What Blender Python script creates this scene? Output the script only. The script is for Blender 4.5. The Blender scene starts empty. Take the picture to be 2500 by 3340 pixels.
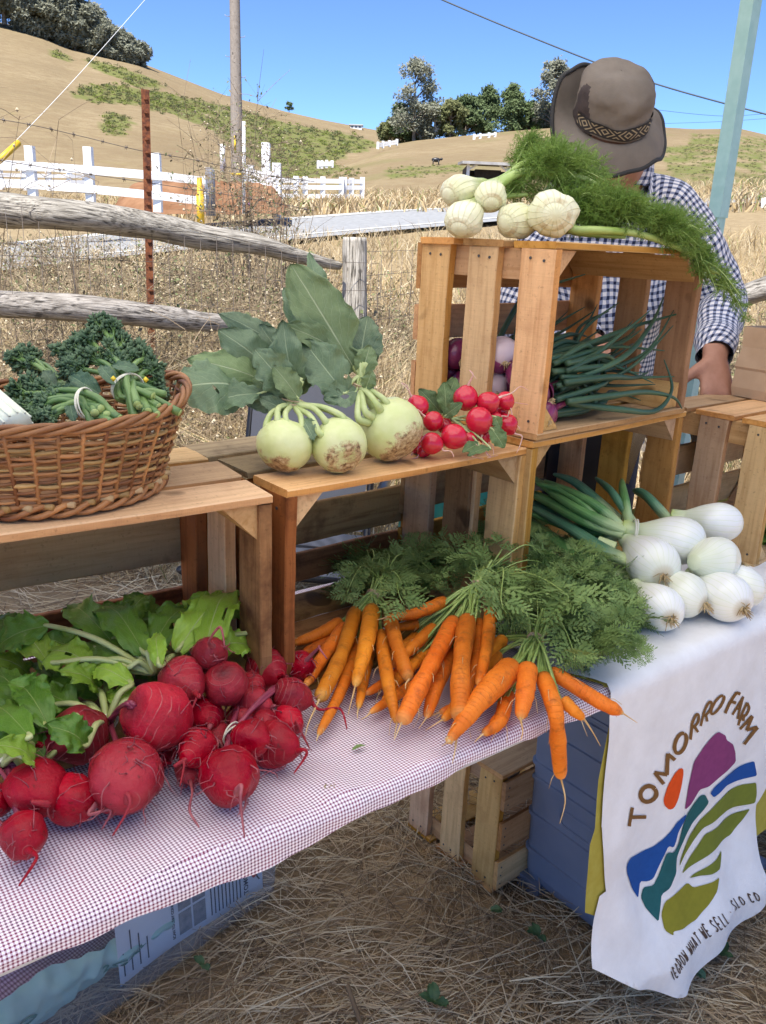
import bpy, bmesh, math, random
import numpy as np
from mathutils import Vector, Matrix, noise
SC = bpy.context.scene
COL = SC.collection
random.seed(7); np.random.seed(7)
rnd = random.random
def uni(a, b): return a + (b - a) * random.random()
# ------------------------------------------------------------------ camera, sky, sun, exposure
CAM_H = 1.35; PITCH = math.radians(17.757); ROLL = math.radians(2.63); FOC = 2763 * 1656 / 2500
cam_d = bpy.data.cameras.new("camera"); cam = bpy.data.objects.new("camera", cam_d); COL.objects.link(cam)
cam_d.sensor_fit = 'HORIZONTAL'; cam_d.angle_x = 2 * math.atan(1250 / 2763)
cam_d.clip_start = 0.05; cam_d.clip_end = 3000
cam.matrix_world = Matrix.Translation((0, 0, CAM_H)) @ Matrix.Rotation(math.pi / 2 - PITCH, 4, 'X') @ Matrix.Rotation(ROLL, 4, 'Z')
SC.camera = cam
SUN_EL = math.radians(60); SUN_AZ = math.radians(200)     # azimuth measured from +Y clockwise: behind the camera, a little to the left
world = bpy.data.worlds.new("World"); SC.world = world; world.use_nodes = True
wn = world.node_tree; wn.nodes.clear()
w_out = wn.nodes.new('ShaderNodeOutputWorld'); w_bg = wn.nodes.new('ShaderNodeBackground'); w_sky = wn.nodes.new('ShaderNodeTexSky')
w_sky.sky_type = 'NISHITA'; w_sky.sun_disc = False; w_sky.sun_elevation = SUN_EL; w_sky.sun_rotation = SUN_AZ
w_sky.altitude = 0; w_sky.air_density = 0.5; w_sky.dust_density = 0.0; w_sky.ozone_density = 8.5
w_bg.inputs['Strength'].default_value = 0.125
wn.links.new(w_sky.outputs[0], w_bg.inputs[0]); wn.links.new(w_bg.outputs[0], w_out.inputs[0])
sun_d = bpy.data.lights.new("sun", 'SUN'); sun_d.energy = 4.5; sun_d.angle = math.radians(0.53); sun_d.color = (1.0, 0.95, 0.87)
sun = bpy.data.objects.new("sun", sun_d); COL.objects.link(sun)
sdir = Vector((math.sin(SUN_AZ) * math.cos(SUN_EL), math.cos(SUN_AZ) * math.cos(SUN_EL), math.sin(SUN_EL)))
sun.rotation_euler = sdir.to_track_quat('Z', 'Y').to_euler(); sun.location = (0, -5, 20)
SC.view_settings.view_transform = 'Standard'; SC.view_settings.look = 'None'; SC.view_settings.gamma = 1.0
SC.view_settings.use_curve_mapping = False; SC.view_settings.exposure = 1.17
SC.render.engine = 'CYCLES'; SC.cycles.max_bounces = 8; SC.cycles.diffuse_bounces = 4; SC.cycles.glossy_bounces = 3
SC.cycles.transmission_bounces = 6; SC.cycles.transparent_max_bounces = 12; SC.cycles.caustics_reflective = False; SC.cycles.caustics_refractive = False
SC.cycles.use_denoising = True; SC.cycles.sample_clamp_indirect = 6.0

# ------------------------------------------------------------------ where things stand: sight lines of the camera met with real planes
def ray(px, py):
    k = 2500 / 1656; X = px * k - 1250; Y = py * k - 1670
    c, s = math.cos(-ROLL), math.sin(-ROLL)
    u = (X * c - Y * s) / 2763; v = (X * s + Y * c) / 2763
    return Vector((u, math.cos(PITCH) - v * math.sin(PITCH), -math.sin(PITCH) - v * math.cos(PITCH)))
CP = Vector((0, 0, CAM_H))
def at(px, py, z): d = ray(px, py); return CP + d * ((z - CAM_H) / d.z)
def aty(px, py, y): d = ray(px, py); return CP + d * (y / d.y)
def atr(px, py, r): return CP + ray(px, py).normalized() * r

# ------------------------------------------------------------------ mesh building
class MB:
    def __init__(self): self.v = []; self.f = []; self.m = []; self.uv = {}; self.sm = True; self.at = {}
    def add(self, vs, fs, mi=0):
        o = len(self.v); self.v.extend([tuple(p) for p in vs])
        self.f.extend([tuple(i + o for i in f) for f in fs]); self.m.extend([mi] * len(fs)); return o
    def tube(self, pts, rad, n=6, mi=0, cap=True, flat=1.0, up=None):
        pts = [Vector(p) for p in pts]; k = len(pts)
        if not hasattr(rad, '__len__'): rad = [rad] * k
        t0 = (pts[1] - pts[0]).normalized()
        nn = Vector(up) if up is not None else (Vector((0, 0, 1)) if abs(t0.z) < .9 else Vector((1, 0, 0)))
        vs = []
        for i in range(k):
            t = (pts[min(i + 1, k - 1)] - pts[max(i - 1, 0)]).normalized()
            nn = (nn - t * nn.dot(t))
            if nn.length < 1e-6: nn = t.orthogonal()
            nn.normalize(); b = t.cross(nn)
            for j in range(n):
                a = 2 * math.pi * j / n
                vs.append(pts[i] + (b * math.cos(a) + nn * (math.sin(a) * flat)) * rad[i])
        fs = [(i * n + j, i * n + (j + 1) % n, (i + 1) * n + (j + 1) % n, (i + 1) * n + j) for i in range(k - 1) for j in range(n)]
        if cap: fs.append(tuple(range(n - 1, -1, -1))); fs.append(tuple(range((k - 1) * n, k * n)))
        return self.add(vs, fs, mi)
    def ribbon(self, pts, wid, side, mi=0):
        k = len(pts); vs = []
        for i, p in enumerate(pts):
            w = wid[i] if hasattr(wid, '__len__') else wid
            s = side[i] if isinstance(side, list) else side
            vs += [Vector(p) - s * w, Vector(p) + s * w]
        return self.add(vs, [(2 * i, 2 * i + 1, 2 * i + 3, 2 * i + 2) for i in range(k - 1)], mi)
    def box(self, c, s, mi=0, rot=None):
        c = Vector(c); vs = []
        for x in (-.5, .5):
            for y in (-.5, .5):
                for z in (-.5, .5):
                    p = Vector((x * s[0], y * s[1], z * s[2])); vs.append(c + (rot @ p if rot else p))
        return self.add(vs, [(0, 1, 3, 2), (4, 6, 7, 5), (0, 4, 5, 1), (2, 3, 7, 6), (0, 2, 6, 4), (1, 5, 7, 3)], mi)
    def grid(self, nu, nv, fn, mi=0, uv=None, closed_u=False):
        vs = [fn(i / (nu if closed_u else nu - 1), j / (nv - 1)) for j in range(nv) for i in range(nu)]
        fs = []
        for j in range(nv - 1):
            for i in range(nu if closed_u else nu - 1):
                i2 = (i + 1) % nu; fs.append((j * nu + i, j * nu + i2, (j + 1) * nu + i2, (j + 1) * nu + i))
        o = self.add(vs, fs, mi)
        if uv:
            for j in range(nv):
                for i in range(nu): self.uv[o + j * nu + i] = uv(i / (nu if closed_u else nu - 1), j / (nv - 1))
        return o
    def blob(self, c, r, mi=0, sub=0, rot=None, sq=(1, 1, 1)):
        V, Fc = ICO[sub]; c = Vector(c)
        vs = []
        for p in V:
            q = Vector((p.x * sq[0], p.y * sq[1], p.z * sq[2])) * r
            vs.append(c + (rot @ q if rot else q))
        return self.add(vs, Fc, mi)
    def build(self, name, mats, parent=None, origin=None, smooth=None):
        me = bpy.data.meshes.new(name)
        o0 = Vector(origin) if origin is not None else Vector((0, 0, 0))
        a = np.array(self.v, dtype=np.float64) - np.array(o0)
        me.from_pydata(a.tolist(), [], self.f)
        mats = mats if isinstance(mats, (list, tuple)) else [mats]
        for m in mats: me.materials.append(m)
        if len(mats) > 1: me.polygons.foreach_set('material_index', self.m)
        sm = self.sm if smooth is None else smooth
        me.polygons.foreach_set('use_smooth', [sm] * len(me.polygons))
        if self.uv:
            l = me.uv_layers.new(name='UVMap'); idx = np.zeros(len(me.loops), dtype=np.int32); me.loops.foreach_get('vertex_index', idx)
            arr = np.zeros((len(self.v), 2)); 
            for k, t in self.uv.items(): arr[k] = t
            l.data.foreach_set('uv', arr[idx].ravel())
        for nm, d in self.at.items():
            at_ = me.attributes.new(nm, 'FLOAT', 'POINT'); at_.data.foreach_set('value', d)
        me.update()
        o = bpy.data.objects.new(name, me); COL.objects.link(o)
        if parent is not None: o.parent = parent
        elif origin is not None: o.location = o0
        return o
def _ico(sub):
    bm = bmesh.new(); bmesh.ops.create_icosphere(bm, subdivisions=sub, radius=1)
    r = ([v.co.copy() for v in bm.verts], [tuple(v.index for v in f.verts) for f in bm.faces]); bm.free(); return r
ICO = {1: _ico(1), 2: _ico(2), 3: _ico(3)}
ICO[0] = ([Vector(p) for p in ((1, 0, 0), (-1, 0, 0), (0, 1, 0), (0, -1, 0), (0, 0, 1), (0, 0, -1))],
          [(0, 2, 4), (2, 1, 4), (1, 3, 4), (3, 0, 4), (2, 0, 5), (1, 2, 5), (3, 1, 5), (0, 3, 5)])
def tag(o, label=None, cat=None, group=None, kind=None):
    if label: o['label'] = label
    if cat: o['category'] = cat
    if group: o['group'] = group
    if kind: o['kind'] = kind
    return o
def thing(name, label, cat, loc=(0, 0, 0), rotz=0, group=None):
    o = bpy.data.objects.new(name, None); COL.objects.link(o); o.location = loc; o.rotation_euler = (0, 0, rotz); o.empty_display_size = .05
    return tag(o, label, cat, group)
def bez(p0, p1, p2, p3, n):
    out = []
    for i in range(n):
        t = i / (n - 1); s = 1 - t
        out.append(Vector(p0) * s**3 + Vector(p1) * (3 * s * s * t) + Vector(p2) * (3 * s * t * t) + Vector(p3) * t**3)
    return out
def curve_pts(cps, n):
    """smooth curve through the control points"""
    c = [Vector(p) for p in cps]; k = len(c) - 1; out = []
    for i in range(n):
        t = i / (n - 1) * k; j = min(int(t), k - 1); f = t - j
        p0 = c[max(j - 1, 0)]; p1 = c[j]; p2 = c[j + 1]; p3 = c[min(j + 2, k)]
        out.append(.5 * ((2 * p1) + (p2 - p0) * f + (2 * p0 - 5 * p1 + 4 * p2 - p3) * f * f + (3 * p1 - p0 - 3 * p2 + p3) * f**3))
    return out
def nz(p, s=1.0, o=0.0): return noise.noise(Vector((p[0] * s + o, p[1] * s + o * 1.7, p[2] * s - o)))
def smooth(a, b, x):
    t = min(1, max(0, (x - a) / (b - a))); return t * t * (3 - 2 * t)

# ------------------------------------------------------------------ materials
class NT:
    def __init__(self, name):
        self.m = bpy.data.materials.new(name); self.m.use_nodes = True; self.t = self.m.node_tree; self.t.nodes.clear()
        self.out = self.n('ShaderNodeOutputMaterial'); self.b = self.n('ShaderNodeBsdfPrincipled'); self.l(self.b.outputs[0], self.out.inputs[0])
    def n(self, ty, **kw):
        x = self.t.nodes.new(ty)
        for k, v in kw.items(): setattr(x, k, v)
        return x
    def l(self, a, b): self.t.links.new(a, b)
    def coord(self, which='Object', scale=None, rnd_off=False, rot=None):
        c = self.n('ShaderNodeTexCoord').outputs[which]
        if scale is not None or rot is not None:
            mp = self.n('ShaderNodeMapping')
            if scale is not None: mp.inputs['Scale'].default_value = scale if hasattr(scale, '__len__') else (scale,) * 3
            if rot is not None: mp.inputs['Rotation'].default_value = rot
            self.l(c, mp.inputs[0]); c = mp.outputs[0]
        if rnd_off:
            oi = self.n('ShaderNodeObjectInfo'); mu = self.n('ShaderNodeMath', operation='MULTIPLY'); mu.inputs[1].default_value = 37.0
            self.l(oi.outputs['Random'], mu.inputs[0]); ad = self.n('ShaderNodeVectorMath', operation='ADD')
            self.l(c, ad.inputs[0]); self.l(mu.outputs[0], ad.inputs[1]); c = ad.outputs[0]
        return c
    def noise(self, co, scale, detail=4, rough=.55, dist=0):
        x = self.n('ShaderNodeTexNoise'); x.inputs['Scale'].default_value = scale; x.inputs['Detail'].default_value = detail
        x.inputs['Roughness'].default_value = rough; x.inputs['Distortion'].default_value = dist; self.l(co, x.inputs['Vector']); return x.outputs['Fac']
    def ramp(self, fac, stops, interp='LINEAR'):
        r = self.n('ShaderNodeValToRGB'); r.color_ramp.interpolation = interp; e = r.color_ramp.elements
        while len(e) < len(stops): e.new(.5)
        for el, (p, c) in zip(e, stops):
            el.position = p; el.color = (c, c, c, 1) if not hasattr(c, '__len__') else (*c[:3], 1)
        self.l(fac, r.inputs[0]); return r.outputs[0]
    def mix(self, fac, a, b, mode='MIX'):
        x = self.n('ShaderNodeMix', data_type='RGBA', blend_type=mode)
        for s, v in ((0, fac), (6, a), (7, b)):
            if isinstance(v, (int, float)): x.inputs[s].default_value = v
            elif hasattr(v, '__len__'): x.inputs[s].default_value = (*v[:3], 1)
            else: self.l(v, x.inputs[s])
        return x.outputs[2]
    def math(self, op, a, b=0.0, c=None):
        x = self.n('ShaderNodeMath', operation=op)
        for i, v in enumerate((a, b) if c is None else (a, b, c)):
            if isinstance(v, (int, float)): x.inputs[i].default_value = v
            else: self.l(v, x.inputs[i])
        return x.outputs[0]
    def bump(self, h, strength=.3, dist=.002):
        x = self.n('ShaderNodeBump'); x.inputs['Strength'].default_value = strength; x.inputs['Distance'].default_value = dist
        self.l(h, x.inputs['Height']); self.l(x.outputs[0], self.b.inputs['Normal'])
    def base(self, c):
        if hasattr(c, '__len__'): self.b.inputs['Base Color'].default_value = (*c[:3], 1)
        else: self.l(c, self.b.inputs['Base Color'])
    def rough(self, r):
        if isinstance(r, (int, float)): self.b.inputs['Roughness'].default_value = r
        else: self.l(r, self.b.inputs['Roughness'])
    def rand(self): return self.n('ShaderNodeObjectInfo').outputs['Random']
    def translucent(self, col, fac):
        tr = self.n('ShaderNodeBsdfTranslucent'); 
        if hasattr(col, '__len__'): tr.inputs[0].default_value = (*col[:3], 1)
        else: self.l(col, tr.inputs[0])
        mx = self.n('ShaderNodeMixShader'); mx.inputs[0].default_value = fac
        self.l(self.b.outputs[0], mx.inputs[1]); self.l(tr.outputs[0], mx.inputs[2]); self.l(mx.outputs[0], self.out.inputs[0])
def simple(name, c1, c2, scale=20, rough=.6, bump=.2, bscale=None, detail=5, spec=.5, co='Object', rvar=0.0, lo=.35, hi=.65, dist=.002, trans=None):
    k = NT(name); c = k.coord(co, rnd_off=True)
    f = k.noise(c, scale, detail); col = k.ramp(f, [(lo, c1), (hi, c2)])
    if rvar:
        v = k.math('MULTIPLY_ADD', k.rand(), 2 * rvar, 1 - rvar); hs = k.n('ShaderNodeHueSaturation'); k.l(v, hs.inputs['Value']); k.l(col, hs.inputs['Color']); col = hs.outputs[0]
    k.base(col); k.rough(rough); k.b.inputs['Specular IOR Level'].default_value = spec
    if bump: k.bump(k.noise(c, bscale or scale * 4, 4), bump, dist)
    if trans: k.translucent(col, trans)
    return k.m
def wood_mat(name, light, dark, stain, stain_amt=.5, weather=None):
    """sawn slat: grain along the slat's own X"""
    k = NT(name); c = k.coord('Object', rnd_off=True)
    mp = k.n('ShaderNodeMapping'); mp.inputs['Scale'].default_value = (2.2, 34, 34); k.l(c, mp.inputs[0])
    g = k.noise(mp.outputs[0], 3.0, 6, .6, .35)
    mp2 = k.n('ShaderNodeMapping'); mp2.inputs['Scale'].default_value = (150, 9, 9); k.l(c, mp2.inputs[0])
    saw = k.noise(mp2.outputs[0], 3.0, 2, .5)                                     # cross-cut saw marks
    col = k.ramp(g, [(.28, dark), (.52, light), (.75, tuple(x * 1.12 for x in light))] if not weather else [(.36, weather), (.45, dark), (.56, light), (.7, tuple(x * 1.15 for x in light))])
    col = k.mix(k.math('MULTIPLY', saw, .28), col, tuple(x * .55 for x in light))
    st = k.ramp(k.noise(c, 9, 5, .65), [(.50, 0.0), (.68, 1.0)])
    col = k.mix(k.math('MULTIPLY', st, stain_amt), col, stain)
    kn = k.ramp(k.noise(c, 14, 1, .4), [(.70, 0.0), (.76, 1.0)]); col = k.mix(k.math('MULTIPLY', kn, .8), col, tuple(x * .35 for x in dark))
    sp = k.ramp(k.noise(c, 160, 2, .5), [(.62, 0.0), (.74, 1.0)]); col = k.mix(k.math('MULTIPLY', sp, .35), col, tuple(x * .4 for x in dark))
    hs = k.n('ShaderNodeHueSaturation'); k.l(k.math('MULTIPLY_ADD', k.rand(), .5, .70), hs.inputs['Value']); k.l(k.math('MULTIPLY_ADD', k.math('FRACT', k.math('MULTIPLY', k.rand(), 7.3)), .020, .492), hs.inputs['Hue']); k.l(k.math('MULTIPLY_ADD', k.math('FRACT', k.math('MULTIPLY', k.rand(), 3.7)), .25, .85), hs.inputs['Saturation']); k.l(col, hs.inputs['Color'])
    k.base(hs.outputs[0]); k.rough(.72); k.b.inputs['Specular IOR Level'].default_value = .12
    k.bump(k.math('ADD', g, k.math('MULTIPLY', saw, .6 if not weather else 0)), .45 if not weather else .9, .0015 if not weather else .012); return k.m
def leaf_mat(name, c1, c2, vein, rough=.45, trans=.18, spec=.4, holes=0.0, vscale=1.0):
    """leaf blade: UV u across (0.5 = midrib), v along"""
    k = NT(name); uv = k.coord('UV'); sep = k.n('ShaderNodeSeparateXYZ'); k.l(uv, sep.inputs[0])
    u = k.math('ABSOLUTE', k.math('SUBTRACT', sep.outputs[0], .5)); v = sep.outputs[1]
    oc = k.coord('Object', rnd_off=True); nn = k.noise(oc, 22, 5)
    col = k.ramp(nn, [(.3, c1), (.7, c2)])
    wob = k.math('MULTIPLY', k.math('SUBTRACT', k.noise(oc, 30, 2), .5), .25)
    ph = k.math('SUBTRACT', k.math('MULTIPLY', k.math('ADD', v, wob), 7.0 * vscale), k.math('MULTIPLY', u, 6.0))
    fr = k.math('ABSOLUTE', k.math('SUBTRACT', k.math('FRACT', ph), .5))
    side = k.ramp(fr, [(.0, 1.0), (.04, 0.0)]); mid = k.ramp(u, [(.0, 1.0), (.010, .9), (.020, 0.0)])
    fine = k.n('ShaderNodeTexVoronoi', feature='DISTANCE_TO_EDGE'); fine.inputs['Scale'].default_value = 160; k.l(oc, fine.inputs['Vector'])
    fv = k.ramp(fine.outputs['Distance'], [(.0, 1.0), (.08, 0.0)])
    vn = k.math('MAXIMUM', k.math('MAXIMUM', k.math('MULTIPLY', side, .55), mid), k.math('MULTIPLY', fv, .12))
    col = k.mix(vn, col, vein)
    hs = k.n('ShaderNodeHueSaturation'); k.l(k.math('MULTIPLY_ADD', k.rand(), .4, .8), hs.inputs['Value']); k.l(col, hs.inputs['Color']); col = hs.outputs[0]
    k.base(col); k.rough(rough); k.b.inputs['Specular IOR Level'].default_value = spec
    k.bump(k.math('ADD', k.noise(oc, 70, 4), k.math('MULTIPLY', vn, -1.2)), .5, .0018)
    k.translucent(col, trans)
    if holes:
        hm = k.ramp(k.noise(oc, 34, 1, .3), [(1 - holes, 0.0), (1 - holes + .012, 1.0)]); tr = k.n('ShaderNodeBsdfTransparent'); m2 = k.n('ShaderNodeMixShader'); k.l(hm, m2.inputs[0])
        src = k.out.inputs[0].links[0].from_socket; k.l(src, m2.inputs[1]); k.l(tr.outputs[0], m2.inputs[2]); k.l(m2.outputs[0], k.out.inputs[0])
    return k.m
# ------------------------------------------------------------------ terrain
def proj(p):
    X, Y, Z = p[0], p[1], p[2] - CAM_H
    yc = Y * math.cos(PITCH) - Z * math.sin(PITCH); zc = Y * math.sin(PITCH) + Z * math.cos(PITCH)
    if yc < .01: return (-9999, -9999)
    u = X / yc * 2763; v = -zc / yc * 2763; c, s = math.cos(ROLL), math.sin(ROLL); k = 1656 / 2500
    return ((1250 + u * c - v * s) * k, (1670 + u * s + v * c) * k)
def interp(x, tab):
    if x <= tab[0][0]: return tab[0][1]
    for (a, b), (c, d) in zip(tab, tab[1:]):
        if x <= c: return b + (d - b) * (x - a) / (c - a)
    return tab[-1][1]
def elev(px, py): d = ray(px, py); return math.atan2(d.x, d.y), d.z / math.hypot(d.x, d.y)
RIDGE_L = [elev(*p) for p in ((-420, 190), (-250, 60), (-120, 20), (0, 47), (60, 62), (100, 76), (150, 98), (220, 115), (300, 133), (400, 172), (480, 203), (550, 222), (620, 241), (700, 259), (800, 278), (900, 296), (1000, 330), (1150, 380))]
RIDGE_R = [elev(*p) for p in ((620, 400), (690, 362), (760, 342), (830, 315), (900, 303), (1000, 293), (1100, 283), (1190, 276), (1300, 276), (1400, 272), (1500, 278), (1600, 277), (1656, 290), (1850, 330), (2100, 420))]
FAR_L, FAR_R = 260.0, 125.0
def h0(x, y):
    s = y - 3.0; s = 0 if s < 0 else (s * s / 3 if s < 1.5 else s - .75)
    z = .102 * s if s < 20 else 2.04 + .066 * (s - 20)
    return z + .060 * x * smooth(4, 18, y) * (1 if y < 40 else 40 / y)
def terrain(x, y):
    r = math.hypot(x, y); z = h0(x, y)
    if y < 0: return 0.0
    which = 0
    if r > 45:
        az = math.atan2(x, y)
        e = interp(az, RIDGE_L); t = (r - 62) / (FAR_L - 62)
        if t > 0:
            zr = CAM_H + e * FAR_L; zb = h0(x / r * 62, y / r * 62)
            zl = zb + (zr - zb) * (t ** 1.12 if t <= 1 else max(-.5, 1 - .5 * (t - 1) ** 2 * 4))
            zl += nz((x, y, 0), .03) * 1.5 * min(1, t * 3) * (1 if t < .8 else max(0, (1 - t) / .2))
            if zl > z: z = zl; which = 1
        e = interp(az, RIDGE_R); t = (r - 45) / (FAR_R - 45)
        if t > 0 and -.25 < az < 1.0:
            zr = CAM_H + e * FAR_R; zb = h0(x / r * 45, y / r * 45)
            zz = zb + (zr - zb) * (t ** 1.05 if t <= 1 else max(-.5, 1 - 1.6 * (t - 1) ** 2 * 4))
            if zz > z or (which == 1 and zz > z): z = zz; which = 2
    terrain.which = which
    return z
def terr(x, y): return terrain(x, y)
def hit(px, py, r0=4.0, r1=330.0):
    """first terrain point on a sight line"""
    d = ray(px, py); h = math.hypot(d.x, d.y); d = d / h; r = r0
    while r < r1:
        p = CP + d * r
        if p.z < terr(p.x, p.y): 
            lo, hi = r * .985, r
            for _ in range(8):
                mid = (lo + hi) / 2; p = CP + d * mid
                if p.z < terr(p.x, p.y): hi = mid
                else: lo = mid
            return p
        r *= 1.015
    return None
def inside(px, py, poly):
    c = False; n = len(poly)
    for i in range(n):
        (x1, y1), (x2, y2) = poly[i], poly[(i + 1) % n]
        if (y1 > py) != (y2 > py) and px < (x2 - x1) * (py - y1) / (y2 - y1) + x1: c = not c
    return c
GREEN = [[(155, 206), (175, 186), (262, 180), (335, 200), (400, 232), (330, 240), (300, 226), (200, 222)],
         [(175, 124), (240, 138), (330, 172), (358, 188), (300, 186), (215, 152)],
         [(330, 192), (420, 214), (520, 236), (620, 268), (700, 283), (790, 296), (815, 312), (700, 352), (790, 372), (780, 384), (600, 384), (560, 350), (500, 312), (440, 270), (380, 246), (320, 232)],
         [(218, 262), (240, 240), (290, 262), (270, 294), (228, 292)], [(106, 110), (150, 118), (155, 132), (120, 126)]]
PATCH_R = [[(1430, 318), (1560, 312), (1656, 340), (1656, 425), (1580, 392), (1450, 378)], [(830, 362), (1000, 352), (1005, 372), (900, 386), (840, 386)], [(1500, 290), (1656, 300), (1656, 340), (1480, 330)]]
m_ground = NT('dry_ground')
k = m_ground; c_ = k.coord('Object')
f1 = k.noise(c_, 5, 6, .65); f2 = k.noise(c_, 60, 4, .6)
col = k.ramp(k.math('ADD', k.math('MULTIPLY', f1, .5), k.math('MULTIPLY', f2, .5)), [(.3, (.24, .16, .085)), (.5, (.38, .27, .155)), (.68, (.48, .37, .22))])
far_ = k.n('ShaderNodeSeparateXYZ'); k.l(c_, far_.inputs[0]); ff = k.math('MULTIPLY_ADD', far_.outputs[1], .16, -.6); fc = k.n('ShaderNodeClamp'); k.l(ff, fc.inputs[0])
col = k.mix(fc.outputs[0], col, k.ramp(f1, [(.3, (.22, .165, .095)), (.7, (.32, .25, .15))]))
k.base(col); k.rough(.95); k.b.inputs['Specular IOR Level'].default_value = .1; k.bump(f2, .5, .02)
k = m_hill = NT('dry_hill_grass'); c_ = k.coord('Object')
f1 = k.noise(c_, .05, 6, .6); f2 = k.noise(c_, .9, 6, .75); f3 = k.noise(c_, .25, 5, .7)
mp = k.n('ShaderNodeMapping'); mp.inputs['Scale'].default_value = (.5, .5, 2.2); k.l(c_, mp.inputs[0]); f4 = k.noise(mp.outputs[0], 1.1, 5, .7)
col = k.ramp(f1, [(.32, (.205, .158, .094)), (.55, (.26, .205, .122)), (.72, (.30, .24, .148))])
col = k.mix(k.ramp(f4, [(.40, .65), (.60, 0.0)]), col, (.20, .145, .085)); col = k.mix(k.ramp(f3, [(.60, 0.0), (.74, .45)]), col, (.25, .21, .09))
f5 = k.noise(c_, 2.6, 5, .8); col = k.mix(k.ramp(f5, [(.56, 0.0), (.70, .55)]), col, (.16, .12, .07)); col = k.mix(k.ramp(f5, [(.28, .5), (.42, 0.0)]), col, (.37, .30, .20))
ga = k.n('ShaderNodeAttribute', attribute_name='green'); gm = k.math('MULTIPLY', ga.outputs['Fac'], k.ramp(f2, [(.36, .35), (.56, 1.0)]))
col = k.mix(gm, col, k.ramp(f2, [(.35, (.085, .105, .032)), (.6, (.15, .17, .05)), (.8, (.21, .19, .08))]))
k.base(col); k.rough(1.0); k.b.inputs['Specular IOR Level'].default_value = 0.05; k.bump(f2, .6, .5)
def make_ground():
    azs = [math.radians(-44 + 88 * i / 250) for i in range(251)] + [math.radians(44 + (316 - 44) * i / 30) for i in range(1, 30)]
    rs = [0.0] + [.35 * (1.038 ** i) for i in range(60)]
    while rs[-1] < 60: rs.append(rs[-1] * 1.04)
    while rs[-1] < 320: rs.append(rs[-1] + 2.6)
    rs += [400, 520, 700, 1200]
    na = len(azs); P = []; W = []; G = []
    for r in rs:
        for a in azs:
            x, y = math.sin(a) * r, math.cos(a) * r
            z = terrain(x, y); w = terrain.which if r > 0 else 0
            if r > 330: z = min(z, -8) if y > 0 else 0
            if 3.2 < r < 60: z += nz((x, y, 0), .8) * .05 + nz((x, y, 3), 2.5) * .02
            elif r <= 3.2: z += nz((x, y, 0), 3) * .012
            P.append((x, y, z)); W.append(w)
            g = 0.0
            if r > 45 and y > 0:
                u, v = proj((x, y, z)); u += nz((x, y, 0), .12) * 14; v += nz((x, y, 5), .12) * 8
                if w != 2 and any(inside(u, v, q) for q in GREEN): g = 1.0
                if w == 2:
                    if any(inside(u, v, q) for q in PATCH_R): g = smooth(-.18, .05, nz((x, y, 0), .35))
                    g = max(g, .35 * smooth(.15, .4, nz((x, y, 9), .1)))
            G.append(g)
    mbs = [MB(), MB(), MB()]; maps = [{}, {}, {}]; gs = [[], [], []]
    for j in range(len(rs) - 1):
        for i in range(na):
            q = (j * na + i, j * na + (i + 1) % na, (j + 1) * na + (i + 1) % na, (j + 1) * na + i)
            w = W[q[3]]; 
            mb, mpp = mbs[w], maps[w]; ids = []
            for t in q:
                if t not in mpp: mpp[t] = len(mb.v); mb.v.append(P[t]); gs[w].append(G[t])
                ids.append(mpp[t])
            mb.f.append(tuple(ids[::-1])); mb.m.append(0)
    for mb, nm, m, g in zip(mbs, ('ground', 'hill', 'hill'), (m_ground.m, m_hill.m, m_hill.m), gs):
        mb.at['green'] = g; o = mb.build(nm, m); tag(o, kind='structure')
make_ground()
m_sky = None
# ------------------------------------------------------------------ road with its painted edge line
m_asph = simple('asphalt', (.22, .225, .23), (.29, .295, .30), 8, .9, .3, 60)
m_paint = simple('road_paint', (.62, .62, .6), (.75, .75, .72), 6, .7, .1)
def road():
    near = [(-420, 548, 9.5), (-200, 542, 10.5), (0, 535, 12), (250, 524, 14), (600, 510, 16.5), (960, 507, 19), (1300, 506, 22), (1656, 506, 25), (2000, 508, 28)]
    A = [];
    for px, py, Y in near:
        x = aty(px, py, Y).x; A.append(Vector((x, Y, 0)))
    A = curve_pts(A, 60); mb = MB(); ln = MB(); 
    def off(i, d):
        t = (A[min(i + 1, 59)] - A[max(i - 1, 0)]).normalized(); p = A[i] + Vector((-t.y, t.x, 0)) * d; return p
    def zz(p, dz): return Vector((p.x, p.y, terr(p.x, p.y) + dz))
    n = 8; W_ = 4.6
    mb.grid(60, n, lambda u, v: zz(off(round(u * 59), v * W_ * (.62 + .38 * min(1, u * 2))), .09))
    for d in (0.55, W_ - .6, W_ - .35): ln.grid(60, 2, lambda u, v: zz(off(round(u * 59), (d + v * .13) * (.62 + .38 * min(1, u * 2))), .10))
    o = mb.build('road', m_asph); tag(o, kind='structure'); l = ln.build('road_line', m_paint, o); 
road()
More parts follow.
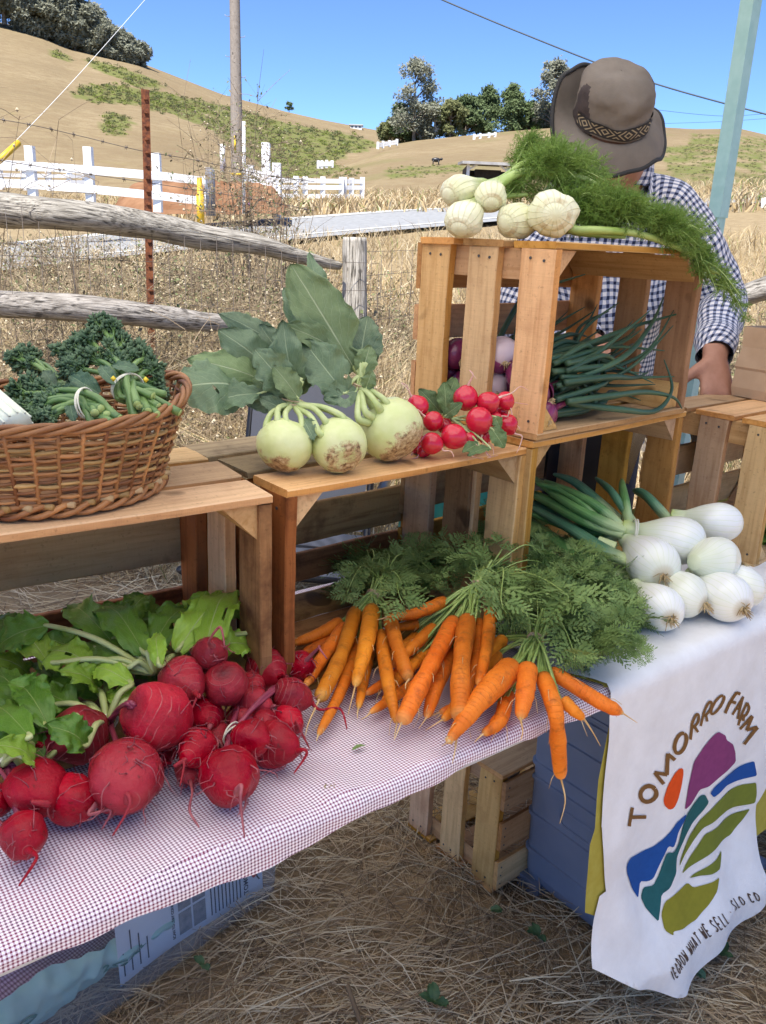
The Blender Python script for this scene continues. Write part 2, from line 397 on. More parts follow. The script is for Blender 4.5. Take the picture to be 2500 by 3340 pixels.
# ------------------------------------------------------------------ crates
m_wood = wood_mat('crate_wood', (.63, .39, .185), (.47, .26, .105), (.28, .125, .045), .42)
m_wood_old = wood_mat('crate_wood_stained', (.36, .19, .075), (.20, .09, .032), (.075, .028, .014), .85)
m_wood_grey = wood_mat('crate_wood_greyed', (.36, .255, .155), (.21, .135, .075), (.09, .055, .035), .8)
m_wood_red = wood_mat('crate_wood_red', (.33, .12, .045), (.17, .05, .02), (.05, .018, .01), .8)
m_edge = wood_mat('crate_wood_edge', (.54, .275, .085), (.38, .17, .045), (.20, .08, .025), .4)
m_wood_warm = wood_mat('crate_wood_warm', (.53, .27, .09), (.36, .165, .05), (.17, .065, .022), .6)  # orange bounced light of the crate interiors painted into the wood colour
m_nail = simple('nail_steel', (.03, .03, .035), (.06, .06, .06), 40, .5, 0)
SLATS = {}
def slat_mesh(L, w, t, seed, mat, rough_end=.0):
    """plank along X, width Y, thickness Z, chamfered and slightly bowed; origin in its middle"""
    key = (round(L, 3), round(w, 3), round(t, 3), seed, mat.name)
    if key in SLATS: return SLATS[key]
    rg = random.Random(str(key)); c = min(.0016, t * .2); n = 9; mb = MB()
    b1, b2, w1 = rg.uniform(-.0018, .0018), rg.uniform(-.0015, .0015), rg.uniform(-.0015, .0015)
    prof = [(-.5, -.5, 1, 0), (-.5, -.5, 0, 1), (-.5, .5, 0, -1), (-.5, .5, 1, 0), (.5, .5, -1, 0), (.5, .5, 0, -1), (.5, -.5, 0, 1), (.5, -.5, -1, 0)]
    vs = []
    for i in range(n):
        u = i / (n - 1); x = (u - .5) * L
        e1, e2 = rg.uniform(-.0009, .0009), rg.uniform(-.0009, .0009)
        for (a, b, cx, cz) in prof:
            y = a * w + cx * c; z = b * t + cz * c
            y += (e1 if a > 0 else e2) + b1 * math.sin(u * math.pi)
            z += b2 * math.sin(u * math.pi) + w1 * (u - .5) * a * 2
            xe = x + (rg.uniform(-.0012, .0012) if i in (0, n - 1) else 0)
            vs.append((xe, y, z))
    fs = [(i * 8 + j, (i + 1) * 8 + j, (i + 1) * 8 + (j + 1) % 8, i * 8 + (j + 1) % 8) for i in range(n - 1) for j in range(8)]
    fs += [tuple(range(8)), tuple(range(n * 8 - 1, n * 8 - 9, -1))]
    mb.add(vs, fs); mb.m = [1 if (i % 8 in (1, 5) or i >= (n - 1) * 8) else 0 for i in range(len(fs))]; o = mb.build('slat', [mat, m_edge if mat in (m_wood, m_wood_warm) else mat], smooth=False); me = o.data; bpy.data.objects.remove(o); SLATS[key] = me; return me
AX = {'x': Matrix.Identity(3), 'xz': Matrix(((1, 0, 0), (0, 0, -1), (0, 1, 0))),            # length x, width z (normal y)
      'zy': Matrix(((0, 0, 1), (0, 1, 0), (1, 0, 0))), 'yx': Matrix(((0, 1, 0), (1, 0, 0), (0, 0, -1)))}  # length z, width y (normal x)
def crate(label, loc, yaw, L=.457, W=.298, H=.276, group='slatted wooden apple crates', back=None, face=None, mats=None, seed=0, tops=3, nails=('left',), tilt=None):
    """crate on its long side: x along the opening, y into the crate, z up; opening at y = 0. origin: front left bottom corner"""
    rg = random.Random(seed + 100); t = .0105; te = .017
    root = thing('wooden_crate', label, 'crate', loc, yaw, group)
    if tilt: root.rotation_euler = (tilt[0], tilt[1], yaw)
    mats = mats or {}
    def put(me, pos, ax):
        o = bpy.data.objects.new('slat', me); COL.objects.link(o); o.parent = root
        o.matrix_local = Matrix.Translation(pos) @ AX[ax].to_4x4(); return o
    ws = [.080, .082, .078] if tops == 3 else [H]
    gap = (H - sum(ws)) / max(1, len(ws) - 1)
    y = 0.0; ends = [(0.0, .064), ((H - .061) / 2, .061), (H - .064, .064)]
    for i, w in enumerate(ws):
        jl = rg.uniform(-.004, .004)
        put(slat_mesh(L + rg.uniform(-.004, .006), w, t, seed * 7 + i, mats.get('top' + str(i), mats.get('top', m_wood))), (L / 2 + jl, y + w / 2, W - t / 2), 'x')
        put(slat_mesh(L + rg.uniform(-.004, .004), w, t, seed * 7 + i + 3, mats.get('bottom', m_wood)), (L / 2, y + w / 2, t / 2), 'x')
        for k_, xx in (('left', te / 2 + .001), ('right', L - te / 2 - .001)):
            put(slat_mesh(W - 2 * t - .001, ends[i][1], te, seed * 7 + i + (10 if k_ == 'left' else 20), mats.get(k_ + str(i), mats.get(k_, m_wood))), (xx, ends[i][0] + ends[i][1] / 2 + (rg.uniform(-.004, .004) if i == 1 else 0), W / 2), 'zy')
        y += w + gap
    for i, (z0, z1) in enumerate(back or [(.015, .085), (.115, .185), (.215, .285)]):
        put(slat_mesh(L - .002, z1 - z0, t, seed * 7 + 30 + i, mats.get('back' + str(i), mats.get('back', m_wood))), (L / 2, H + t / 2 + .0006, (z0 + z1) / 2), 'xz')
    s = .046
    for cx, sx in ((te + .0012, 1), (L - te - .0012, -1)):
        for cz, sz in ((t + .0012, 1), (W - t - .0012, -1)):
            a = [(cx, cz), (cx + sx * s, cz), (cx, cz + sz * s)]
            vs = [(p[0], yy, p[1]) for yy in (.008, H - .004) for p in a]
            # prism with its grain along the crate's depth: local X of the part = depth
            mb = MB(); mb.sm = False
            R3 = Matrix(((0, 1, 0), (1, 0, 0), (0, 0, -1)))
            cen = Vector((cx, H / 2, cz)); inv = R3.inverted()
            vs = [inv @ (Vector(v) - cen) for v in vs]
            fs = [(0, 1, 2), (5, 4, 3), (0, 3, 4, 1), (1, 4, 5, 2), (2, 5, 3, 0)]
            if sx * sz > 0: fs = [f[::-1] for f in fs]
            mb.add(vs, fs); o = mb.build('corner_block', mats.get('block', m_wood), root); o.matrix_local = Matrix.Translation(cen) @ R3.to_4x4()
    nb = MB()
    y = 0
    for i, w in enumerate(ws):
        for f_ in (.28, .68):
            yy = ends[i][0] + ends[i][1] * f_ + rg.uniform(-.004, .004)
            for zz in (W - t - .016 + rg.uniform(-.003, .003), t + .018):
                for xx, sg in ((-.0006, -1), (L + .0006, 1)):
                    nb.tube([(xx + (.001 if sg < 0 else -.001), yy, zz), (xx, yy, zz)], .0023, 7)
        y += w + gap
    for i, (z0, z1) in enumerate(back or [(.015, .085), (.115, .185), (.215, .285)]):
        for xx in (.012, L - .012):
            for f_ in (.2, .5, .8): nb.tube([(xx, H + t - .001, z0 + (z1 - z0) * f_), (xx, H + t + .0012, z0 + (z1 - z0) * f_)], .0021, 7)
    no = nb.build('nail', m_nail, root, smooth=False); no['kind'] = 'stuff'
    return root
TZ = .75                                  # table top (cloth)
Ytab = math.radians(38.3)
E_ = Vector((math.cos(Ytab), math.sin(Ytab), 0)); N_ = Vector((-math.sin(Ytab), math.cos(Ytab), 0)); O_ = Vector((.339, 1.086, 0))
def tb(a, b, z=TZ): p = O_ + E_ * a + N_ * b; return Vector((p.x, p.y, z))     # a along the table's front edge, b towards its back
CR = {}
def fl(px, py, z): return at(px, py, z)
# middle, left, right (under), upper, far right, one on the ground
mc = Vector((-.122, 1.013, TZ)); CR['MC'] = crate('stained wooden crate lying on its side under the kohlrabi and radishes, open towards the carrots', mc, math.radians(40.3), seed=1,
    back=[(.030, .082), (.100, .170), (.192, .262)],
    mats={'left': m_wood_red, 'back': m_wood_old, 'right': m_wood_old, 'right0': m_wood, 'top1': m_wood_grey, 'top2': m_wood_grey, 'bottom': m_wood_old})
lyaw = math.radians(34.5); lfr = at(591.5, 1069.8, TZ + .298)
lc0 = lfr - Vector((math.cos(lyaw), math.sin(lyaw), 0)) * .457; lc0.z = TZ
CR['LC'] = crate('wooden crate lying on its side under the wicker basket, beet leaves inside it', lc0, lyaw, seed=2,
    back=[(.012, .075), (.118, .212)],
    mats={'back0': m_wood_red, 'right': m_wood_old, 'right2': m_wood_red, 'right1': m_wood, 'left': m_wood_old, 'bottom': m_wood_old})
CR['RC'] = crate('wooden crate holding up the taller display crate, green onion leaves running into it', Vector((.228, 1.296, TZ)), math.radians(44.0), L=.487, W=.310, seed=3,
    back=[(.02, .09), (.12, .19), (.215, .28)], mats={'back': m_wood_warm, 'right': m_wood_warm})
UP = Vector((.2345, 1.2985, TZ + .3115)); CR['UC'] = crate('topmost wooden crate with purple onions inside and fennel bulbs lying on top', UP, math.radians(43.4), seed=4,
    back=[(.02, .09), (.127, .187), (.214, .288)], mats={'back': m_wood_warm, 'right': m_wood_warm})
CR['FR'] = crate('wooden crate with a brown paper bag on top, past the white onions', Vector((.752, 1.600, TZ)), math.radians(41), seed=5)
gcyaw = math.radians(40.3) + math.pi
gl = Vector((.272, 1.500, 0)); _gx = Vector((math.cos(gcyaw), math.sin(gcyaw), 0)); _gy = Vector((-math.sin(gcyaw), math.cos(gcyaw), 0))
g0 = gl - _gx * .457 - _gy * .276 ; g0.z = 0.012
CR['GC'] = crate('wooden crate standing on the straw under the table beside the grey bin', g0, gcyaw, seed=6)
def cpt(key, x, y, z):
    o = CR[key]; yw = o.rotation_euler.z
    return Vector((o.location.x + math.cos(yw) * x - math.sin(yw) * y, o.location.y + math.sin(yw) * x + math.cos(yw) * y, o.location.z + z))
# ------------------------------------------------------------------ table and its cloths
from mathutils.geometry import delaunay_2d_cdt
m_metal = simple('grey_metal', (.25, .25, .26), (.35, .35, .36), 10, .4, .05)
m_plast_w = simple('table_plastic', (.55, .55, .53), (.62, .62, .6), 30, .5, .1)
tbl = thing('folding_table', 'long folding table under the gingham and white cloths', 'table', tb(0, .27, 0))
b = MB(); b.sm = False; R38 = Matrix.Rotation(Ytab, 3, 'Z')
b.box(tb(.05, .275, .727), (3.5, .51, .036), rot=R38); b.build('tabletop', m_plast_w, tbl, tbl.location)
for a_ in (-1.55, .95):
    for b_ in (.08, .47):
        q = MB(); q.tube([tb(a_, b_, 0), tb(a_, b_, .71)], .014, 10); q.build('leg', m_metal, tbl, tbl.location)
def onfront(px, py, out=.012):
    """sight line met with the vertical plane under the table's front edge -> (a, z)"""
    d = ray(px, py); q = O_ - N_ * out; t = (q - CP).dot(N_) / d.dot(N_); p = CP + d * t; return (p - O_).dot(E_), p.z
def ontop(px, py, z=TZ): p = at(px, py, z); r = p - O_; return r.dot(E_), r.dot(N_)
HEM = [onfront(*p) for p in ((-40, 2170), (0, 2150), (150, 2085), (300, 2018), (450, 1957), (620, 1886), (740, 1822), (860, 1757), (1000, 1692), (1125, 1628), (1230, 1588), (1325, 1552))]
HEM = [(-1.75, HEM[0][1])] + HEM + [(.2, HEM[-1][1])]
RC_ = .014
def drape(a, s, lift=0.0, wob=0.0, seed=0.0, amp=1.0):
    """point of a cloth over the table edge: s >= 0 lies on the table, s < 0 hangs; lift = thickness above the layer beneath"""
    L = RC_ * math.pi / 2
    w = (nz((a * 9, s * 9, 0), 1, seed) * .0022 + nz((a * 26, s * 14, 2), 1, seed) * .0012) * amp
    if s >= 0: return tb(a, s + RC_, TZ + lift + max(-.0008, w * (1.6 if s < .25 else .8)))
    if s > -L:
        th = -s / RC_; r = RC_ + lift + w * .5; return tb(a, RC_ - r * math.sin(th), TZ - RC_ + r * math.cos(th))
    d = -s - L; out = lift + w + wob * d * (math.sin(a * 21 + seed) * .5 + .5 * math.sin(a * 47 + seed * 2)) + .02 * d * amp
    return tb(a, -out, TZ - RC_ - d)
# gingham
def gingham(name, per, dark, mid, white, rough=.85, uvscale=1.0, tint=None):
    k = NT(name); sp = k.n('ShaderNodeSeparateXYZ'); k.l(k.coord('UV'), sp.inputs[0])
    oc = k.coord('Object'); wob = k.math('MULTIPLY', k.math('SUBTRACT', k.noise(oc, 55, 2), .5), .25)
    def stripe(o):
        f = k.math('FRACT', k.math('ADD', k.math('MULTIPLY', o, 1 / per), wob)); return k.ramp(f, [(.0, 0.0), (.05, 1.0), (.45, 1.0), (.50, 0.0)])
    a, b = stripe(sp.outputs[0]), stripe(sp.outputs[1])
    col = k.mix(k.math('MAXIMUM', a, b), white, mid); 
    d2 = k.mix(k.ramp(k.noise(oc, 35, 2), [(.4, 0.0), (.6, 1.0)]), dark, tint or dark)
    col = k.mix(k.math('MULTIPLY', a, b), col, d2)
    k.base(col); k.rough(rough); k.b.inputs['Specular IOR Level'].default_value = .15
    k.b.inputs['Sheen Weight'].default_value = .2
    k.bump(k.noise(oc, 900, 2), .15, .0006); return k.m
m_ging = gingham('burgundy_gingham', .0041, (.17, .022, .055), (.60, .44, .51), (.88, .86, .88), tint=(.09, .035, .065))
mb = MB(); A0, A1 = -1.75, .03
def ging_s(a, v):   # v 0 = back of the table, 1 = hem
    h = TZ - interp(a, HEM) + .002 * math.sin(a * 31) + .0015 * math.sin(a * 73); tot = .525 + h
    return .525 - v * tot
NU, NV = 420, 130
vv = [(.62 * j / 60 if j < 60 else .62 + .38 * (j - 59) / (NV - 60)) for j in range(NV)]
mb.grid(NU, NV, lambda u, v: drape(A0 + (A1 - A0) * (u ** .8), ging_s(A0 + (A1 - A0) * (u ** .8), vv[round(v * (NV - 1))]), 0, .05, 1.3, 2.0),
        uv=lambda u, v: (A0 + (A1 - A0) * (u ** .8), ging_s(A0 + (A1 - A0) * (u ** .8), vv[round(v * (NV - 1))])))
o = mb.build('gingham_tablecloth', m_ging)
tag(o, 'burgundy and white gingham tablecloth hanging over the table edge under beets and carrots', 'tablecloth')
# cloth cut to an outline given in (a, s)
def cut_cloth(outline, step, fn, name, mat, parent=None, holes=None, uvs=False):
    pts = [Vector((p[0], p[1])) for p in outline]
    dens = []
    for p, q in zip(pts, pts[1:] + pts[:1]):
        n = max(1, int((q - p).length / (step * .8)))
        dens += [p + (q - p) * (i / n) for i in range(n)]
    n0 = len(dens); poly = [(p.x, p.y) for p in dens]
    x0, x1 = min(p.x for p in dens), max(p.x for p in dens); y0, y1 = min(p.y for p in dens), max(p.y for p in dens)
    ins = []; x = x0 + step / 2; r = 0
    while x < x1:
        y = y0 + step * (.5 + .5 * (r % 2))
        while y < y1:
            if inside(x, y, poly): ins.append(Vector((x, y)))
            y += step
        x += step; r += 1
    vs, es, fs, *_ = delaunay_2d_cdt(dens + ins, [(i, (i + 1) % n0) for i in range(n0)], [], 0, 1e-7)
    mb = MB(); keep = []
    for f in fs:
        c = sum((vs[i] for i in f), Vector((0, 0))) / len(f)
        if inside(c.x, c.y, poly): keep.append(tuple(f))
    mb.add([fn(p.x, p.y) for p in vs], keep)
    for i, p in enumerate(vs): mb.uv[i] = (p.x, p.y)
    return mb.build(name, mat, parent)
def c6(x, y): return (1850 + x / 2.5477) * .6624, (1900 + y / 2.5475) * .6624
def c7(x, y): return (1900 + x / 2.76) * .6624, (2550 + y / 2.76) * .6624
LQ = RC_ * math.pi / 2
def fs_(p, out=.014):
    a, z = onfront(*p, out=out); return (a, -(TZ - RC_ - z) - LQ) if z < TZ - RC_ else (a, -LQ * (TZ - z) / RC_)
m_must = simple('mustard_cloth', (.36, .30, .045), (.42, .36, .07), 30, .85, .2, 400, spec=.15)
m_white = NT('white_canvas'); k = m_white; c_ = k.coord('Object')
k.base(k.ramp(k.noise(c_, 14, 6, .65), [(.3, (.74, .72, .70)), (.65, (.84, .83, .82))])); k.rough(.9); k.b.inputs['Specular IOR Level'].default_value = .12
k.bump(k.math('ADD', k.noise(c_, 700, 2), k.math('MULTIPLY', k.noise(c_, 16, 5, .6), 5.0)), .35, .0016)
mo = [fs_(p, .006) for p in (c6(388, 985), c6(362, 1180), c6(318, 1370), c6(262, 1640), c6(222, 2038), c7(55, 560), c7(0, 1160), c7(95, 1190), c7(230, 1180), c7(560, 1100))]
mo = [(-.035, .52), (-.03, .06), (-.002, .0)] + mo + [(1.7, mo[-1][1]), (1.7, .52)]
wl = [fs_(p) for p in (c6(395, 1010), c6(385, 1130), c6(372, 1330), c6(345, 1560), c6(318, 1800), c6(296, 2038), c7(187, 420), c7(196, 700), c7(205, 980), c7(150, 1030), c7(95, 1230), c7(45, 1440), c7(5, 1610),
       c7(130, 1645), c7(330, 1695), c7(540, 1705), c7(640, 1680), c7(720, 1600), c7(900, 1420), c7(1080, 1265), c7(1200, 1160), c7(1400, 960), c7(1455, 840), c7(1475, 650), c7(1530, 400), c7(1555, 200), c7(1660, 55), c7(1800, -110), c7(1950, -250), c7(2150, -420))]
wo = [(-.030, .33), (-.036, .10), (-.03, .055), (-.006, .012), (.0, -.004)] + wl + [(wl[-1][0] + .1, -.02), (wl[-1][0] + .1, .26), (.5, .27), (.3, .32)]
def wfn(a, s, lift=.0075):
    p = drape(a, s, lift, .016, 2.1, 1.0)
    # lower left corner folds over and the foot of the banner kicks forward
    if s < -.3:
        f = smooth(-.38, -.56, s) if False else min(1, max(0, (-.40 - s) / .16)); p = p - N_ * (.05 * f * f)
    d_ = (a - .02) ; 
    if s < -.36: p = p - N_ * (.020 * math.exp(-((a - .075 + (s + .40) * .55) / .035) ** 2) * smooth(.36, .46, -s)) * .6
    return p
must = cut_cloth(mo, .02, lambda a, s: wfn(a, s, .0035), 'mustard_tablecloth', m_must)
tag(must, 'mustard yellow undercloth showing in a strip beside the white printed banner', 'tablecloth')
ban = cut_cloth(wo, .011, wfn, 'banner_cloth', m_white.m)
tag(ban, 'white canvas banner with a painted hill and field emblem hanging over the table edge', 'banner')
def pm(name, c): 
    return simple(name, tuple(x * .9 for x in c), c, 90, .85, .15, 500, spec=.12)
INK = {'purple': pm('plum_ink', (.24, .052, .16)), 'blue': pm('blue_ink', (.018, .085, .32)), 'teal': pm('teal_ink', (.025, .12, .125)), 'green': pm('green_ink', (.185, .22, .035)),
       'olive': pm('olive_ink', (.27, .25, .03)), 'orange': pm('orange_ink', (.72, .085, .015)), 'brown': pm('brown_ink', (.21, .105, .035)), 'dk': pm('umber_ink', (.10, .065, .05))}
def shape(pts, ink, cf, name, lift=.0088, step=.012):
    out = [fs_(cf(*p)) for p in pts]
    n = len(out); C = []
    for i in range(n):                                       # round the hand-cut outline a little
        p, q = Vector(out[i]), Vector(out[(i + 1) % n]); g = min(.25, .0035 / max(1e-6, (q - p).length)); C += [p * (1 - g) + q * g, p * g + q * (1 - g)]
    return cut_cloth([(p.x, p.y) for p in C], step, lambda a, s: wfn(a, s, lift), name, INK[ink], ban)
shape([(965, 1545), (940, 1545), (900, 1590), (850, 1690), (815, 1810), (820, 1860), (850, 1890), (885, 1870), (915, 1800), (945, 1690), (968, 1580)], 'orange', c6, 'painted_sun')
shape([(968, 1885), (1000, 1700), (1060, 1490), (1150, 1370), (1240, 1265), (1270, 1245), (1325, 1275), (1330, 1310), (1390, 1350), (1415, 1420), (1420, 1500), (1340, 1560), (1260, 1620), (1170, 1695), (1100, 1720), (1060, 1780), (1020, 1840)], 'purple', c6, 'painted_hill')
shape([(1180, 1745), (1225, 1690), (1330, 1610), (1450, 1540), (1560, 1485), (1572, 1600), (1450, 1650), (1330, 1690), (1260, 1745), (1210, 1780)], 'blue', c6, 'painted_stripe')
shape([(850, 750), (880, 660), (960, 490), (1060, 340), (1200, 180), (1340, 80), (1460, 30), (1555, 0), (1555, 100), (1540, 180), (1380, 240), (1220, 310), (1080, 410), (1000, 520), (920, 640)], 'green', c7, 'painted_field')
shape([(865, 810), (920, 720), (1030, 560), (1090, 460), (1220, 390), (1370, 300), (1500, 235), (1440, 340), (1340, 480), (1200, 560), (1060, 660), (940, 750)], 'green', c7, 'painted_field')
shape([(920, 840), (960, 800), (1060, 730), (1160, 660), (1230, 600), (1210, 660), (1170, 735), (1080, 780), (1000, 805)], 'green', c7, 'painted_field')
shape([(610, 1240), (630, 1130), (680, 1030), (760, 970), (900, 875), (930, 905), (1040, 850), (1137, 795), (1080, 890), (980, 1010), (860, 1130), (740, 1200), (660, 1230), (650, 1260)], 'olive', c7, 'painted_field')
shape([(595, 1195), (540, 1110), (525, 1040), (560, 960), (630, 930), (680, 820), (740, 650), (760, 625), (800, 625), (840, 560), (880, 430), (930, 290), (1000, 190), (1060, 120), (1100, 112), (1130, 180), (1080, 260), (990, 370), (930, 470), (860, 590), (830, 660), (815, 800), (740, 920), (670, 980), (640, 1080)], 'teal', c7, 'painted_stripe')
shape([(500, 1045), (450, 960), (395, 820), (392, 750), (430, 690), (540, 650), (650, 600), (720, 530), (790, 440), (840, 360), (930, 280), (910, 340), (850, 440), (820, 540), (800, 580), (765, 570), (740, 630), (690, 740), (640, 870), (600, 905), (540, 910), (520, 990)], 'blue', c7, 'painted_stripe')
def stroke(mb, pts, hw, cf, lift):
    P = [Vector(cf(*p)) for p in pts]; k6 = .26 if cf is c6 else .24
    P3 = curve_pts([(p.x, p.y, 0) for p in P], max(10, 8 * (len(P) - 1))) if len(P) > 2 else [Vector((*(P[0].lerp(P[1], t / 7)), 0)) for t in range(8)]
    vs = []
    for i, p in enumerate(P3):
        t = (P3[min(i + 1, len(P3) - 1)] - P3[max(0, i - 1)]); t.normalize(); nn = Vector((-t.y, t.x, 0))
        w = hw * k6 * (1 + .12 * nz((p.x, p.y, 0), .2))
        for sg in (-1, 1):
            q = p + nn * (sg * w); a, s = fs_((q.x, q.y)); vs.append(wfn(a, s, lift))
    mb.add(vs, [(2 * i, 2 * i + 1, 2 * i + 3, 2 * i + 2) for i in range(len(P3) - 1)])
def ell(c, a, b_, n=15): return [(c[0] + a[0] * math.cos(t) + b_[0] * math.sin(t), c[1] + a[1] * math.cos(t) + b_[1] * math.sin(t)) for t in [2 * math.pi * i / (n - 1) for i in range(n)]]
LET = [([[(548, 1872), (530, 1950), (514, 2024)], [(534, 1950), (680, 1962)]], 15), ([ell((692, 1768), (58, -40), (40, 52))], 18),
       ([[(820, 1684), (750, 1592)], [(750, 1592), (846, 1606)], [(842, 1606), (858, 1432)], [(856, 1436), (906, 1480)]], 15),
       ([ell((955, 1342), (30, -82), (-34, -16))], 14), ([[(1030, 1308), (1048, 1170)], [(1046, 1172), (1078, 1108), (1100, 1104), (1096, 1158), (1052, 1212)], [(1064, 1200), (1092, 1245)]], 11),
       ([[(1118, 1196), (1150, 1080)], [(1148, 1082), (1188, 1008), (1212, 1002), (1202, 1060), (1150, 1116)], [(1162, 1102), (1172, 1158)]], 10), ([ell((1263, 1022), (50, -74), (-24, -15))], 11),
       ([[(1325, 1092), (1368, 1000), (1424, 918)], [(1420, 920), (1458, 934)], [(1374, 992), (1418, 1008)]], 13), ([[(1388, 1106), (1488, 958)], [(1484, 958), (1432, 1142)], [(1424, 1052), (1458, 1062)]], 10),
       ([[(1440, 1196), (1472, 1108), (1522, 1008)], [(1520, 1010), (1536, 1056), (1506, 1112), (1472, 1112)], [(1490, 1114), (1482, 1160)]], 11),
       ([[(1456, 1228), (1562, 1118)], [(1560, 1120), (1508, 1238)], [(1508, 1236), (1590, 1204)], [(1588, 1206), (1487, 1352)]], 12)]
for strokes, hw in LET:
    mb = MB()
    for i, st in enumerate(strokes): stroke(mb, st, hw, c6, .0088 + i * .0003)
    mb.build('letter', INK['brown'], ban)
GL = {'W': [[(0, 1), (.25, 0), (.5, .7), (.75, 0), (1, 1)]], 'E': [[(.8, 1), (.1, 1), (.05, 0), (.8, 0)], [(.08, .5), (.65, .52)]], 'G': [[(.85, .85), (.5, 1), (.12, .6), (.2, .1), (.6, 0), (.85, .2), (.85, .45), (.55, .45)]],
      'R': [[(.1, 0), (.1, 1), (.7, .95), (.75, .6), (.12, .5)], [(.35, .5), (.85, 0)]], 'O': [[(.5, 1), (.1, .75), (.1, .25), (.5, 0), (.9, .25), (.9, .75), (.5, 1)]], 'H': [[(.1, 0), (.1, 1)], [(.85, 0), (.85, 1)], [(.1, .5), (.85, .5)]],
      'A': [[(.05, 0), (.5, 1), (.95, 0)], [(.22, .38), (.78, .38)]], 'T': [[(0, 1), (1, 1)], [(.5, 1), (.5, 0)]], 'S': [[(.85, .85), (.5, 1), (.15, .78), (.5, .52), (.85, .28), (.5, 0), (.1, .15)]], 'L': [[(.15, 1), (.12, 0), (.8, 0)]],
      'C': [[(.9, .85), (.5, 1), (.1, .6), (.15, .2), (.5, 0), (.9, .15)]], '.': [[(.4, .45), (.6, .45)]], '(': [[(.9, 1), (.7, .4), (.75, 0)]]}
path = [Vector((*p, 0)) for p in ((520, 1572), (585, 1500), (650, 1425), (760, 1330), (870, 1240), (950, 1178), (1060, 1098), (1150, 1030), (1260, 965), (1400, 880))]
PP = curve_pts(path, 400); cum = [0]
for i in range(1, 400): cum.append(cum[-1] + (PP[i] - PP[i - 1]).length)
txt = '(EGROW WHAT WE SELL . SLO CO'; adv = cum[-1] / (len(txt) + .3)
pos = 8
for ch in txt:
    if ch != ' ':
        i = min(398, max(j for j in range(400) if cum[j] <= min(pos, cum[-1] - 1))); p = PP[i]; t = (PP[i + 1] - p).normalized(); up = Vector((-.30, -1.0, 0)).normalized() if pos < 250 else Vector((-.22, -1, 0)).normalized()
        mb = MB(); w = adv * .66; h = 62 if pos < 900 else 54
        for n_, st in enumerate(GL[ch]): stroke(mb, [(p.x + t.x * x * w + up.x * y * h, p.y + t.y * x * w + up.y * y * h) for x, y in st], 4.3, c7, .0088 + n_ * .0003)
        mb.build('letter', INK['dk'], ban)
    pos += adv * (.72 if ch == ' ' else 1.04)
# ------------------------------------------------------------------ canopy tent (its roof shades the stall; one pole is in the picture)
m_mint = simple('mint_powder_coat', (.30, .50, .48), (.36, .56, .54), 30, .38, .05)
k = NT('canopy_fabric'); k.base((.85, .86, .86)); k.rough(.9); k.translucent((.97, .94, .88), .88); m_canopy = k.m
pole_p = aty(1548, 490, 2.72); CY = math.radians(9)
cx_, cy_ = Vector((math.cos(CY), math.sin(CY), 0)), Vector((-math.sin(CY), math.cos(CY), 0))
pr = Vector((pole_p.x, pole_p.y, 0)); CW, CD = 3.0, 3.0
cor = [pr, pr - cx_ * CW, pr - cx_ * CW - cy_ * CD, pr - cy_ * CD]
can = thing('canopy_tent', 'market canopy tent with a mint green steel pole behind the seller', 'canopy', pr)
EAVE = 2.26
for c in cor:
    q = MB(); q.sm = False
    R9 = Matrix.Rotation(CY + .5, 3, 'Z'); q.box(c + Vector((0, 0, .75)), (.034, .034, 1.5), rot=R9); q.box(c + Vector((0, 0, 1.86)), (.042, .042, .8), rot=R9); q.box(c + Vector((0, 0, .006)), (.09, .09, .012), rot=R9)
    q.build('pole', m_mint, can, pr)
q = MB(); apex = sum(cor, Vector((0, 0, 0))) / 4 + Vector((0, 0, 3.05)); ct = [c + Vector((0, 0, EAVE)) for c in cor]; cv = [c + Vector((0, 0, EAVE - .16)) for c in cor]
ou = [(c - apex) for c in ct]
n_ = 12
for i in range(4):
    a, b_ = ct[i], ct[(i + 1) % 4]
    q.grid(n_, n_, lambda u, v: a.lerp(b_, u).lerp(apex, v) + Vector((0, 0, -.05 * math.sin(math.pi * v))))
    q.grid(2, 2, lambda u, v: cv[i].lerp(cv[(i + 1) % 4], u).lerp(a.lerp(b_, u), v) + Vector((0, 0, 0)))
q.build('roof', m_canopy, can, pr)
q = MB()
for i in range(4): q.tube([ct[i] - Vector((0, 0, .04)), ct[(i + 1) % 4] - Vector((0, 0, .04))], .012, 6); q.tube([ct[i] - Vector((0, 0, .03)), apex - Vector((0, 0, .05))], .012, 6)
q.build('truss', m_mint, can, pr)
# ------------------------------------------------------------------ storage bins under the table
m_bin = simple('blue_grey_plastic', (.15, .185, .27), (.175, .21, .30), 12, .42, .12, 300)
P0 = Vector((.512, 1.318, 0)); by = math.atan2(.616, .788)
bin_ = thing('storage_bin', 'blue grey plastic storage bin standing on the straw behind the banner', 'bin', P0, by)
def rrect(x0, y0, x1, y1, r, n=5):
    o = []
    for cx, cy, a0 in ((x1 - r, y0 + r, -90), (x1 - r, y1 - r, 0), (x0 + r, y1 - r, 90), (x0 + r, y0 + r, 180)):
        for i in range(n + 1): a = math.radians(a0 + 90 * i / n); o.append((cx + r * math.cos(a), cy + r * math.sin(a)))
    return o
def shell(mb, levels, L, D, r=.02):
    """stack of rounded rectangles: (z, outset)"""
    vs = []; n = 0
    for z, o in levels:
        ring = rrect(-o, -o, L + o, D + o, r + max(0, o)); n = len(ring); vs += [(x, y, z) for x, y in ring]
    fs = [(i * n + j, i * n + (j + 1) % n, (i + 1) * n + (j + 1) % n, (i + 1) * n + j) for i in range(len(levels) - 1) for j in range(n)]
    fs.append(tuple(range(n - 1, -1, -1))); mb.add(vs, fs); return n
lv = [(.03, -.016)]
for z0 in (.05, ): lv += [(.05, -.012)]
z = .09
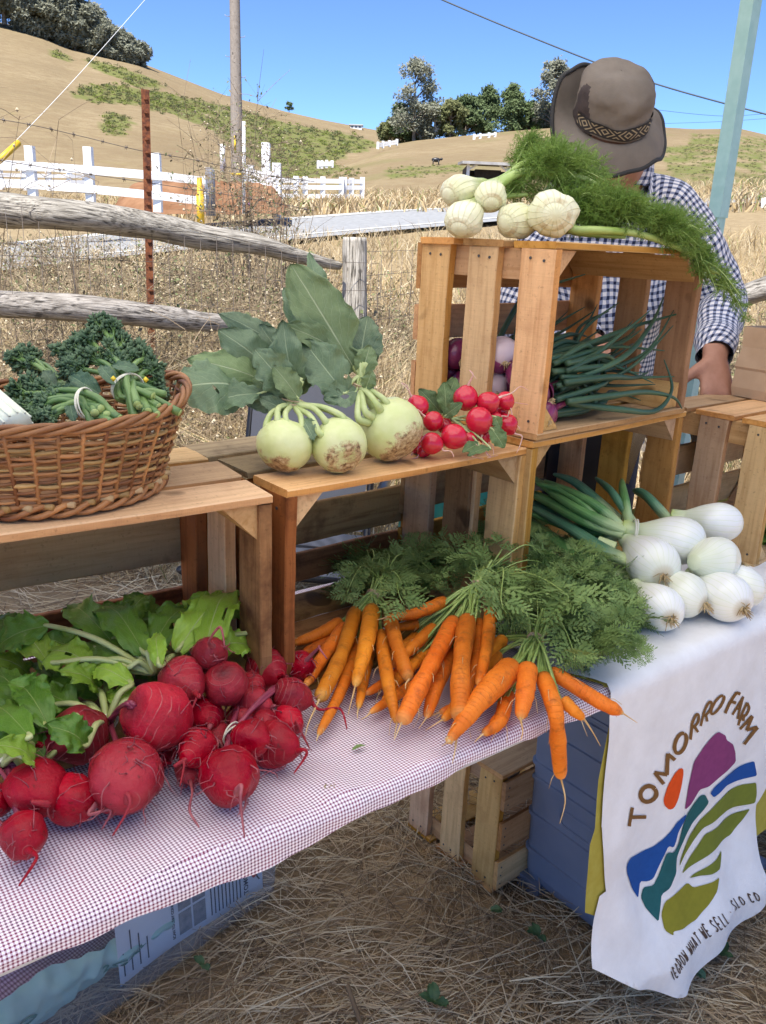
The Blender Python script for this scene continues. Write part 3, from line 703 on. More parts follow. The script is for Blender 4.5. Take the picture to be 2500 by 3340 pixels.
for i, z in enumerate((.10, .19, .28, .315, .40, .47, .55)):
    o = -.012 + z * .018
    lv += [(z, o), (z + .0015, o + .004), (z + .009, o + .004), (z + .0105, o)]
lv += [(.60, .0), (.602, .012), (.63, .012)]
q = MB(); shell(q, lv, .50, .297); q.build('body', m_bin, bin_, smooth=False)
q = MB(); shell(q, [(.631, .016), (.655, .016), (.662, .006)], .50, .297); q.tube([(.02, .03, .664), (.48, .03, .664)], .006, 6); n_v = len(q.v)
q.build('lid', m_bin, bin_, smooth=False)
for zc in (.235, .51):
    q = MB(); oo = .012 - zc * .018 - .0008
    ring = rrect(.09, zc - .018, .20, zc + .018, .017, 6); q.tube([(oo, y, z_) for y, z_ in ring] + [(oo, ring[0][0], ring[0][1])], .0028, 6, cap=False); q.build('handle', m_bin, bin_)
q = MB(); q.sm = False
for x, y in ((.02, .015), (.47, .015), (.02, .26), (.47, .26)):
    q = MB(); q.sm = False; q.box((x + .01, y, .018), (.055, .06, .034)); q.build('foot', m_bin, bin_, smooth=False)
# clear box with its contents, each a thing of its own
k = NT('clear_plastic'); k.base((.72, .77, .85)); k.rough(.22); tr = k.n('ShaderNodeBsdfTransparent'); tr.inputs[0].default_value = (.86, .90, .97, 1)
mx = k.n('ShaderNodeMixShader'); mx.inputs[0].default_value = .80; k.l(k.b.outputs[0], mx.inputs[1]); k.l(tr.outputs[0], mx.inputs[2]); k.l(mx.outputs[0], k.out.inputs[0]); m_clear = k.m
CB = Vector((-.189, 1.48, 0)); cd_ = Vector((-.631, -.776, 0)); cb_ = Vector((-.776, .631, 0))
cyaw = math.atan2(-cd_.y, -cd_.x)
cbx = CB + cd_ * .72
clear = thing('clear_box', 'clear plastic box on the straw under the gingham cloth, leaflet and bag inside', 'box', cbx, cyaw)
q = MB(); lv = [(.012, .0), (.02, .004), (.30, .016), (.303, .024), (.315, .024)]
shell(q, lv, .72, .42, .025); q.build('body', m_clear, clear)
q = MB(); shell(q, [(.316, .026), (.335, .028), (.342, .015)], .72, .42, .025); q.build('lid', m_clear, clear)
def cbp(x, y, z): return cbx - cd_ * x + cb_ * y + Vector((0, 0, z))
m_paper = simple('leaflet_paper', (.72, .73, .75), (.78, .79, .8), 30, .6, .05)
m_ink = simple('print_ink', (.03, .035, .06), (.05, .055, .08), 60, .6, 0)
m_ph = simple('leaflet_photo', (.10, .12, .16), (.38, .36, .34), 55, .5, 0, lo=.3, hi=.7)
m_red = simple('red_print', (.6, .06, .04), (.65, .08, .05), 30, .6, 0)
leaf_o = thing('leaflet', 'printed white leaflet with photos and small text inside the clear box', 'leaflet', cbp(.55, .02, .02), cyaw)
def lp(x, z, y=0.0): return Vector((x, y + .012 * (z / .2), z))
q = MB(); q.grid(14, 8, lambda u, v: lp(-.20 + .345 * u, .005 + .23 * v, .004 + .006 * math.sin(u * 5))); q.build('sheet', m_paper, leaf_o)
def lq(x, z, d=0.0): u = (x + .20) / .345; return lp(x, z, .004 + .006 * math.sin(u * 5) - .0012 - d)
def pr_rect(name, x0, z0, x1, z1, m): q = MB(); q.grid(6, 2, lambda u, v: lq(x0 + (x1 - x0) * u, z0 + (z1 - z0) * v)); return q.build(name, m, leaf_o)
for i in range(2):
    for j in range(3): pr_rect('photo', -.062 + i * .033, .02 + j * .055, -.033 + i * .033, .07 + j * .055, m_ph)
q = MB()
for i in range(9):
    x = .012 + i * .0088; q.grid(4, 2, lambda u, v: lq(x + .003 * u, .02 + (.16 + .03 * ((i * 7) % 3) / 3) * v))
for i in range(4):
    x = -.19 + i * .018; q.grid(3, 2, lambda u, v: lq(x + .003 * u, .02 + (.05 + .02 * ((i * 5) % 3)) * v))
t_ = q.build('text_line', m_ink, leaf_o); t_['kind'] = 'stuff'
def text_mesh(s, size, bold=0.0):
    cu = bpy.data.curves.new('text', 'FONT'); cu.body = s; cu.size = size; cu.offset = bold; cu.resolution_u = 3
    o = bpy.data.objects.new('text', cu); COL.objects.link(o); dg = bpy.context.evaluated_depsgraph_get(); dg.update()
    me = o.evaluated_get(dg).to_mesh(); vs = [v.co.copy() for v in me.vertices]; fs = [tuple(p.vertices) for p in me.polygons]
    o.evaluated_get(dg).to_mesh_clear(); bpy.data.objects.remove(o); bpy.data.curves.remove(cu); return vs, fs
for s, sz, x, z0 in (('TOMORRO FARM', .016, .104, .02), ('SCAN TO STAY CONNECTED', .008, -.072, .02)):
    vs, fs = text_mesh(s, sz, .0004); q = MB(); q.add([lq(x - p.y, z0 + p.x, .0003) for p in vs], fs); q.build('lettering', m_ink, leaf_o)
q = MB(); q.add([lq(.122 + .007 * math.cos(t * math.pi / 8), .055 + .008 * math.sin(t * math.pi / 8), .0004) for t in range(16)], [tuple(range(16))]); q.build('emblem', m_red, leaf_o)
q = MB(); q.ribbon(curve_pts([lq(.135, .035, .0004), lq(.128, .05, .0004), lq(.134, .07, .0004), lq(.126, .09, .0004), lq(.132, .11, .0004)], 20), .0018, Vector((1, 0, 0))); q.build('emblem', m_ink, leaf_o)
m_bag = simple('mint_film', (.38, .66, .56), (.52, .78, .68), 18, .35, .6, 30, trans=.3)
bag = thing('film_bag', 'crumpled mint green compost bag inside the clear box', 'bag', cbp(.20, .05, .02), cyaw)
q = MB()
def bagf(u, v):
    x = -.14 + .42 * u; z = .01 + .03 * u + (.10 + .05 * math.sin(u * 4 + 1)) * v * (.55 + .6 * u * (1.3 - u)); p = Vector((x, .0, z))
    return p + Vector((0, -.02 * math.sin(v * 3.1) + nz((x, 0, z), 40) * .012, nz((x, 3, z), 30) * .01))
q.grid(50, 20, bagf); q.build('film', m_bag, bag)
m_bagtxt = simple('green_print', (.03, .20, .15), (.05, .24, .18), 30, .5, 0)
for s, sz, u0, v0 in (('2GAL', .045, .62, .35), ('BIO', .06, .12, .30)):
    vs, fs = text_mesh(s, sz, .001); q = MB(); q.add([bagf(u0 + (p.x * .9 + p.y * -.1) / .42, min(1, v0 + (p.y + p.x * .12) / .16)) + Vector((0, -.003, 0)) for p in vs], fs); q.build('lettering', m_bagtxt, bag)
m_gpur = gingham('plum_gingham', .006, (.10, .02, .06), (.30, .12, .22), (.55, .35, .45))
fc_ = thing('folded_cloth', 'folded plum gingham cloth inside the clear box', 'cloth', cbp(.12, .06, .02), cyaw); q = MB()
q.grid(50, 24, lambda u, v: Vector((-.1 + .38 * u, .03 + .02 * math.sin(v * 9) + .015 * math.sin(v * 19 + u * 6), .005 + .22 * v - .06 * u * v)), uv=lambda u, v: (u * .38 + v * .1, v * .26)); q.build('fold', m_gpur, fc_)
m_dkb = simple('dark_card', (.05, .055, .075), (.07, .075, .10), 20, .6, .1)
dk = MB(); dk.sm = False; dk.box((0, 0, .12), (.15, .10, .22)); o = dk.build('card_box', m_dkb, smooth=False); o.location = cbp(.40, .18, .02); o.rotation_euler = (0, 0, cyaw)
tag(o, 'dark slate cardboard carton standing inside the clear box', 'carton')
m_tan = simple('tan_card', (.36, .22, .11), (.42, .27, .14), 20, .7, .1)
o = MB(); o.sm = False; o.box((0, 0, .12), (.06, .10, .22)); o = o.build('card_box', m_tan, smooth=False); o.location = cbp(.66, .12, .02); o.rotation_euler = (0, 0, cyaw)
tag(o, 'tan cardboard carton at the end of the clear box beside the leaflet', 'carton')
# ------------------------------------------------------------------ folding chair behind the table
m_mesh = NT('grey_textile_mesh'); k = m_mesh; c_ = k.coord('Object'); w1 = k.n('ShaderNodeTexWave'); w1.inputs['Scale'].default_value = 160; w1.bands_direction = 'X'; k.l(c_, w1.inputs[0])
w2 = k.n('ShaderNodeTexWave'); w2.inputs['Scale'].default_value = 160; w2.bands_direction = 'Z'; k.l(c_, w2.inputs[0])
k.base(k.ramp(k.math('MULTIPLY', w1.outputs[1], w2.outputs[1]), [(.1, (.14, .145, .165)), (.7, (.25, .255, .28))])); k.rough(.7); k.bump(k.noise(c_, 60, 4), .2)
m_dk = simple('black_tube', (.012, .012, .016), (.02, .02, .025), 20, .4, 0)
cc = aty(655, 900, 2.62); chair = thing('folding_chair', 'grey mesh folding chair behind the table below the kohlrabi leaves', 'chair', (cc.x, cc.y, terr(cc.x, cc.y)), math.radians(-6))
q = MB(); q.grid(12, 14, lambda u, v: Vector((-.20 + .40 * u, .02 + .16 * v - .02 * math.sin(math.pi * u), .44 + .47 * v))); q.build('backrest', m_mesh.m, chair)
q = MB(); q.grid(12, 12, lambda u, v: Vector((-.23 + .46 * u, -.45 + .46 * v, .43 - .02 * math.sin(math.pi * u) * math.sin(math.pi * v) + .03 * (1 - v)))); q.build('seat', m_mesh.m, chair)
for sx in (-1, 1):
    q = MB(); q.tube(curve_pts([(sx * .24, -.40, 0), (sx * .24, -.2, .25), (sx * .215, .02, .46), (sx * .21, .185, .845)], 14), .012, 8); q.build('frame', m_dk, chair)
    q = MB(); q.tube([(sx * .25, .22, 0), (sx * .25, -.45, .45)], .011, 8); q.build('leg', m_dk, chair)
    q = MB(); q.tube(curve_pts([(sx * .27, .05, .62), (sx * .28, -.2, .65), (sx * .27, -.4, .62)], 8), .016, 8); q.build('armrest', m_dk, chair)
q = MB(); q.tube([(-.21, .18, .84), (.21, .18, .84)], .011, 8); q.build('crossbar', m_dk, chair); q = MB(); q.tube([(-.24, -.45, .455), (.24, -.45, .455)], .011, 8); q.build('crossbar', m_dk, chair); q = MB(); q.tube([(-.24, -.12, .41), (.24, -.12, .41)], .018, 6); q.build('crossbar', m_dk, chair)
# ------------------------------------------------------------------ things at the right end and behind the right crates
m_kraft = simple('kraft_paper', (.42, .28, .17), (.48, .33, .21), 14, .75, .25, 60)
kb = cpt('FR', .325, .17, .299)
pb = thing('paper_bag', 'brown paper bag standing on the crate at the right edge', 'bag', kb, math.radians(35)); q = MB(); q.sm = False
def bagring(z, w, d): return [(-w, -d, z), (0, -d * (1 - z * .5), z), (w, -d, z), (w * (1 - z * .2), 0, z), (w, d, z), (0, d, z), (-w, d, z), (-w * (1 - z * .25), 0, z)]
vs = []
for z_, w_, d_ in ((0, .085, .055), (.02, .088, .058), (.06, .085, .056), (.066, .0875, .0585), (.11, .083, .05), (.155, .086, .053)): vs += bagring(z_, w_, d_)
q.add(vs, [(i * 8 + j, i * 8 + (j + 1) % 8, (i + 1) * 8 + (j + 1) % 8, (i + 1) * 8 + j) for i in range(5) for j in range(8)] + [tuple(range(7, -1, -1))]); q.build('sheet', m_kraft, pb, smooth=False)
m_burlap = NT('burlap'); k = m_burlap; c_ = k.coord('Object'); ck = k.n('ShaderNodeTexChecker'); ck.inputs['Scale'].default_value = 330; k.l(c_, ck.inputs[0]); k.base(k.mix(ck.outputs['Fac'], (.36, .25, .13), (.10, .06, .03))); k.rough(.95)
bs = aty(1490, 845, 1.86); q = MB()
q.grid(16, 12, lambda u, v: Vector((-.10 + .20 * u, -.07 + .14 * v, .32 * (1 - .6 * (abs(u - .5) * 2) ** 3) + .02 * nz((u * 3, v * 3, 0)) - .03 * v)))
o = q.build('burlap_sack', m_burlap.m); o.location = (bs.x - .01, bs.y + .05, bs.z - .34); tag(o, 'coarse brown burlap sack behind the upper crate beside the hand', 'sack')
m_teal = simple('teal_film', (.03, .22, .22), (.06, .36, .34), 12, .3, .5, 30, trans=.25)
q = MB(); tp = cpt('RC', .26, .40, .0)
q.grid(24, 18, lambda u, v: Vector((-.11 + .24 * u, .05 * math.sin(u * 3) + .02 * nz((u * 5, v * 5, 0)), .0 + .27 * v + .03 * math.sin(u * 9)))); o = q.build('film_bag', m_teal); o.location = tp; o.rotation_euler = (0, 0, math.radians(20)); tag(o, 'teal plastic bag behind the lower right crate, seen through its slats', 'bag')
q = MB(); q.sm = False
for x0, x1, y0, y1 in ((-.14, .14, -.10, -.094), (-.14, .14, .094, .10), (-.14, -.134, -.094, .094), (.134, .14, -.094, .094)):
    q.box(((x0 + x1) / 2, (y0 + y1) / 2, .10), (x1 - x0, y1 - y0, .2))
q.box((0, 0, .004), (.266, .187, .008)); o = q.build('black_tub', m_dk, smooth=False); p_ = cpt('RC', .58, .36, 0); o.location = p_; o.rotation_euler = (0, 0, math.radians(40)); tag(o, 'black plastic tub behind the lower right crate', 'tub')
# ------------------------------------------------------------------ the seller
m_skin = simple('skin', (.36, .17, .105), (.44, .22, .145), 30, .5, .25, 180, spec=.35)
m_jean = simple('dark_denim', (.015, .022, .045), (.03, .04, .075), 60, .8, .3, 300)
m_navyging = gingham('navy_gingham', .0165, (.012, .018, .055), (.24, .26, .36), (.74, .70, .70), tint=(.015, .022, .06))
m_hat = simple('taupe_canvas', (.135, .114, .098), (.188, .160, .138), 10, .85, .3, 240, spec=.15)
m_hatd = simple('hat_mesh_panel', (.035, .025, .025), (.055, .04, .04), 60, .8, .4, 600)
m_bind = simple('black_binding', (.012, .011, .012), (.018, .017, .018), 40, .7, .1)
def loft(mb, rings, n=20, mi=0, uvf=None, cap=True):
    """rings: (centre, side vector*rx, front vector*ry)"""
    vs = []
    for c, a, b_ in rings:
        for j in range(n):
            t = 2 * math.pi * j / n; vs.append(Vector(c) + Vector(a) * math.cos(t) + Vector(b_) * math.sin(t))
    k_ = len(rings); fs = [(i * n + j, i * n + (j + 1) % n, (i + 1) * n + (j + 1) % n, (i + 1) * n + j) for i in range(k_ - 1) for j in range(n)]
    if cap: fs += [tuple(range(n - 1, -1, -1)), tuple(range((k_ - 1) * n, k_ * n))]
    return mb.add(vs, fs, mi)
def limb(mb, pts, rad, n=14, k_=24, flat=1.0):
    P = curve_pts(pts, k_); R_ = [interp(i / (k_ - 1), [(j / (len(rad) - 1), r) for j, r in enumerate(rad)]) for i in range(k_)]
    mb.tube(P, R_, n, flat=flat)
def fuse(mb, name, mat, vox, parent, origin, smooth_it=6):
    o = mb.build('tmp_body', mat, None, origin); o.location = (0, 0, 0)
    md = o.modifiers.new('r', 'REMESH'); md.mode = 'VOXEL'; md.voxel_size = vox
    sm = o.modifiers.new('s', 'SMOOTH'); sm.iterations = smooth_it; sm.factor = .5
    dg = bpy.context.evaluated_depsgraph_get(); dg.update(); me = bpy.data.meshes.new_from_object(o.evaluated_get(dg)); bpy.data.objects.remove(o)
    me.name = name; me.materials.clear(); me.materials.append(mat); me.polygons.foreach_set('use_smooth', [True] * len(me.polygons))
    o = bpy.data.objects.new(name, me); COL.objects.link(o); o.parent = parent; return o
PY = 2.22
feet = Vector((aty(1335, 500, PY).x, PY + .10, 0)); feet.z = 0
per = thing('person', 'person in a taupe sun hat and navy gingham shirt looking down behind the crates', 'person', feet)
def up_(px, py, y): return aty(px, py, y)
neck = up_(1352, 372, PY + .05); brim_c = up_(1320, 253, PY - .06)
pitch_, roll_ = math.radians(37), math.radians(-12)
Rh = Matrix.Rotation(math.radians(17), 3, 'Z') @ Matrix.Rotation(pitch_, 3, 'X') @ Matrix.Rotation(roll_, 3, 'Y')
hx, hy, hz = Rh @ Vector((1, 0, 0)), Rh @ Vector((0, 1, 0)), Rh @ Vector((0, 0, 1))       # hx: image right, -hy: the way the face looks, hz: top of the head
head = brim_c - hz * .055 + hy * .005
shl_c = Vector((neck.x - .005, neck.y + .06, neck.z - .075))
shR = up_(1462, 448, PY + .08); shL = Vector((2 * shl_c.x - shR.x, shR.y + .02, shR.z - .01))
elb = up_(1560, 652, PY + .06); wri = up_(1545, 772, PY - .22); hnd = up_(1530, 812, PY - .27)
elbL = Vector((shL.x - .06, shL.y - .02, shL.z - .29)); wriL = Vector((shL.x + .09, shL.y - .26, elbL.z - .03))
hip = Vector((shl_c.x, shl_c.y + .10, .95))
body = MB()
loft(body, [(hip - Vector((0, 0, .08)), (.15, 0, 0), (0, .11, 0)), (hip, (.165, 0, 0), (0, .12, 0)), (hip + Vector((0, -.02, .18)), (.145, 0, 0), (0, .105, 0)), (shl_c + Vector((0, .05, -.18)), (.16, 0, 0), (0, .11, 0)), (shl_c + Vector((0, .02, -.05)), (.15, 0, 0), (0, .09, 0)), (shl_c + Vector((0, 0, .02)), (.08, 0, 0), (0, .065, 0))])
limb(body, [shl_c + Vector((0, 0, -.02)), neck.lerp(head, .2), head - hz * .05], [.062, .056, .056])
def sph(mb, c, R, rr, sub=3):
    V, Fc = ICO[sub]; mb.add([c + R @ Vector((p.x * rr[0], p.y * rr[1], p.z * rr[2])) for p in V], Fc)
sph(body, head, Rh, (.074, .092, .108)); sph(body, head - hz * .06 - hy * .025, Rh, (.058, .066, .062))      # skull, jaw
limb(body, [head - hy * .085 + hz * .02, head - hy * .108 - hz * .012, head - hy * .098 - hz * .03], [.010, .015, .012], 8, 8)      # nose
sph(body, head - hy * .083 - hz * .062, Rh, (.024, .012, .007), 2); sph(body, head - hy * .082 - hz * .074, Rh, (.022, .013, .008), 2)          # lips
for s_ in (-1, 1):
    sph(body, head + hx * (.074 * s_) - hz * .01, Rh, (.010, .02, .032), 2)                                      # ears
    sph(body, head + hx * (.03 * s_) - hy * .078 + hz * .032, Rh, (.024, .014, .008), 2)                         # brows
limb(body, [shR, elb, wri], [.05, .042, .028]); limb(body, [shL, elbL, wriL], [.05, .042, .028])
for s_ in (-1, 1):
    limb(body, [hip + Vector((.085 * s_, 0, -.06)), hip + Vector((.10 * s_, -.03, -.45)), Vector((hip.x + .10 * s_, hip.y, .08))], [.085, .06, .042])
    limb(body, [(hip.x + .10 * s_, hip.y + .05, .05), (hip.x + .11 * s_, hip.y - .10, .045), (hip.x + .12 * s_, hip.y - .17, .035)], [.04, .045, .032], 12, 10)
def hand(mb, wr, ctr, out, nrm, thumb, sp=1.0, curl=.5):
    """palm from the wrist towards ctr; out = finger direction, nrm = back of the hand, thumb = side of the thumb"""
    out = out.normalized(); nrm = (nrm - out * nrm.dot(out)).normalized(); th = thumb - out * thumb.dot(out) - nrm * thumb.dot(nrm); th.normalize()
    kn = wr + out * .088
    loft(mb, [(wr - out * .03, th * .028, nrm * .021), (wr, th * .029, nrm * .020), (wr + out * .04, th * .040, nrm * .0165), (kn, th * .043, nrm * .014), (kn + out * .012, th * .040, nrm * .010)], 16)
    for i, (o_, l) in enumerate(((.031, .074), (.011, .082), (-.010, .076), (-.030, .060))):
        p0 = kn + th * o_ - out * .012; d = (out + th * (o_ * 2.2)).normalized(); c = curl * (1 + .12 * i)
        d2 = (d * math.cos(c) - nrm * math.sin(c)).normalized(); d3 = (d * math.cos(2.0 * c) - nrm * math.sin(2.0 * c)).normalized()
        a = p0 + d * .012 ; b1 = a + d2 * l * .46; b2 = b1 + d3 * l * .32; b3 = b2 + (d * math.cos(2.6 * c) - nrm * math.sin(2.6 * c)) * l * .26
        limb(mb, [p0, a, b1, b2, b3], [.0105, .0105, .0095, .0085, .0065], 10, 14)
    t0 = wr + th * .022 + out * .018; limb(mb, [t0, t0 + th * .03 + out * .022 - nrm * .006, t0 + th * .050 + out * .038 - nrm * .014, t0 + th * .062 + out * .062 - nrm * .020], [.016, .0145, .0115, .0085], 10, 14)
hdir = Vector((.02, -.50, -.86)); hand(body, wri, hnd, hdir, Vector((.15, -.86, .5)), Vector((-1, -.1, .05)), curl=.55)
hand(body, wriL, None, Vector((.5, -.75, -.45)), Vector((.2, -.4, .9)), Vector((.6, .4, .3)), curl=.45)
fuse(body, 'body', m_skin, .0055, per, feet, 5)
# face details
fb = MB()
for s_ in (-1, 1): fb.blob(head + hx * (.03 * s_) - hy * .083 + hz * .012, .0115, 0, 2)
m_eye = simple('eye', (.5, .48, .45), (.55, .52, .5), 5, .2, 0); fb.build('eyes', m_eye, per, feet)['kind'] = 'stuff'
hb = MB()
sph(hb, head + hy * .012 + hz * .012, Rh, (.079, .092, .105)); m_hair = simple('brown_hair', (.05, .035, .025), (.10, .07, .05), 60, .6, .5, 200); hb.build('hair', m_hair, per, feet)
# shirt: torso, sleeves, collar, with its checks laid along the cloth
sh = MB()
def cloth_tube(mb, pts, rx, ry, side, n=48, k_=60, wr=.006, seed=0, u0=0.0, front=None, fold=.0):
    P = curve_pts(pts, k_); L = 0; base = len(mb.v); tot = []
    for i in range(k_):
        if i: L += (P[i] - P[i - 1]).length
        t = (P[min(i + 1, k_ - 1)] - P[max(0, i - 1)]).normalized(); a = Vector(side); a = (a - t * a.dot(t)).normalized(); b_ = t.cross(a)
        f = i / (k_ - 1); R1 = interp(f, rx); R2 = interp(f, ry)
        for j in range(n + 1):
            th = 2 * math.pi * j / n; d = a * (math.cos(th) * R1) + b_ * (math.sin(th) * R2); p = P[i] + d
            w = nz(p, 22, seed) * wr + nz(p, 9, seed + 4) * wr * 1.6 + fold * math.sin(f * 34 + 2.2 * math.sin(th * 1.0 + seed) + seed) * (.5 + .5 * math.cos(th - 2.4))
            mb.uv[len(mb.v)] = (u0 + th / (2 * math.pi) * (R1 + R2) * math.pi * 1.0 + .02 * nz(p, 8, 1), L + .012 * nz(p, 8, 7)); mb.v.append(tuple(p + d.normalized() * w))
    fs = [(base + i * (n + 1) + j, base + i * (n + 1) + j + 1, base + (i + 1) * (n + 1) + j + 1, base + (i + 1) * (n + 1) + j) for i in range(k_ - 1) for j in range(n)]
    mb.f.extend(fs); mb.m.extend([0] * len(fs))
X_ = Vector((1, 0, 0))
cloth_tube(sh, [hip + Vector((0, 0, -.12)), hip + Vector((0, -.01, .12)), shl_c + Vector((0, .05, -.22)), shl_c + Vector((0, .03, -.10)), shl_c + Vector((0, .015, -.01)), neck + Vector((0, .03, -.005))],
           [(0, .19), (.3, .185), (.55, .205), (.72, .205), (.83, .165), (.93, .085), (1, .066)], [(0, .14), (.4, .14), (.7, .135), (.83, .105), (.93, .075), (1, .066)], X_, 90, 80, .006, 1.3)
shirt = sh.build('shirt', m_navyging, per, feet)
for a_, e_, w_, sd in ((shR, elb, wri, 1), (shL, elbL, wriL, -1)):
    q = MB(); e2 = (e_ - a_).normalized(); w2 = (w_ - e_).normalized()
    cloth_tube(q, [a_ - Vector((sd * .10, 0, -.02)), a_ - Vector((sd * .02, 0, .0)), a_.lerp(e_, .5) + Vector((sd * .008, 0, 0)), e_ + Vector((sd * .005, .01, 0)), e_.lerp(w_, .5), w_ - w2 * .012], [(0, .060), (.18, .068), (.45, .062), (.66, .060), (.85, .052), (.95, .046), (1, .043)],
               [(0, .070), (.18, .075), (.45, .066), (.66, .064), (.85, .053), (.95, .047), (1, .040)], X_ if True else X_, 60, 70, .005, 3.1 * sd, fold=.0045)
    q.build('sleeve', m_navyging, shirt, feet)
    for v in bpy.data.objects: pass
q = MB(); cloth_tube(q, [neck + Vector((0, .03, -.03)), neck + Vector((0, .03, .012)), neck + Vector((0, .035, .035))], [(0, .082), (1, .07)], [(0, .08), (1, .07)], X_, 50, 10, .004, 8); q.build('collar', m_navyging, shirt, feet)
q = MB()
loft(q, [(hip - Vector((0, 0, .16)), (.165, 0, 0), (0, .125, 0)), (hip + Vector((0, 0, .02)), (.175, 0, 0), (0, .13, 0)), (hip + Vector((0, 0, .06)), (.165, 0, 0), (0, .12, 0))], 30)
for s_ in (-1, 1): limb(q, [hip + Vector((.088 * s_, 0, -.07)), hip + Vector((.10 * s_, -.025, -.45)), Vector((hip.x + .10 * s_, hip.y, .06))], [.098, .075, .068], 18)
q.build('trousers', m_jean, per, feet)
# hat
def hp(x, y, z): return brim_c + hx * x + hy * y + hz * z
def brim_r(t):      # t = 0 towards the image right, pi*1.5 = the front
    return .140 + .004 * max(0, -math.sin(t)) ** 2 - .006 * max(0, math.sin(t)) - .002 * max(0, math.cos(t - .3)) ** 2
def brimf(u, v):
    t = 2 * math.pi * u; r0 = Vector((.083 * math.cos(t), .100 * math.sin(t))); R_ = brim_r(t); r1 = Vector((R_ * math.cos(t) * .98, R_ * math.sin(t)))
    p = r0.lerp(r1, v); fr = max(0, -math.sin(t)); bk = max(0, math.sin(t)); sd_ = abs(math.cos(t))
    z = -.032 * v * v * fr - .030 * v * v * sd_ ** 2 + .085 * v * v * max(0, math.cos(t - 2.2)) ** 2 + .022 * v * v * max(0, math.cos(t - .65)) ** 3 + .006 * v * math.sin(t * 5 + 1) + .003 * v * math.sin(t * 11) - .008 * v
    return hp(p.x, p.y, z - .004)
hat_b = MB(); hat_b.grid(96, 16, brimf, closed_u=True); hat_b.grid(96, 16, lambda u, v: brimf(u, v) - hz * .004, closed_u=True)
hat = None
def crownf(u, v):
    t = 2 * math.pi * u; h = .110; a = v
    if a < .45: s_ = 1 - .04 * (a / .45); z = h * .58 * a / .45
    else: b_ = (a - .45) / .55; s_ = .96 * max(0.0, math.cos(b_ * math.pi / 2)) ** .58; z = h * (.58 + .42 * math.sin(b_ * math.pi / 2))
    p = Vector((.087 * math.cos(t) * s_, .101 * math.sin(t) * s_)); q_ = hp(p.x, p.y, z)
    return q_ + (hx * math.cos(t) + hy * math.sin(t)) * (nz(q_, 26) * .006 + nz(q_, 60) * .002) + hz * (nz(q_, 24, 3) * .006)
cb = MB(); cb.grid(120, 40, crownf, closed_u=True)
crown_o = cb.build('hat_crown', [m_hat, m_hatd], per, feet)
for f in crown_o.data.polygons:
    i = f.index % 120; j = f.index // 120; a = (i + .5) / 120 * 360
    if j < 26 and any(abs((a - c_ + 180) % 360 - 180) < 30 * (1 - j / 28) ** .8 for c_ in (186, 350)): f.material_index = 1
hb_ = hat_b.build('hat_brim', m_hat, crown_o, feet)
q = MB(); q.tube([brimf(i / 120, 1.0) - hz * .002 for i in range(121)], .0052, 7, cap=False); q.build('binding', m_bind, crown_o, feet)
k = NT('woven_band'); sp = k.n('ShaderNodeSeparateXYZ'); k.l(k.coord('UV'), sp.inputs[0])
uu = k.math('ABSOLUTE', k.math('SUBTRACT', k.math('FRACT', k.math('MULTIPLY', sp.outputs[0], 5.0)), .5)); vvv = k.math('ABSOLUTE', k.math('SUBTRACT', sp.outputs[1], .5))
dm = k.math('ADD', k.math('MULTIPLY', uu, 1.3), vvv); z1 = k.ramp(k.math('FRACT', k.math('MULTIPLY', dm, 3.1)), [(.45, 0.0), (.5, 1.0), (.8, 1.0), (.85, 0.0)])
edge = k.ramp(vvv, [(.36, 1.0), (.38, 0.0)]); k.base(k.mix(k.math('MULTIPLY', z1, edge), (.014, .012, .012), (.28, .22, .14))); k.rough(.8)
q = MB(); q.grid(70, 6, lambda u, v: crownf((180 + 6 + 168 * u) / 360, .035 + .20 * v) + (hx * math.cos(math.radians(186 + 168 * u)) + hy * math.sin(math.radians(186 + 168 * u))) * .0035, uv=lambda u, v: (u, v)); q.build('band', k.m, crown_o, feet)
# ------------------------------------------------------------------ old rail fence, wires, posts
m_grey = wood_mat('weathered_wood', (.47, .43, .38), (.28, .25, .215), (.16, .14, .115), .4, weather=(.035, .03, .026))
m_rust = simple('rusty_steel', (.09, .028, .014), (.26, .085, .03), 45, .85, .5, 120)
m_wire = simple('wire', (.07, .055, .045), (.12, .10, .09), 30, .6, 0)
m_wpaint = simple('white_paint', (.70, .71, .72), (.80, .80, .80), 4, .5, .1)
def old_log(name, pts, rad, mat, label, cat, group=None, n=14, k_=60, rough_=.12, flat=.8):
    P = curve_pts(pts, k_); R_ = [interp(i / (k_ - 1), [(j / (len(rad) - 1), r) for j, r in enumerate(rad)]) for i in range(k_)]
    q = MB(); q.tube(P, R_, n, flat=flat); c0 = P[k_ // 2]
    vs = []
    for i in range(k_):
        for j in range(n):
            p = Vector(q.v[i * n + j]); d = p - P[i]; g = nz((j * 1.3, i * .04, rad[0]), 1.1) * .45 + nz((j * 3.1, i * .13, 4), 1.0) * .35 - (.5 if j in (3, 9) else 0) * smooth(-.1, .3, nz((i * .07, j, 8), 1))
            vs.append(tuple(P[i] + d * (1 + g * rough_ * 3)))
    q.v = vs
    # local frame with X along the log so its grain follows it
    ax = (P[-1] - P[0]).normalized(); qu = ax.to_track_quat('X', 'Z'); M = qu.to_matrix().to_4x4(); M.translation = c0; inv = M.inverted()
    q.v = [tuple(inv @ Vector(p)) for p in q.v]
    o = q.build(name, mat); o.matrix_world = M; return tag(o, label, cat, group)
rA = aty(-80, 447, 4.3); rB = aty(120, 462, 4.5); rC = aty(330, 487, 4.9); rD = aty(560, 528, 5.3); rE = aty(735, 575, 5.6)
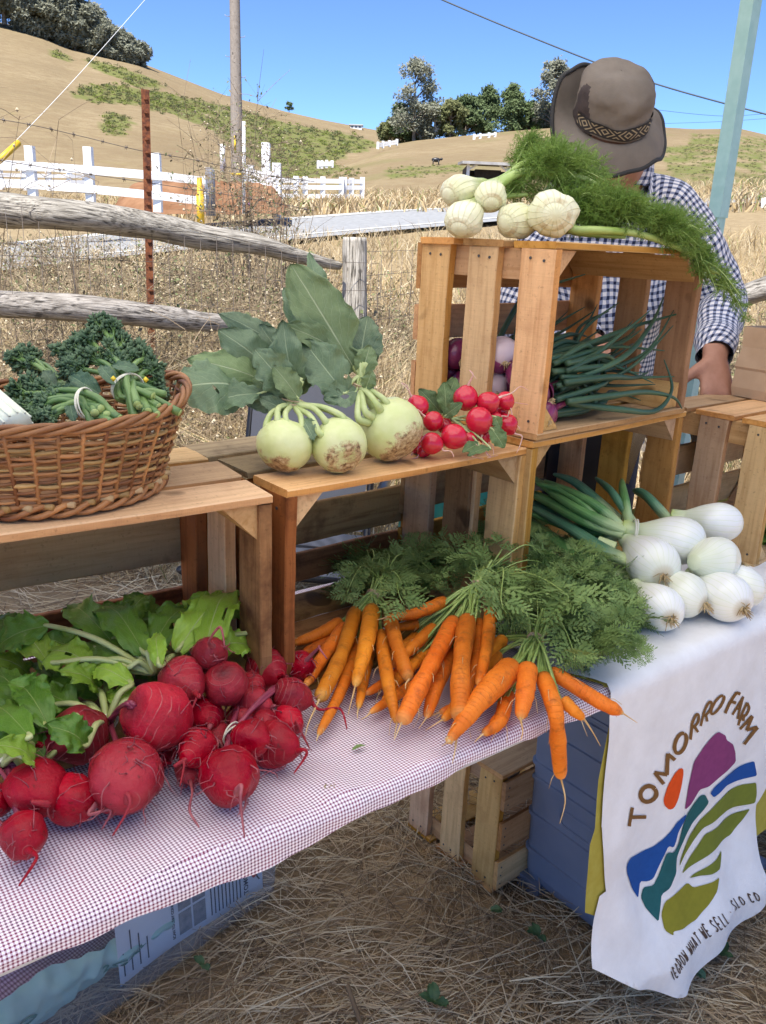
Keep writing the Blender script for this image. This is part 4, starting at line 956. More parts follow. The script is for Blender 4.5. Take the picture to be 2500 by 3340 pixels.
old_log('fence_rail', [rA, aty(20, 455, 4.42), rB, aty(210, 470, 4.65), rC, aty(440, 512, 5.1), rD, aty(640, 552, 5.45), rE], [.088, .105, .090, .100, .094, .085, .074, .060, .030], m_grey, 'thick weathered grey log lying as top rail across the dry weeds', 'fence rail')
old_log('fence_rail', [aty(-60, 655, 4.2), aty(200, 668, 4.5), aty(400, 690, 4.9), aty(500, 700, 5.1)], [.06, .07, .06, .05], m_grey, 'lower weathered rail half buried in weeds behind the basket', 'fence rail', flat=1.0)
old_log('fence_rail', [aty(1395, 690, 4.75), aty(1500, 662, 4.65), aty(1600, 640, 4.6), aty(1680, 615, 4.6), aty(1800, 600, 4.7), aty(1930, 590, 4.8)], [.05, .06, .07, .08, .08, .07], m_grey, 'grey weathered log at the right edge beyond the fennel fronds', 'fence rail')
pt_ = aty(768, 512, 5.7); pb_ = Vector((pt_.x, pt_.y, terr(pt_.x, pt_.y) - .05))
old_log('fence_post', [pb_, pb_.lerp(pt_, .5) + Vector((.01, 0, 0)), pt_], [.09, .085, .078], m_grey, 'old wooden fence post with a pale weathered top at the end of the rail', 'fence post', flat=1.0, k_=30)
for x_, y_, Y_, lab_ in ((1410, 672, 4.86, 'weathered fence post under the log end behind the seller'), (1905, 575, 4.92, 'weathered fence post under the far end of the log beyond the paper bag')):
    pt_ = aty(x_, y_, Y_); pb_ = Vector((pt_.x, pt_.y, terr(pt_.x, pt_.y) - .05)); old_log('fence_post', [pb_, pb_.lerp(pt_, .5) + Vector((.01, 0, 0)), pt_], [.07, .068, .06], m_grey, lab_, 'fence post', flat=1.0, k_=30)
# rusty T post
tt = aty(304, 192, 5.6); t0 = Vector((tt.x, tt.y, terr(tt.x, tt.y) - .05)); q = MB(); q.sm = False
prof = [(-.024, 0), (.024, 0), (.024, .007), (.005, .009), (.005, .036), (-.005, .036), (-.005, .009), (-.024, .007)]
hgt = tt.z - t0.z; nl = 40; Rz = Matrix.Rotation(math.radians(28), 3, 'Z'); vs = []
for i in range(nl):
    z = hgt * i / (nl - 1)
    for x, y in prof: vs.append(t0 + Rz @ Vector((x, y, 0)) + Vector((0.014 * z, 0, z)))
q.add(vs, [(i * 8 + j, i * 8 + (j + 1) % 8, (i + 1) * 8 + (j + 1) % 8, (i + 1) * 8 + j) for i in range(nl - 1) for j in range(8)] + [tuple(range((nl - 1) * 8, nl * 8))])
for i in range(26):
    z = .1 + i * hgt / 27; q.box(t0 + Rz @ Vector((0, -.004, 0)) + Vector((.014 * z, 0, z)), (.022, .01, .014), rot=Rz)
o = q.build('fence_post', m_rust, None, t0, smooth=False); tag(o, 'thin rusty steel T post standing taller than the rail', 'fence post')
def wire(name, pts, r, label, cat, mat=m_wire, barbs=0, group=None, sag=0.0):
    q = MB(); P = curve_pts(pts, 60); q.tube(P, r, 5)
    for i in range(barbs):
        p = P[min(58, int((i + .5) / barbs * 59))]
        for s_ in (-1, 1):
            d = Vector((uni(-1, 1), uni(-1, 1), 1 * s_)).normalized() * .016; q.tube([p - d, p + d], r * .8, 4)
        q.tube([p - Vector((.008, 0, 0)), p + Vector((.008, 0, 0))], r * 2.2, 5)
    o = q.build(name, mat); return tag(o, label, cat, group)
wire('barbed_wire', [aty(-60, 248, 5.2), aty(60, 268, 5.3), aty(180, 295, 5.45), aty(304, 325, 5.6), aty(420, 345, 5.9), aty(560, 375, 6.2), aty(680, 392, 6.5)], .0022, 'upper strand of barbed wire sloping past the rusty post', 'barbed wire', barbs=14)
wire('barbed_wire', [aty(-60, 335, 5.2), aty(100, 362, 5.4), aty(304, 392, 5.6), aty(520, 425, 6.0), aty(680, 455, 6.4)], .0022, 'lower strand of barbed wire just above the log rail', 'barbed wire', barbs=12)
# wire mesh stapled along the rail
q = MB(); 
for i in range(26):
    u = i / 25; x = -60 + u * 880; ytop = interp(x, [(-60, 440), (330, 480), (735, 570), (900, 575)]); Y = 4.25 + 1.5 * u
    a = aty(x, ytop - 6, Y - .1); b_ = Vector((a.x, a.y, terr(a.x, a.y))); q.tube([a, b_], .0014, 4)
for j in range(6):
    q.tube([(lambda a: Vector((a.x, a.y, a.z + (terr(a.x, a.y) - a.z) * j / 6)))(aty(-60 + i / 25 * 880, interp(-60 + i / 25 * 880, [(-60, 440), (330, 480), (735, 570), (900, 575)]) - 4, 4.15 + 1.5 * i / 25)) for i in range(26)], .0014, 4)
for i in range(14):
    x = 760 + i * 22; a = aty(x, 545, 6.0 + i * .12); q.tube([a, Vector((a.x, a.y, terr(a.x, a.y)))], .0016, 4)
for j in range(5):
    q.tube([(lambda a: Vector((a.x, a.y, a.z - j * .16)))(aty(760 + i * 22, 545 - i * .8, 6.0 + i * .12)) for i in range(14)], .0016, 4)
o = q.build('wire_netting', m_wire); o['kind'] = 'stuff'
# utility pole
ub = hit(514, 452, 8, 40) or aty(514, 452, 19); ub = aty(514, 452, ub.y); ut = aty(505, -160, ub.y)
m_pole = wood_mat('pole_wood', (.30, .265, .23), (.17, .145, .125), (.12, .10, .085), .4)
up = thing('utility_pole', 'tall grey wooden utility pole with yellow bands near its foot', 'utility pole', ub)
q = MB(); H_ = ut.z - ub.z; P = [Vector((0, (ut - ub).y * i / 19, H_ * i / 19)) + Vector(((ut - ub).x * i / 19, 0, 0)) for i in range(20)]
M = Matrix(((0, 0, 1), (0, 1, 0), (-1, 0, 0))).inverted()
q.tube([M @ p for p in P], [.215 - .07 * i / 19 for i in range(20)], 16); o = q.build('pole', m_pole, up); o.matrix_local = Matrix(((0, 0, 1), (0, 1, 0), (-1, 0, 0))).to_4x4()
m_yel = simple('yellow_band', (.62, .40, .02), (.72, .48, .03), 20, .5, .1)
for py in (377, 406, 430):
    z = aty(514, py, ub.y).z - ub.z; f = z / H_; q = MB(); q.tube([Vector((0, 0, z - .035)) + Vector(((ut - ub).x * f, 0, 0)), Vector((0, 0, z + .035)) + Vector(((ut - ub).x * f, 0, 0))], .222, 18); q.build('band', m_yel, up)
q = MB(); z0 = aty(505, 312, ub.y).z - ub.z; q.box(Vector(((ut - ub).x * z0 / H_ - .02, -.212, z0)), (.06, .01, .5)); q.build('marker_strip', m_yel, up)
q = MB(); q.tube([(.25, 0, 0), (.25 + (ut - ub).x * .25, 0, H_ * .28)], .035, 8); q.build('conduit', m_wpaint, up)
for i in range(9):
    z = H_ * (.35 + .07 * i); q = MB(); sx = -1 if i % 2 else 1; xo = (ut - ub).x * z / H_; q.tube([(xo + sx * .12, 0, z), (xo + sx * .30, -.02, z + .01), (xo + sx * .31, -.02, z + .05)], .010, 5); q.build('step_peg', m_metal, up)
gt = aty(330, -20, 12); g0 = aty(0, 342, 9.5); gy = aty(40, 312, 9.7)
wire('guy_wire', [aty(330, -20, 13), aty(157, 175, 11), aty(-30, 370, 9.3)], .0032, 'pale guy wire slanting down from the sky at upper left', 'wire', m_wpaint)
q = MB(); q.tube([aty(-8, 352, 9.45), aty(40, 308, 9.75)], .035, 8); tag(q.build('guy_guard', m_yel), 'yellow plastic guy wire guard at the left edge', 'wire guard')
m_cable = simple('black_cable', (.02, .035, .045), (.03, .045, .055), 5, .5, 0)
wire('power_line', [aty(900, -25, 30), aty(1120, 68, 29), aty(1400, 175, 27), aty(1700, 258, 25)], .022, 'dark overhead cable crossing the blue sky behind the hat', 'cable', m_cable)
wire('power_line', [aty(1380, 232, 60), aty(1560, 250, 60), aty(1700, 240, 60)], .012, 'thin faint overhead line low over the right hill', 'cable', m_cable)
wire('power_line', [aty(1380, 268, 70), aty(1560, 262, 70), aty(1700, 252, 70)], .012, 'thinnest overhead line, lowest over the right hill', 'cable', m_cable)
# white rail fences
def rail_fence(label, posts, rails, Y, pw, rh, group=None, caps=False):
    """posts: (px, py top, py bottom), rails: list of y offsets at first and last post"""
    p0 = aty(posts[0][0], posts[0][2], Y[0]); f = thing('rail_fence', label, 'fence', p0, 0, group); n = len(posts); tops = []
    for i, (x, y1, y2) in enumerate(posts):
        yy = interp(i, [(j * (n - 1) / (len(Y) - 1), v) for j, v in enumerate(Y)]); a, b_ = aty(x, y1, yy), aty(x, y2, yy); tops.append((a, b_, yy))
        q = MB(); q.sm = False; q.box(((a + b_) / 2) - p0, (pw, pw, (a.z - b_.z) + .2)); q.build('post', m_wpaint, f)
    for r in rails:
        for i in range(n - 1):
            x0, x1 = posts[i][0], posts[i + 1][0]; a = aty(x0, interp(x0, r), tops[i][2] - pw * .6) - p0; b_ = aty(x1, interp(x1, r), tops[i + 1][2] - pw * .6) - p0
            q = MB(); q.sm = False; d = (b_ - a); L = d.length; Rr = d.to_track_quat('X', 'Z').to_matrix(); q.box((a + b_) / 2, (L - .004, .04, rh), rot=Rr); q.build('rail', m_wpaint, f)
    return f
rail_fence('white painted fence with two broad rails at left behind the log', [(-60, 325, 440), (69, 328, 442), (194, 330, 443), (340, 343, 446), (452, 392, 446)], [[(-60, 352), (69, 358), (194, 367), (340, 379), (452, 392)], [(-60, 392), (69, 398), (194, 408), (340, 422), (452, 436)]], [16.0, 17.0], .145, .145)
rail_fence('white fence with many thin rails farther back at left edge', [(-60, 355, 400), (0, 357, 402), (52, 359, 404), (105, 361, 405), (150, 362, 405), (184, 363, 405)], [[(-60, 362), (184, 368)], [(-60, 376), (184, 381)], [(-60, 390), (184, 393)]], [30, 32], .16, .12)
rail_fence('long white paddock fence behind the utility pole', [(540, 366, 404), (575, 318, 424), (598, 362, 460)], [[(540, 374), (598, 378)], [(540, 392), (598, 396)]], [22, 21], .19, .16)
rail_fence('white paddock fence with three rails right of the utility pole', [(604, 384, 426), (640, 386, 426), (660, 387, 427), (698, 387, 427), (738, 388, 428), (744, 388, 431), (760, 390, 426), (783, 388, 428)], [[(604, 389), (783, 392)], [(604, 404), (783, 405)], [(604, 423), (783, 424)]], [36, 38], .20, .17)
rail_fence('short white fence far up the valley', [(688, 350, 360), (696, 350, 360), (706, 349, 359), (718, 350, 358)], [[(688, 352), (718, 351)], [(688, 357), (718, 356)]], [58, 58], .18, .12)
rail_fence('tiny white fence on the ridge below the house trees', [(817, 308, 320), (828, 306, 318), (842, 305, 315), (858, 302, 312)], [[(817, 311), (858, 304)], [(817, 316), (858, 309)]], [110, 112], .30, .22)
rail_fence('tiny white gate posts on the ridge under the pines', [(1025, 291, 301), (1038, 290, 300), (1057, 288, 298), (1070, 287, 297)], [[(1025, 293), (1070, 289)]], [112, 113], .30, .22)
for x, y1, y2, Y, lab in ((481, 311, 352, 21, 'slim white marker post just left of the utility pole'), (527, 262, 440, 19.4, 'tall thin white pipe right beside the utility pole'), (1651, 427, 462, 24, 'white roadside marker post at the right edge')):
    a, b_ = aty(x, y1, Y), aty(x, y2, Y); q = MB(); q.tube([b_ - Vector((0, 0, .2)), a], .06 if x != 527 else .035, 10); tag(q.build('marker_post', m_wpaint, None, b_), lab, 'marker post')
a, b_ = aty(431, 384, 14), aty(434, 464, 14); q = MB(); q.tube([b_ - Vector((0, 0, .2)), b_.lerp(a, .55), b_.lerp(a, .56), a], [.06, .06, .045, .04], 10); tag(q.build('marker_post', m_yel, None, b_), 'bright yellow marker post beside the end of the white fence', 'marker post')
m_gpost = simple('grey_post', (.10, .11, .14), (.16, .17, .20), 20, .8, .3); a, b_ = aty(454, 362, 16), aty(456, 466, 16); q = MB(); q.tube([b_, a], .085, 10); tag(q.build('fence_post', m_gpost, None, b_), 'dark grey post where the white rails end', 'fence post')
# bank of orange earth
m_earth = simple('orange_earth', (.17, .085, .045), (.27, .15, .085), 2.2, .95, .8, 14, spec=.05)
q = MB(); eb = aty(430, 448, 20.0)
def earth(u, v):
    px = 245 + 380 * u; a = aty(px, 462, 19.5); b_ = aty(px, interp(px, [(245, 450), (285, 398), (330, 384), (450, 388), (590, 398), (625, 450)]) + 3 * nz((px * .06, 0, 0)), 21.5)
    p = a.lerp(b_, v); p.z = a.z + (b_.z - a.z) * math.sin(v * math.pi / 2) + .06 * nz((px * .05, v * 3, 2)); return p
q.grid(60, 16, earth); o = q.build('earth_bank', m_earth, None, eb); tag(o, 'bank of bare orange earth behind the white fence', 'earth bank')
# open shed
m_dark = simple('shed_dark_boards', (.025, .02, .018), (.05, .04, .035), 6, .8, .2); m_roof = simple('shed_roof', (.30, .29, .28), (.42, .41, .40), 3, .6, .2)
s0 = aty(1008, 385, 42); s1 = aty(1122, 385, 42); sw = s1.x - s0.x; zt = aty(1008, 352, 42).z - s0.z
shed = thing('shed', 'open fronted shed with grey roof and white corner braces', 'shed', s0)
for i, x in enumerate((.06, sw * .78)):
    q = MB(); q.sm = False; q.box((x, 0, zt / 2), (.14, .14, zt)); q.build('post', m_wpaint, shed)
    q = MB(); s_ = 1 if i == 0 else -1; q.tube([(x, -.02, zt * .55), (x + s_ * .42, -.02, zt * .98)], .05, 6); q.build('brace', m_wpaint, shed)
q = MB(); q.sm = False; q.box((sw / 2, 2.6, zt / 2 - .1), (sw, .1, zt)); q.box((.02, 1.3, zt / 2 - .1), (.08, 2.5, zt)); q.box((sw - .02, 1.3, zt / 2 - .1), (.08, 2.5, zt)); q.build('wall', m_dark, shed)
q = MB(); q.sm = False; q.box((sw / 2, 1.2, zt + .10), (sw + .5, 3.4, .12), rot=Matrix.Rotation(.06, 3, 'X')); q.build('roof', m_roof, shed)
q = MB(); q.sm = False; q.box((sw * .45, 1.5, .25), (sw * .5, .8, .5)); o = q.build('trough', m_dark, None, smooth=False); o.location = s0; tag(o, 'dark feed trough in the shade of the open shed', 'trough')
# houses on the ridge
m_hwall = simple('house_white', (.62, .63, .64), (.72, .72, .72), 1, .7, 0); m_hroof = simple('house_roof', (.28, .29, .30), (.36, .37, .38), 2, .7, 0); m_hglass = simple('house_glass', (.03, .04, .05), (.06, .07, .08), 1, .15, 0)
def house(x0, x1, y0, y1, Y, label, nwin):
    a = aty(x0, y1, Y); w = aty(x1, y1, Y).x - a.x; h = aty(x0, y0, Y).z - a.z; hs = thing('house', label, 'house', a)
    q = MB(); q.sm = False; q.box((w / 2, w * .4, h * .3), (w, w * .8, h * .85)); q.build('wall', m_hwall, hs)
    q = MB(); q.sm = False; z = h * .72; q.add([(-.1 * w, -.1 * w, z), (1.1 * w, -.1 * w, z), (1.1 * w, .9 * w, z), (-.1 * w, .9 * w, z), (-.1 * w, .4 * w, h), (1.1 * w, .4 * w, h)], [(0, 1, 5, 4), (2, 3, 4, 5), (0, 4, 3), (1, 2, 5), (0, 3, 2, 1)]); q.build('roof', m_hroof, hs)
    for i in range(nwin):
        q = MB(); q.sm = False; q.box((w * (i + .5) / nwin, -.02, h * .42), (w * .5 / nwin, .06, h * .28)); q.build('window', m_hglass, hs)
house(938, 963, 250, 280, 128, 'small white house half hidden in the trees on the middle ridge', 2)
house(757, 782, 266, 278, 240, 'pale low house on the far ridge left of the tall tree', 3)
house(1092, 1112, 222, 240, 150, 'white house roof peeking above the dark pines', 2)
# ------------------------------------------------------------------ trees
def tree_leaf_mat(name, c1, c2): 
    return simple(name, c1, c2, 1.5, .7, 0, rvar=0.0, spec=.15, trans=.3, lo=.3, hi=.7)
m_euc = tree_leaf_mat('eucalyptus_leaf', (.18, .19, .14), (.32, .325, .25)); m_dkg = tree_leaf_mat('dark_evergreen_leaf', (.08, .12, .055), (.17, .22, .10)); m_olg = tree_leaf_mat('olive_leaf', (.12, .135, .055), (.23, .24, .11))
m_bark = simple('bark', (.13, .105, .085), (.24, .21, .18), 3, .9, .4)
def make_tree(name, base, h, w, mat, label, group=None, clumps=26, n=70, leaf=.55, trunk=.3, shape='round', seed=0, open_=.25):
    rg = random.Random(seed); t = thing(name, label, 'tree', base, 0, group); tk = MB(); cr = MB()
    lean = Vector((rg.uniform(-.06, .06) * h, 0, 0)); top = Vector((0, 0, h * .75)) + lean
    tk.tube(curve_pts([(0, 0, -.5), (lean.x * .2, 0, h * trunk * .6), lean * .6 + Vector((0, 0, h * .5)), top], 10), [w * .045 * (1 - .085 * i) for i in range(10)], 7)
    cl = []
    for i in range(clumps):
        f = rg.random(); zz = h * (trunk + (1 - trunk) * f)
        if shape == 'cone': rr = w * .5 * (1.02 - f) ** .8
        elif shape == 'tall': rr = w * .5 * (math.sin(math.pi * min(1, .12 + f * .9)) ** .5)
        else: rr = w * .5 * math.sqrt(max(.02, 1 - (2 * f - .9) ** 2 * .8))
        a = rg.uniform(0, 6.283); d = rr * math.sqrt(rg.uniform(.1, 1)); c = Vector((math.cos(a) * d, math.sin(a) * d, min(h * .96, zz))) + lean * f
        s = w * rg.uniform(.10, .20); cl.append((c, s))
        tk.tube([Vector((lean.x * f, 0, max(h * .12, c.z - h * .16))), (c + Vector((lean.x * f, 0, c.z - h * .1))) / 2, c], [w * .012, w * .008, w * .004], 4)
    for c, s in cl:
        for _ in range(n):
            v = Vector((rg.gauss(0, 1), rg.gauss(0, 1), rg.gauss(0, .75))).normalized() * s * (rg.random() ** .4); p = c + v; l = leaf * rg.uniform(.6, 1.3)
            d1 = Vector((rg.gauss(0, 1), rg.gauss(0, 1), rg.gauss(-.3, .7))).normalized() * l; d2 = d1.orthogonal().normalized() * l * .4
            cr.add([p - d2, p + d1 * .5 - d2 * .2, p + d1, p + d2], [(0, 1, 2, 3)])
    tk.build('trunk', m_bark, t); cr.build('crown', mat, t); return t
gro = [(-30, 22, 150, 90), (10, 44, 120, 95), (45, 58, 118, 88), (75, 68, 110, 80), (98, 78, 100, 82), (122, 88, 92, 70), (142, 100, 118, 66), (163, 104, 100, 62), (183, 110, 80, 60), (205, 118, 72, 58), (226, 122, 60, 48), (248, 128, 52, 44), (268, 132, 44, 38), (292, 140, 44, 40), (60, 40, 90, 80), (28, 30, 100, 80)]
glab = ['furthest left tree of the eucalyptus grove on the hilltop', 'broad eucalyptus at the left edge of the hilltop grove', 'grey green eucalyptus behind the left end of the grove', 'dense eucalyptus left of the middle of the hilltop grove', 'eucalyptus with a rounded crown in the hilltop grove', 'tall eucalyptus near the middle of the hilltop grove', 'tallest narrow eucalyptus just right of the grove middle', 'leaning eucalyptus right of the tallest one in the grove', 'thin eucalyptus halfway down the grove edge', 'eucalyptus standing where the grove starts to step down', 'small eucalyptus in the falling edge of the grove', 'low eucalyptus second from the last gap of the grove', 'small dark eucalyptus just before the end tree', 'airy end tree of the grove standing lowest on the slope', 'back row eucalyptus showing above the left part of the grove', 'back row eucalyptus at the far left top of the grove']
for i, (x, y, hp_, wp) in enumerate(gro):
    b0 = atr(x, y + 4, 252); sc_ = 252 / 1830 * 1.02; make_tree('eucalyptus_tree', b0, hp_ * sc_, wp * sc_ * 1.25, m_euc, glab[i], 'eucalyptus trees on the left hilltop', 42, 150, .85, .10, 'round', 40 + i)
b0 = atr(625, 241, 262); make_tree('lone_tree', b0, 2.2, 2.4, m_dkg, 'tiny lone tree standing on the left ridge against the sky', None, 12, 50, .5, .3, 'round', 5)
mid = [(895, 300, 137, 70, m_euc, 'tall', 'tall grey green tree rising highest on the middle ridge'), (862, 306, 62, 58, m_dkg, 'cone', 'dark bushy evergreen at the foot of the tall tree'), (925, 300, 62, 50, m_olg, 'round', 'olive green tree beside the white house'), (972, 298, 66, 44, m_olg, 'round', 'olive toned tree just right of the white house'), (1005, 294, 68, 48, m_dkg, 'round', 'dark rounded tree left of the dark pines'), (1052, 292, 84, 62, m_dkg, 'cone', 'broad dark pine left of its taller twin'), (1098, 288, 84, 56, m_dkg, 'cone', 'pointed dark pine, right one of the pair'), (1140, 284, 50, 50, m_dkg, 'round', 'low dark tree right of the pines'), (1165, 280, 44, 44, m_olg, 'round', 'small green tree next to the hat'), (1196, 282, 118, 62, m_euc, 'tall', 'tall pale tree partly hidden behind the hat'), (843, 290, 24, 30, m_olg, 'round', 'small bush at the left end of the ridge trees'), (885, 304, 40, 60, m_olg, 'round', 'low green shrub under the tall ridge tree')]
for i, (x, y, hp_, wp, m, shp, lab) in enumerate(mid):
    R_ = 128 + (i % 3) * 3; b0 = atr(x, y + 3, R_); sc_ = R_ / 1830 * 1.03; make_tree('ridge_tree', b0, hp_ * sc_, wp * sc_ * 1.4, m, lab, None, 36, 150, .40, .10, shp, 80 + i)
q = MB(); p = hit(942, 356, 40, 300); 
if p:
    q.blob(p + Vector((0, 0, .38)), .22, 0, 2, sq=(1.7, .7, .8)); q.blob(p + Vector((.42, 0, .45)), .11, 0, 1, sq=(1.2, .8, 1))
    for x in (-.22, .22):
        for y in (-.08, .08): q.tube([p + Vector((x, y, 0)), p + Vector((x, y, .35))], .045, 6)
    tag(q.build('cow', m_dk, None, p), 'black cow grazing far off left of the shed', 'cow')
# scrub on the hills
def scrub():
    q = MB(); rg = random.Random(3); allp = [(g, 1.0) for g in GREEN] + [(g, .9) for g in PATCH_R]; cnt = 0
    for poly, dens in allp:
        x0, x1 = min(p[0] for p in poly), max(p[0] for p in poly); y0, y1 = min(p[1] for p in poly), max(p[1] for p in poly)
        n = int((x1 - x0) * (y1 - y0) / 26 * dens)
        for _ in range(n):
            x, y = rg.uniform(x0, x1), rg.uniform(y0, y1)
            if not inside(x + rg.gauss(0, 5), y + rg.gauss(0, 3), poly): continue
            p = hit(x, y, 40, 300)
            if p is None: continue
            r = math.hypot(p.x, p.y); s = r / 1830 * rg.uniform(2.0, 6.5) * (.6 if dens < 1 else 1); mi = 0 if rg.random() < .45 else (1 if rg.random() < .6 else 2)
            for _ in range(26):
                v = Vector((rg.gauss(0, 1), rg.gauss(0, 1), abs(rg.gauss(0, .6)))) * s * .5; l = s * .42
                d1 = Vector((rg.gauss(0, 1), rg.gauss(0, 1), rg.gauss(.4, .7))).normalized() * l; d2 = d1.orthogonal().normalized() * l * .45; c = p + v
                q.add([c - d2, c + d1, c + d2], [(0, 1, 2)], mi)
    o = q.build('scrub', [m_sc1, m_sc2, m_sc3]); o['kind'] = 'stuff'
m_sc1 = tree_leaf_mat('scrub_leaf_dark', (.075, .09, .04), (.14, .15, .065)); m_sc2 = tree_leaf_mat('scrub_leaf', (.13, .165, .035), (.21, .24, .055)); m_sc3 = tree_leaf_mat('scrub_leaf_olive', (.15, .13, .06), (.22, .19, .09))
scrub()
# ------------------------------------------------------------------ produce: shared builders
def leaf_blade(base, tip, nrm, w, prof=None, bend=.10, droop=.0, fold=.25, ruffle=.20, lobe=.15, seed=0, nu=13, nv=24, holes=0, lf=9.0):
    base, tip = Vector(base), Vector(tip); ax = tip - base; L = ax.length; a = ax / L; n = Vector(nrm); n = (n - a * n.dot(a)).normalized(); s = a.cross(n)
    prof = prof or (lambda v: math.sin(math.pi * min(1, v * .96 + .04)) ** .65 * (1 - .25 * v))
    rg = random.Random(seed); q = MB(); hs = [(rg.uniform(-.8, .8), rg.uniform(.2, .85), rg.uniform(.03, .08)) for _ in range(holes)]
    def fn(u, v):
        x = u * 2 - 1; sg = 1 if x >= 0 else -1
        W = w * prof(v) * (1 + lobe * nz((v * lf, sg * 3, seed), 1.0) * 1.8 + lobe * .7 * nz((v * lf * 2.9, sg * 5, seed), 1) + lobe * .35 * (((v * lf * 2.2 + seed) % 1.0) - .5))
        r_ = ruffle * w * abs(x) ** 1.6 * (math.sin(v * 17 + seed * 2 + sg) * .5 + nz((v * 8, x * 3, seed), 1.3) * 1.4)
        return base + a * (L * v - .06 * L * abs(x) * (1 - v) * 0) + s * (x * W) + n * (L * bend * math.sin(math.pi * v) - L * droop * v * v + fold * abs(x) * W + r_ + .05 * w * nz((v * 6, x * 4, seed + 9), 1.5))
    q.grid(nu, nv, fn, uv=lambda u, v: (u, v))
    if hs:
        keep = []
        for i, f in enumerate(q.f):
            u = ((i % (nu - 1)) + .5) / (nu - 1) * 2 - 1; v = ((i // (nu - 1)) + .5) / (nv - 1)
            if not any(((u - a_) * .5) ** 2 + (v - b_) ** 2 < r_ ** 2 for a_, b_, r_ in hs): keep.append(f)
        q.f = keep; q.m = [0] * len(keep)
    return q
def part_tube(name, pts, rad, mat, parent, org, n=8, k_=16, flat=1.0):
    q = MB(); P = curve_pts(pts, k_); R_ = rad if not hasattr(rad, '__len__') else [interp(i / (k_ - 1), [(j / (len(rad) - 1), r) for j, r in enumerate(rad)]) for i in range(k_)]
    q.tube(P, R_, n, flat=flat)
    for i in range(k_):
        for j in range(n): q.uv[i * n + j] = (j / n, i / (k_ - 1))
    return q.build(name, mat, parent, org)
def band(parent, org, c, axis, r, mat, wraps=2, thick=.0011, name='rubber_band', sq=1.0):
    axis = Vector(axis).normalized(); u = axis.orthogonal().normalized(); v = axis.cross(u); q = MB(); rg = random.Random(int(c[0] * 9999))
    for w_ in range(wraps):
        tl = rg.uniform(-.22, .22); ph = rg.uniform(0, 6); off = (w_ - wraps / 2) * thick * 2.2
        q.tube([Vector(c) + (u * math.cos(t) + v * math.sin(t) * sq) * (r * (1 + .03 * w_)) + axis * (off + tl * r * math.sin(t + ph)) for t in [i * 2 * math.pi / 28 for i in range(29)]], thick, 5, cap=False)
    return q.build(name, mat, parent, org)
m_band = simple('rubber_band', (.50, .36, .22), (.58, .43, .28), 40, .55, 0); m_bandw = simple('pale_band', (.62, .60, .48), (.70, .68, .56), 40, .5, 0)
def hairs(q, c, R_, n, l, r, seed, dirf=None, mi=0):
    rg = random.Random(seed)
    for _ in range(n):
        d = Vector((rg.gauss(0, 1), rg.gauss(0, 1), rg.gauss(0, 1))).normalized()
        if dirf is not None and d.dot(dirf) < rg.uniform(-.6, .7): continue
        p = Vector(c) + d * R_; t = d.orthogonal(); t.rotate(Matrix.Rotation(rg.uniform(0, 6.28), 3, d)); ll = l * rg.uniform(.4, 1.4)
        pts = [p]
        for i in range(4):
            t = (t + Vector((rg.gauss(0, .4), rg.gauss(0, .4), rg.gauss(0, .4))) + d * rg.uniform(-.5, .35)).normalized(); nx = pts[-1] + t * ll / 4
            o = nx - Vector(c)
            if o.length < R_ * 1.01: nx = Vector(c) + o.normalized() * R_ * 1.015
            pts.append(nx)
        q.tube(pts, [r, r * .9, r * .8, r * .6, r * .3], 4, mi=mi)
# ------------------------------------------------------------------ kohlrabi
k = NT('kohlrabi_skin'); c_ = k.coord('Object', rnd_off=True); c0 = k.coord('Object'); sp = k.n('ShaderNodeSeparateXYZ'); k.l(c0, sp.inputs[0])
col = k.ramp(k.noise(c_, 28, 4), [(.3, (.50, .56, .22)), (.7, (.64, .67, .36))])
zz = k.math('ADD', k.math('MULTIPLY', sp.outputs[2], -26.0), k.math('MULTIPLY', k.math('SUBTRACT', k.noise(c_, 60, 5, .7), .5), 1.1)); sc_ = k.ramp(zz, [(.66, 0.0), (.80, 1.0)])
sca = k.ramp(k.noise(c_, 150, 5, .7), [(.35, (.10, .045, .02)), (.5, (.40, .27, .13)), (.65, (.62, .52, .32))]); col = k.mix(sc_, col, sca)
dr = k.ramp(k.noise(c_, 420, 1, .3), [(.72, 0.0), (.76, 1.0)])
k.base(col); k.rough(.38); k.bump(k.math('ADD', k.math('MULTIPLY', k.noise(c_, 35, 3), .8), k.math('ADD', k.math('MULTIPLY', sc_, -.6), k.math('MULTIPLY', dr, .5))), .35, .003); k.b.inputs['Subsurface Weight'].default_value = .08; k.b.inputs['Subsurface Radius'].default_value = (.01, .01, .004)
m_kohl = k.m; m_kstem = simple('kohlrabi_stem', (.38, .46, .17), (.52, .58, .28), 40, .45, .2, 120)
m_kleaf = leaf_mat('kohlrabi_leaf', (.095, .155, .085), (.165, .235, .13), (.34, .42, .26), .42, .18, holes=.27); m_kleaf2 = leaf_mat('kohlrabi_leaf_light', (.13, .20, .085), (.21, .29, .125), (.40, .47, .28), .5, .2, holes=.27)
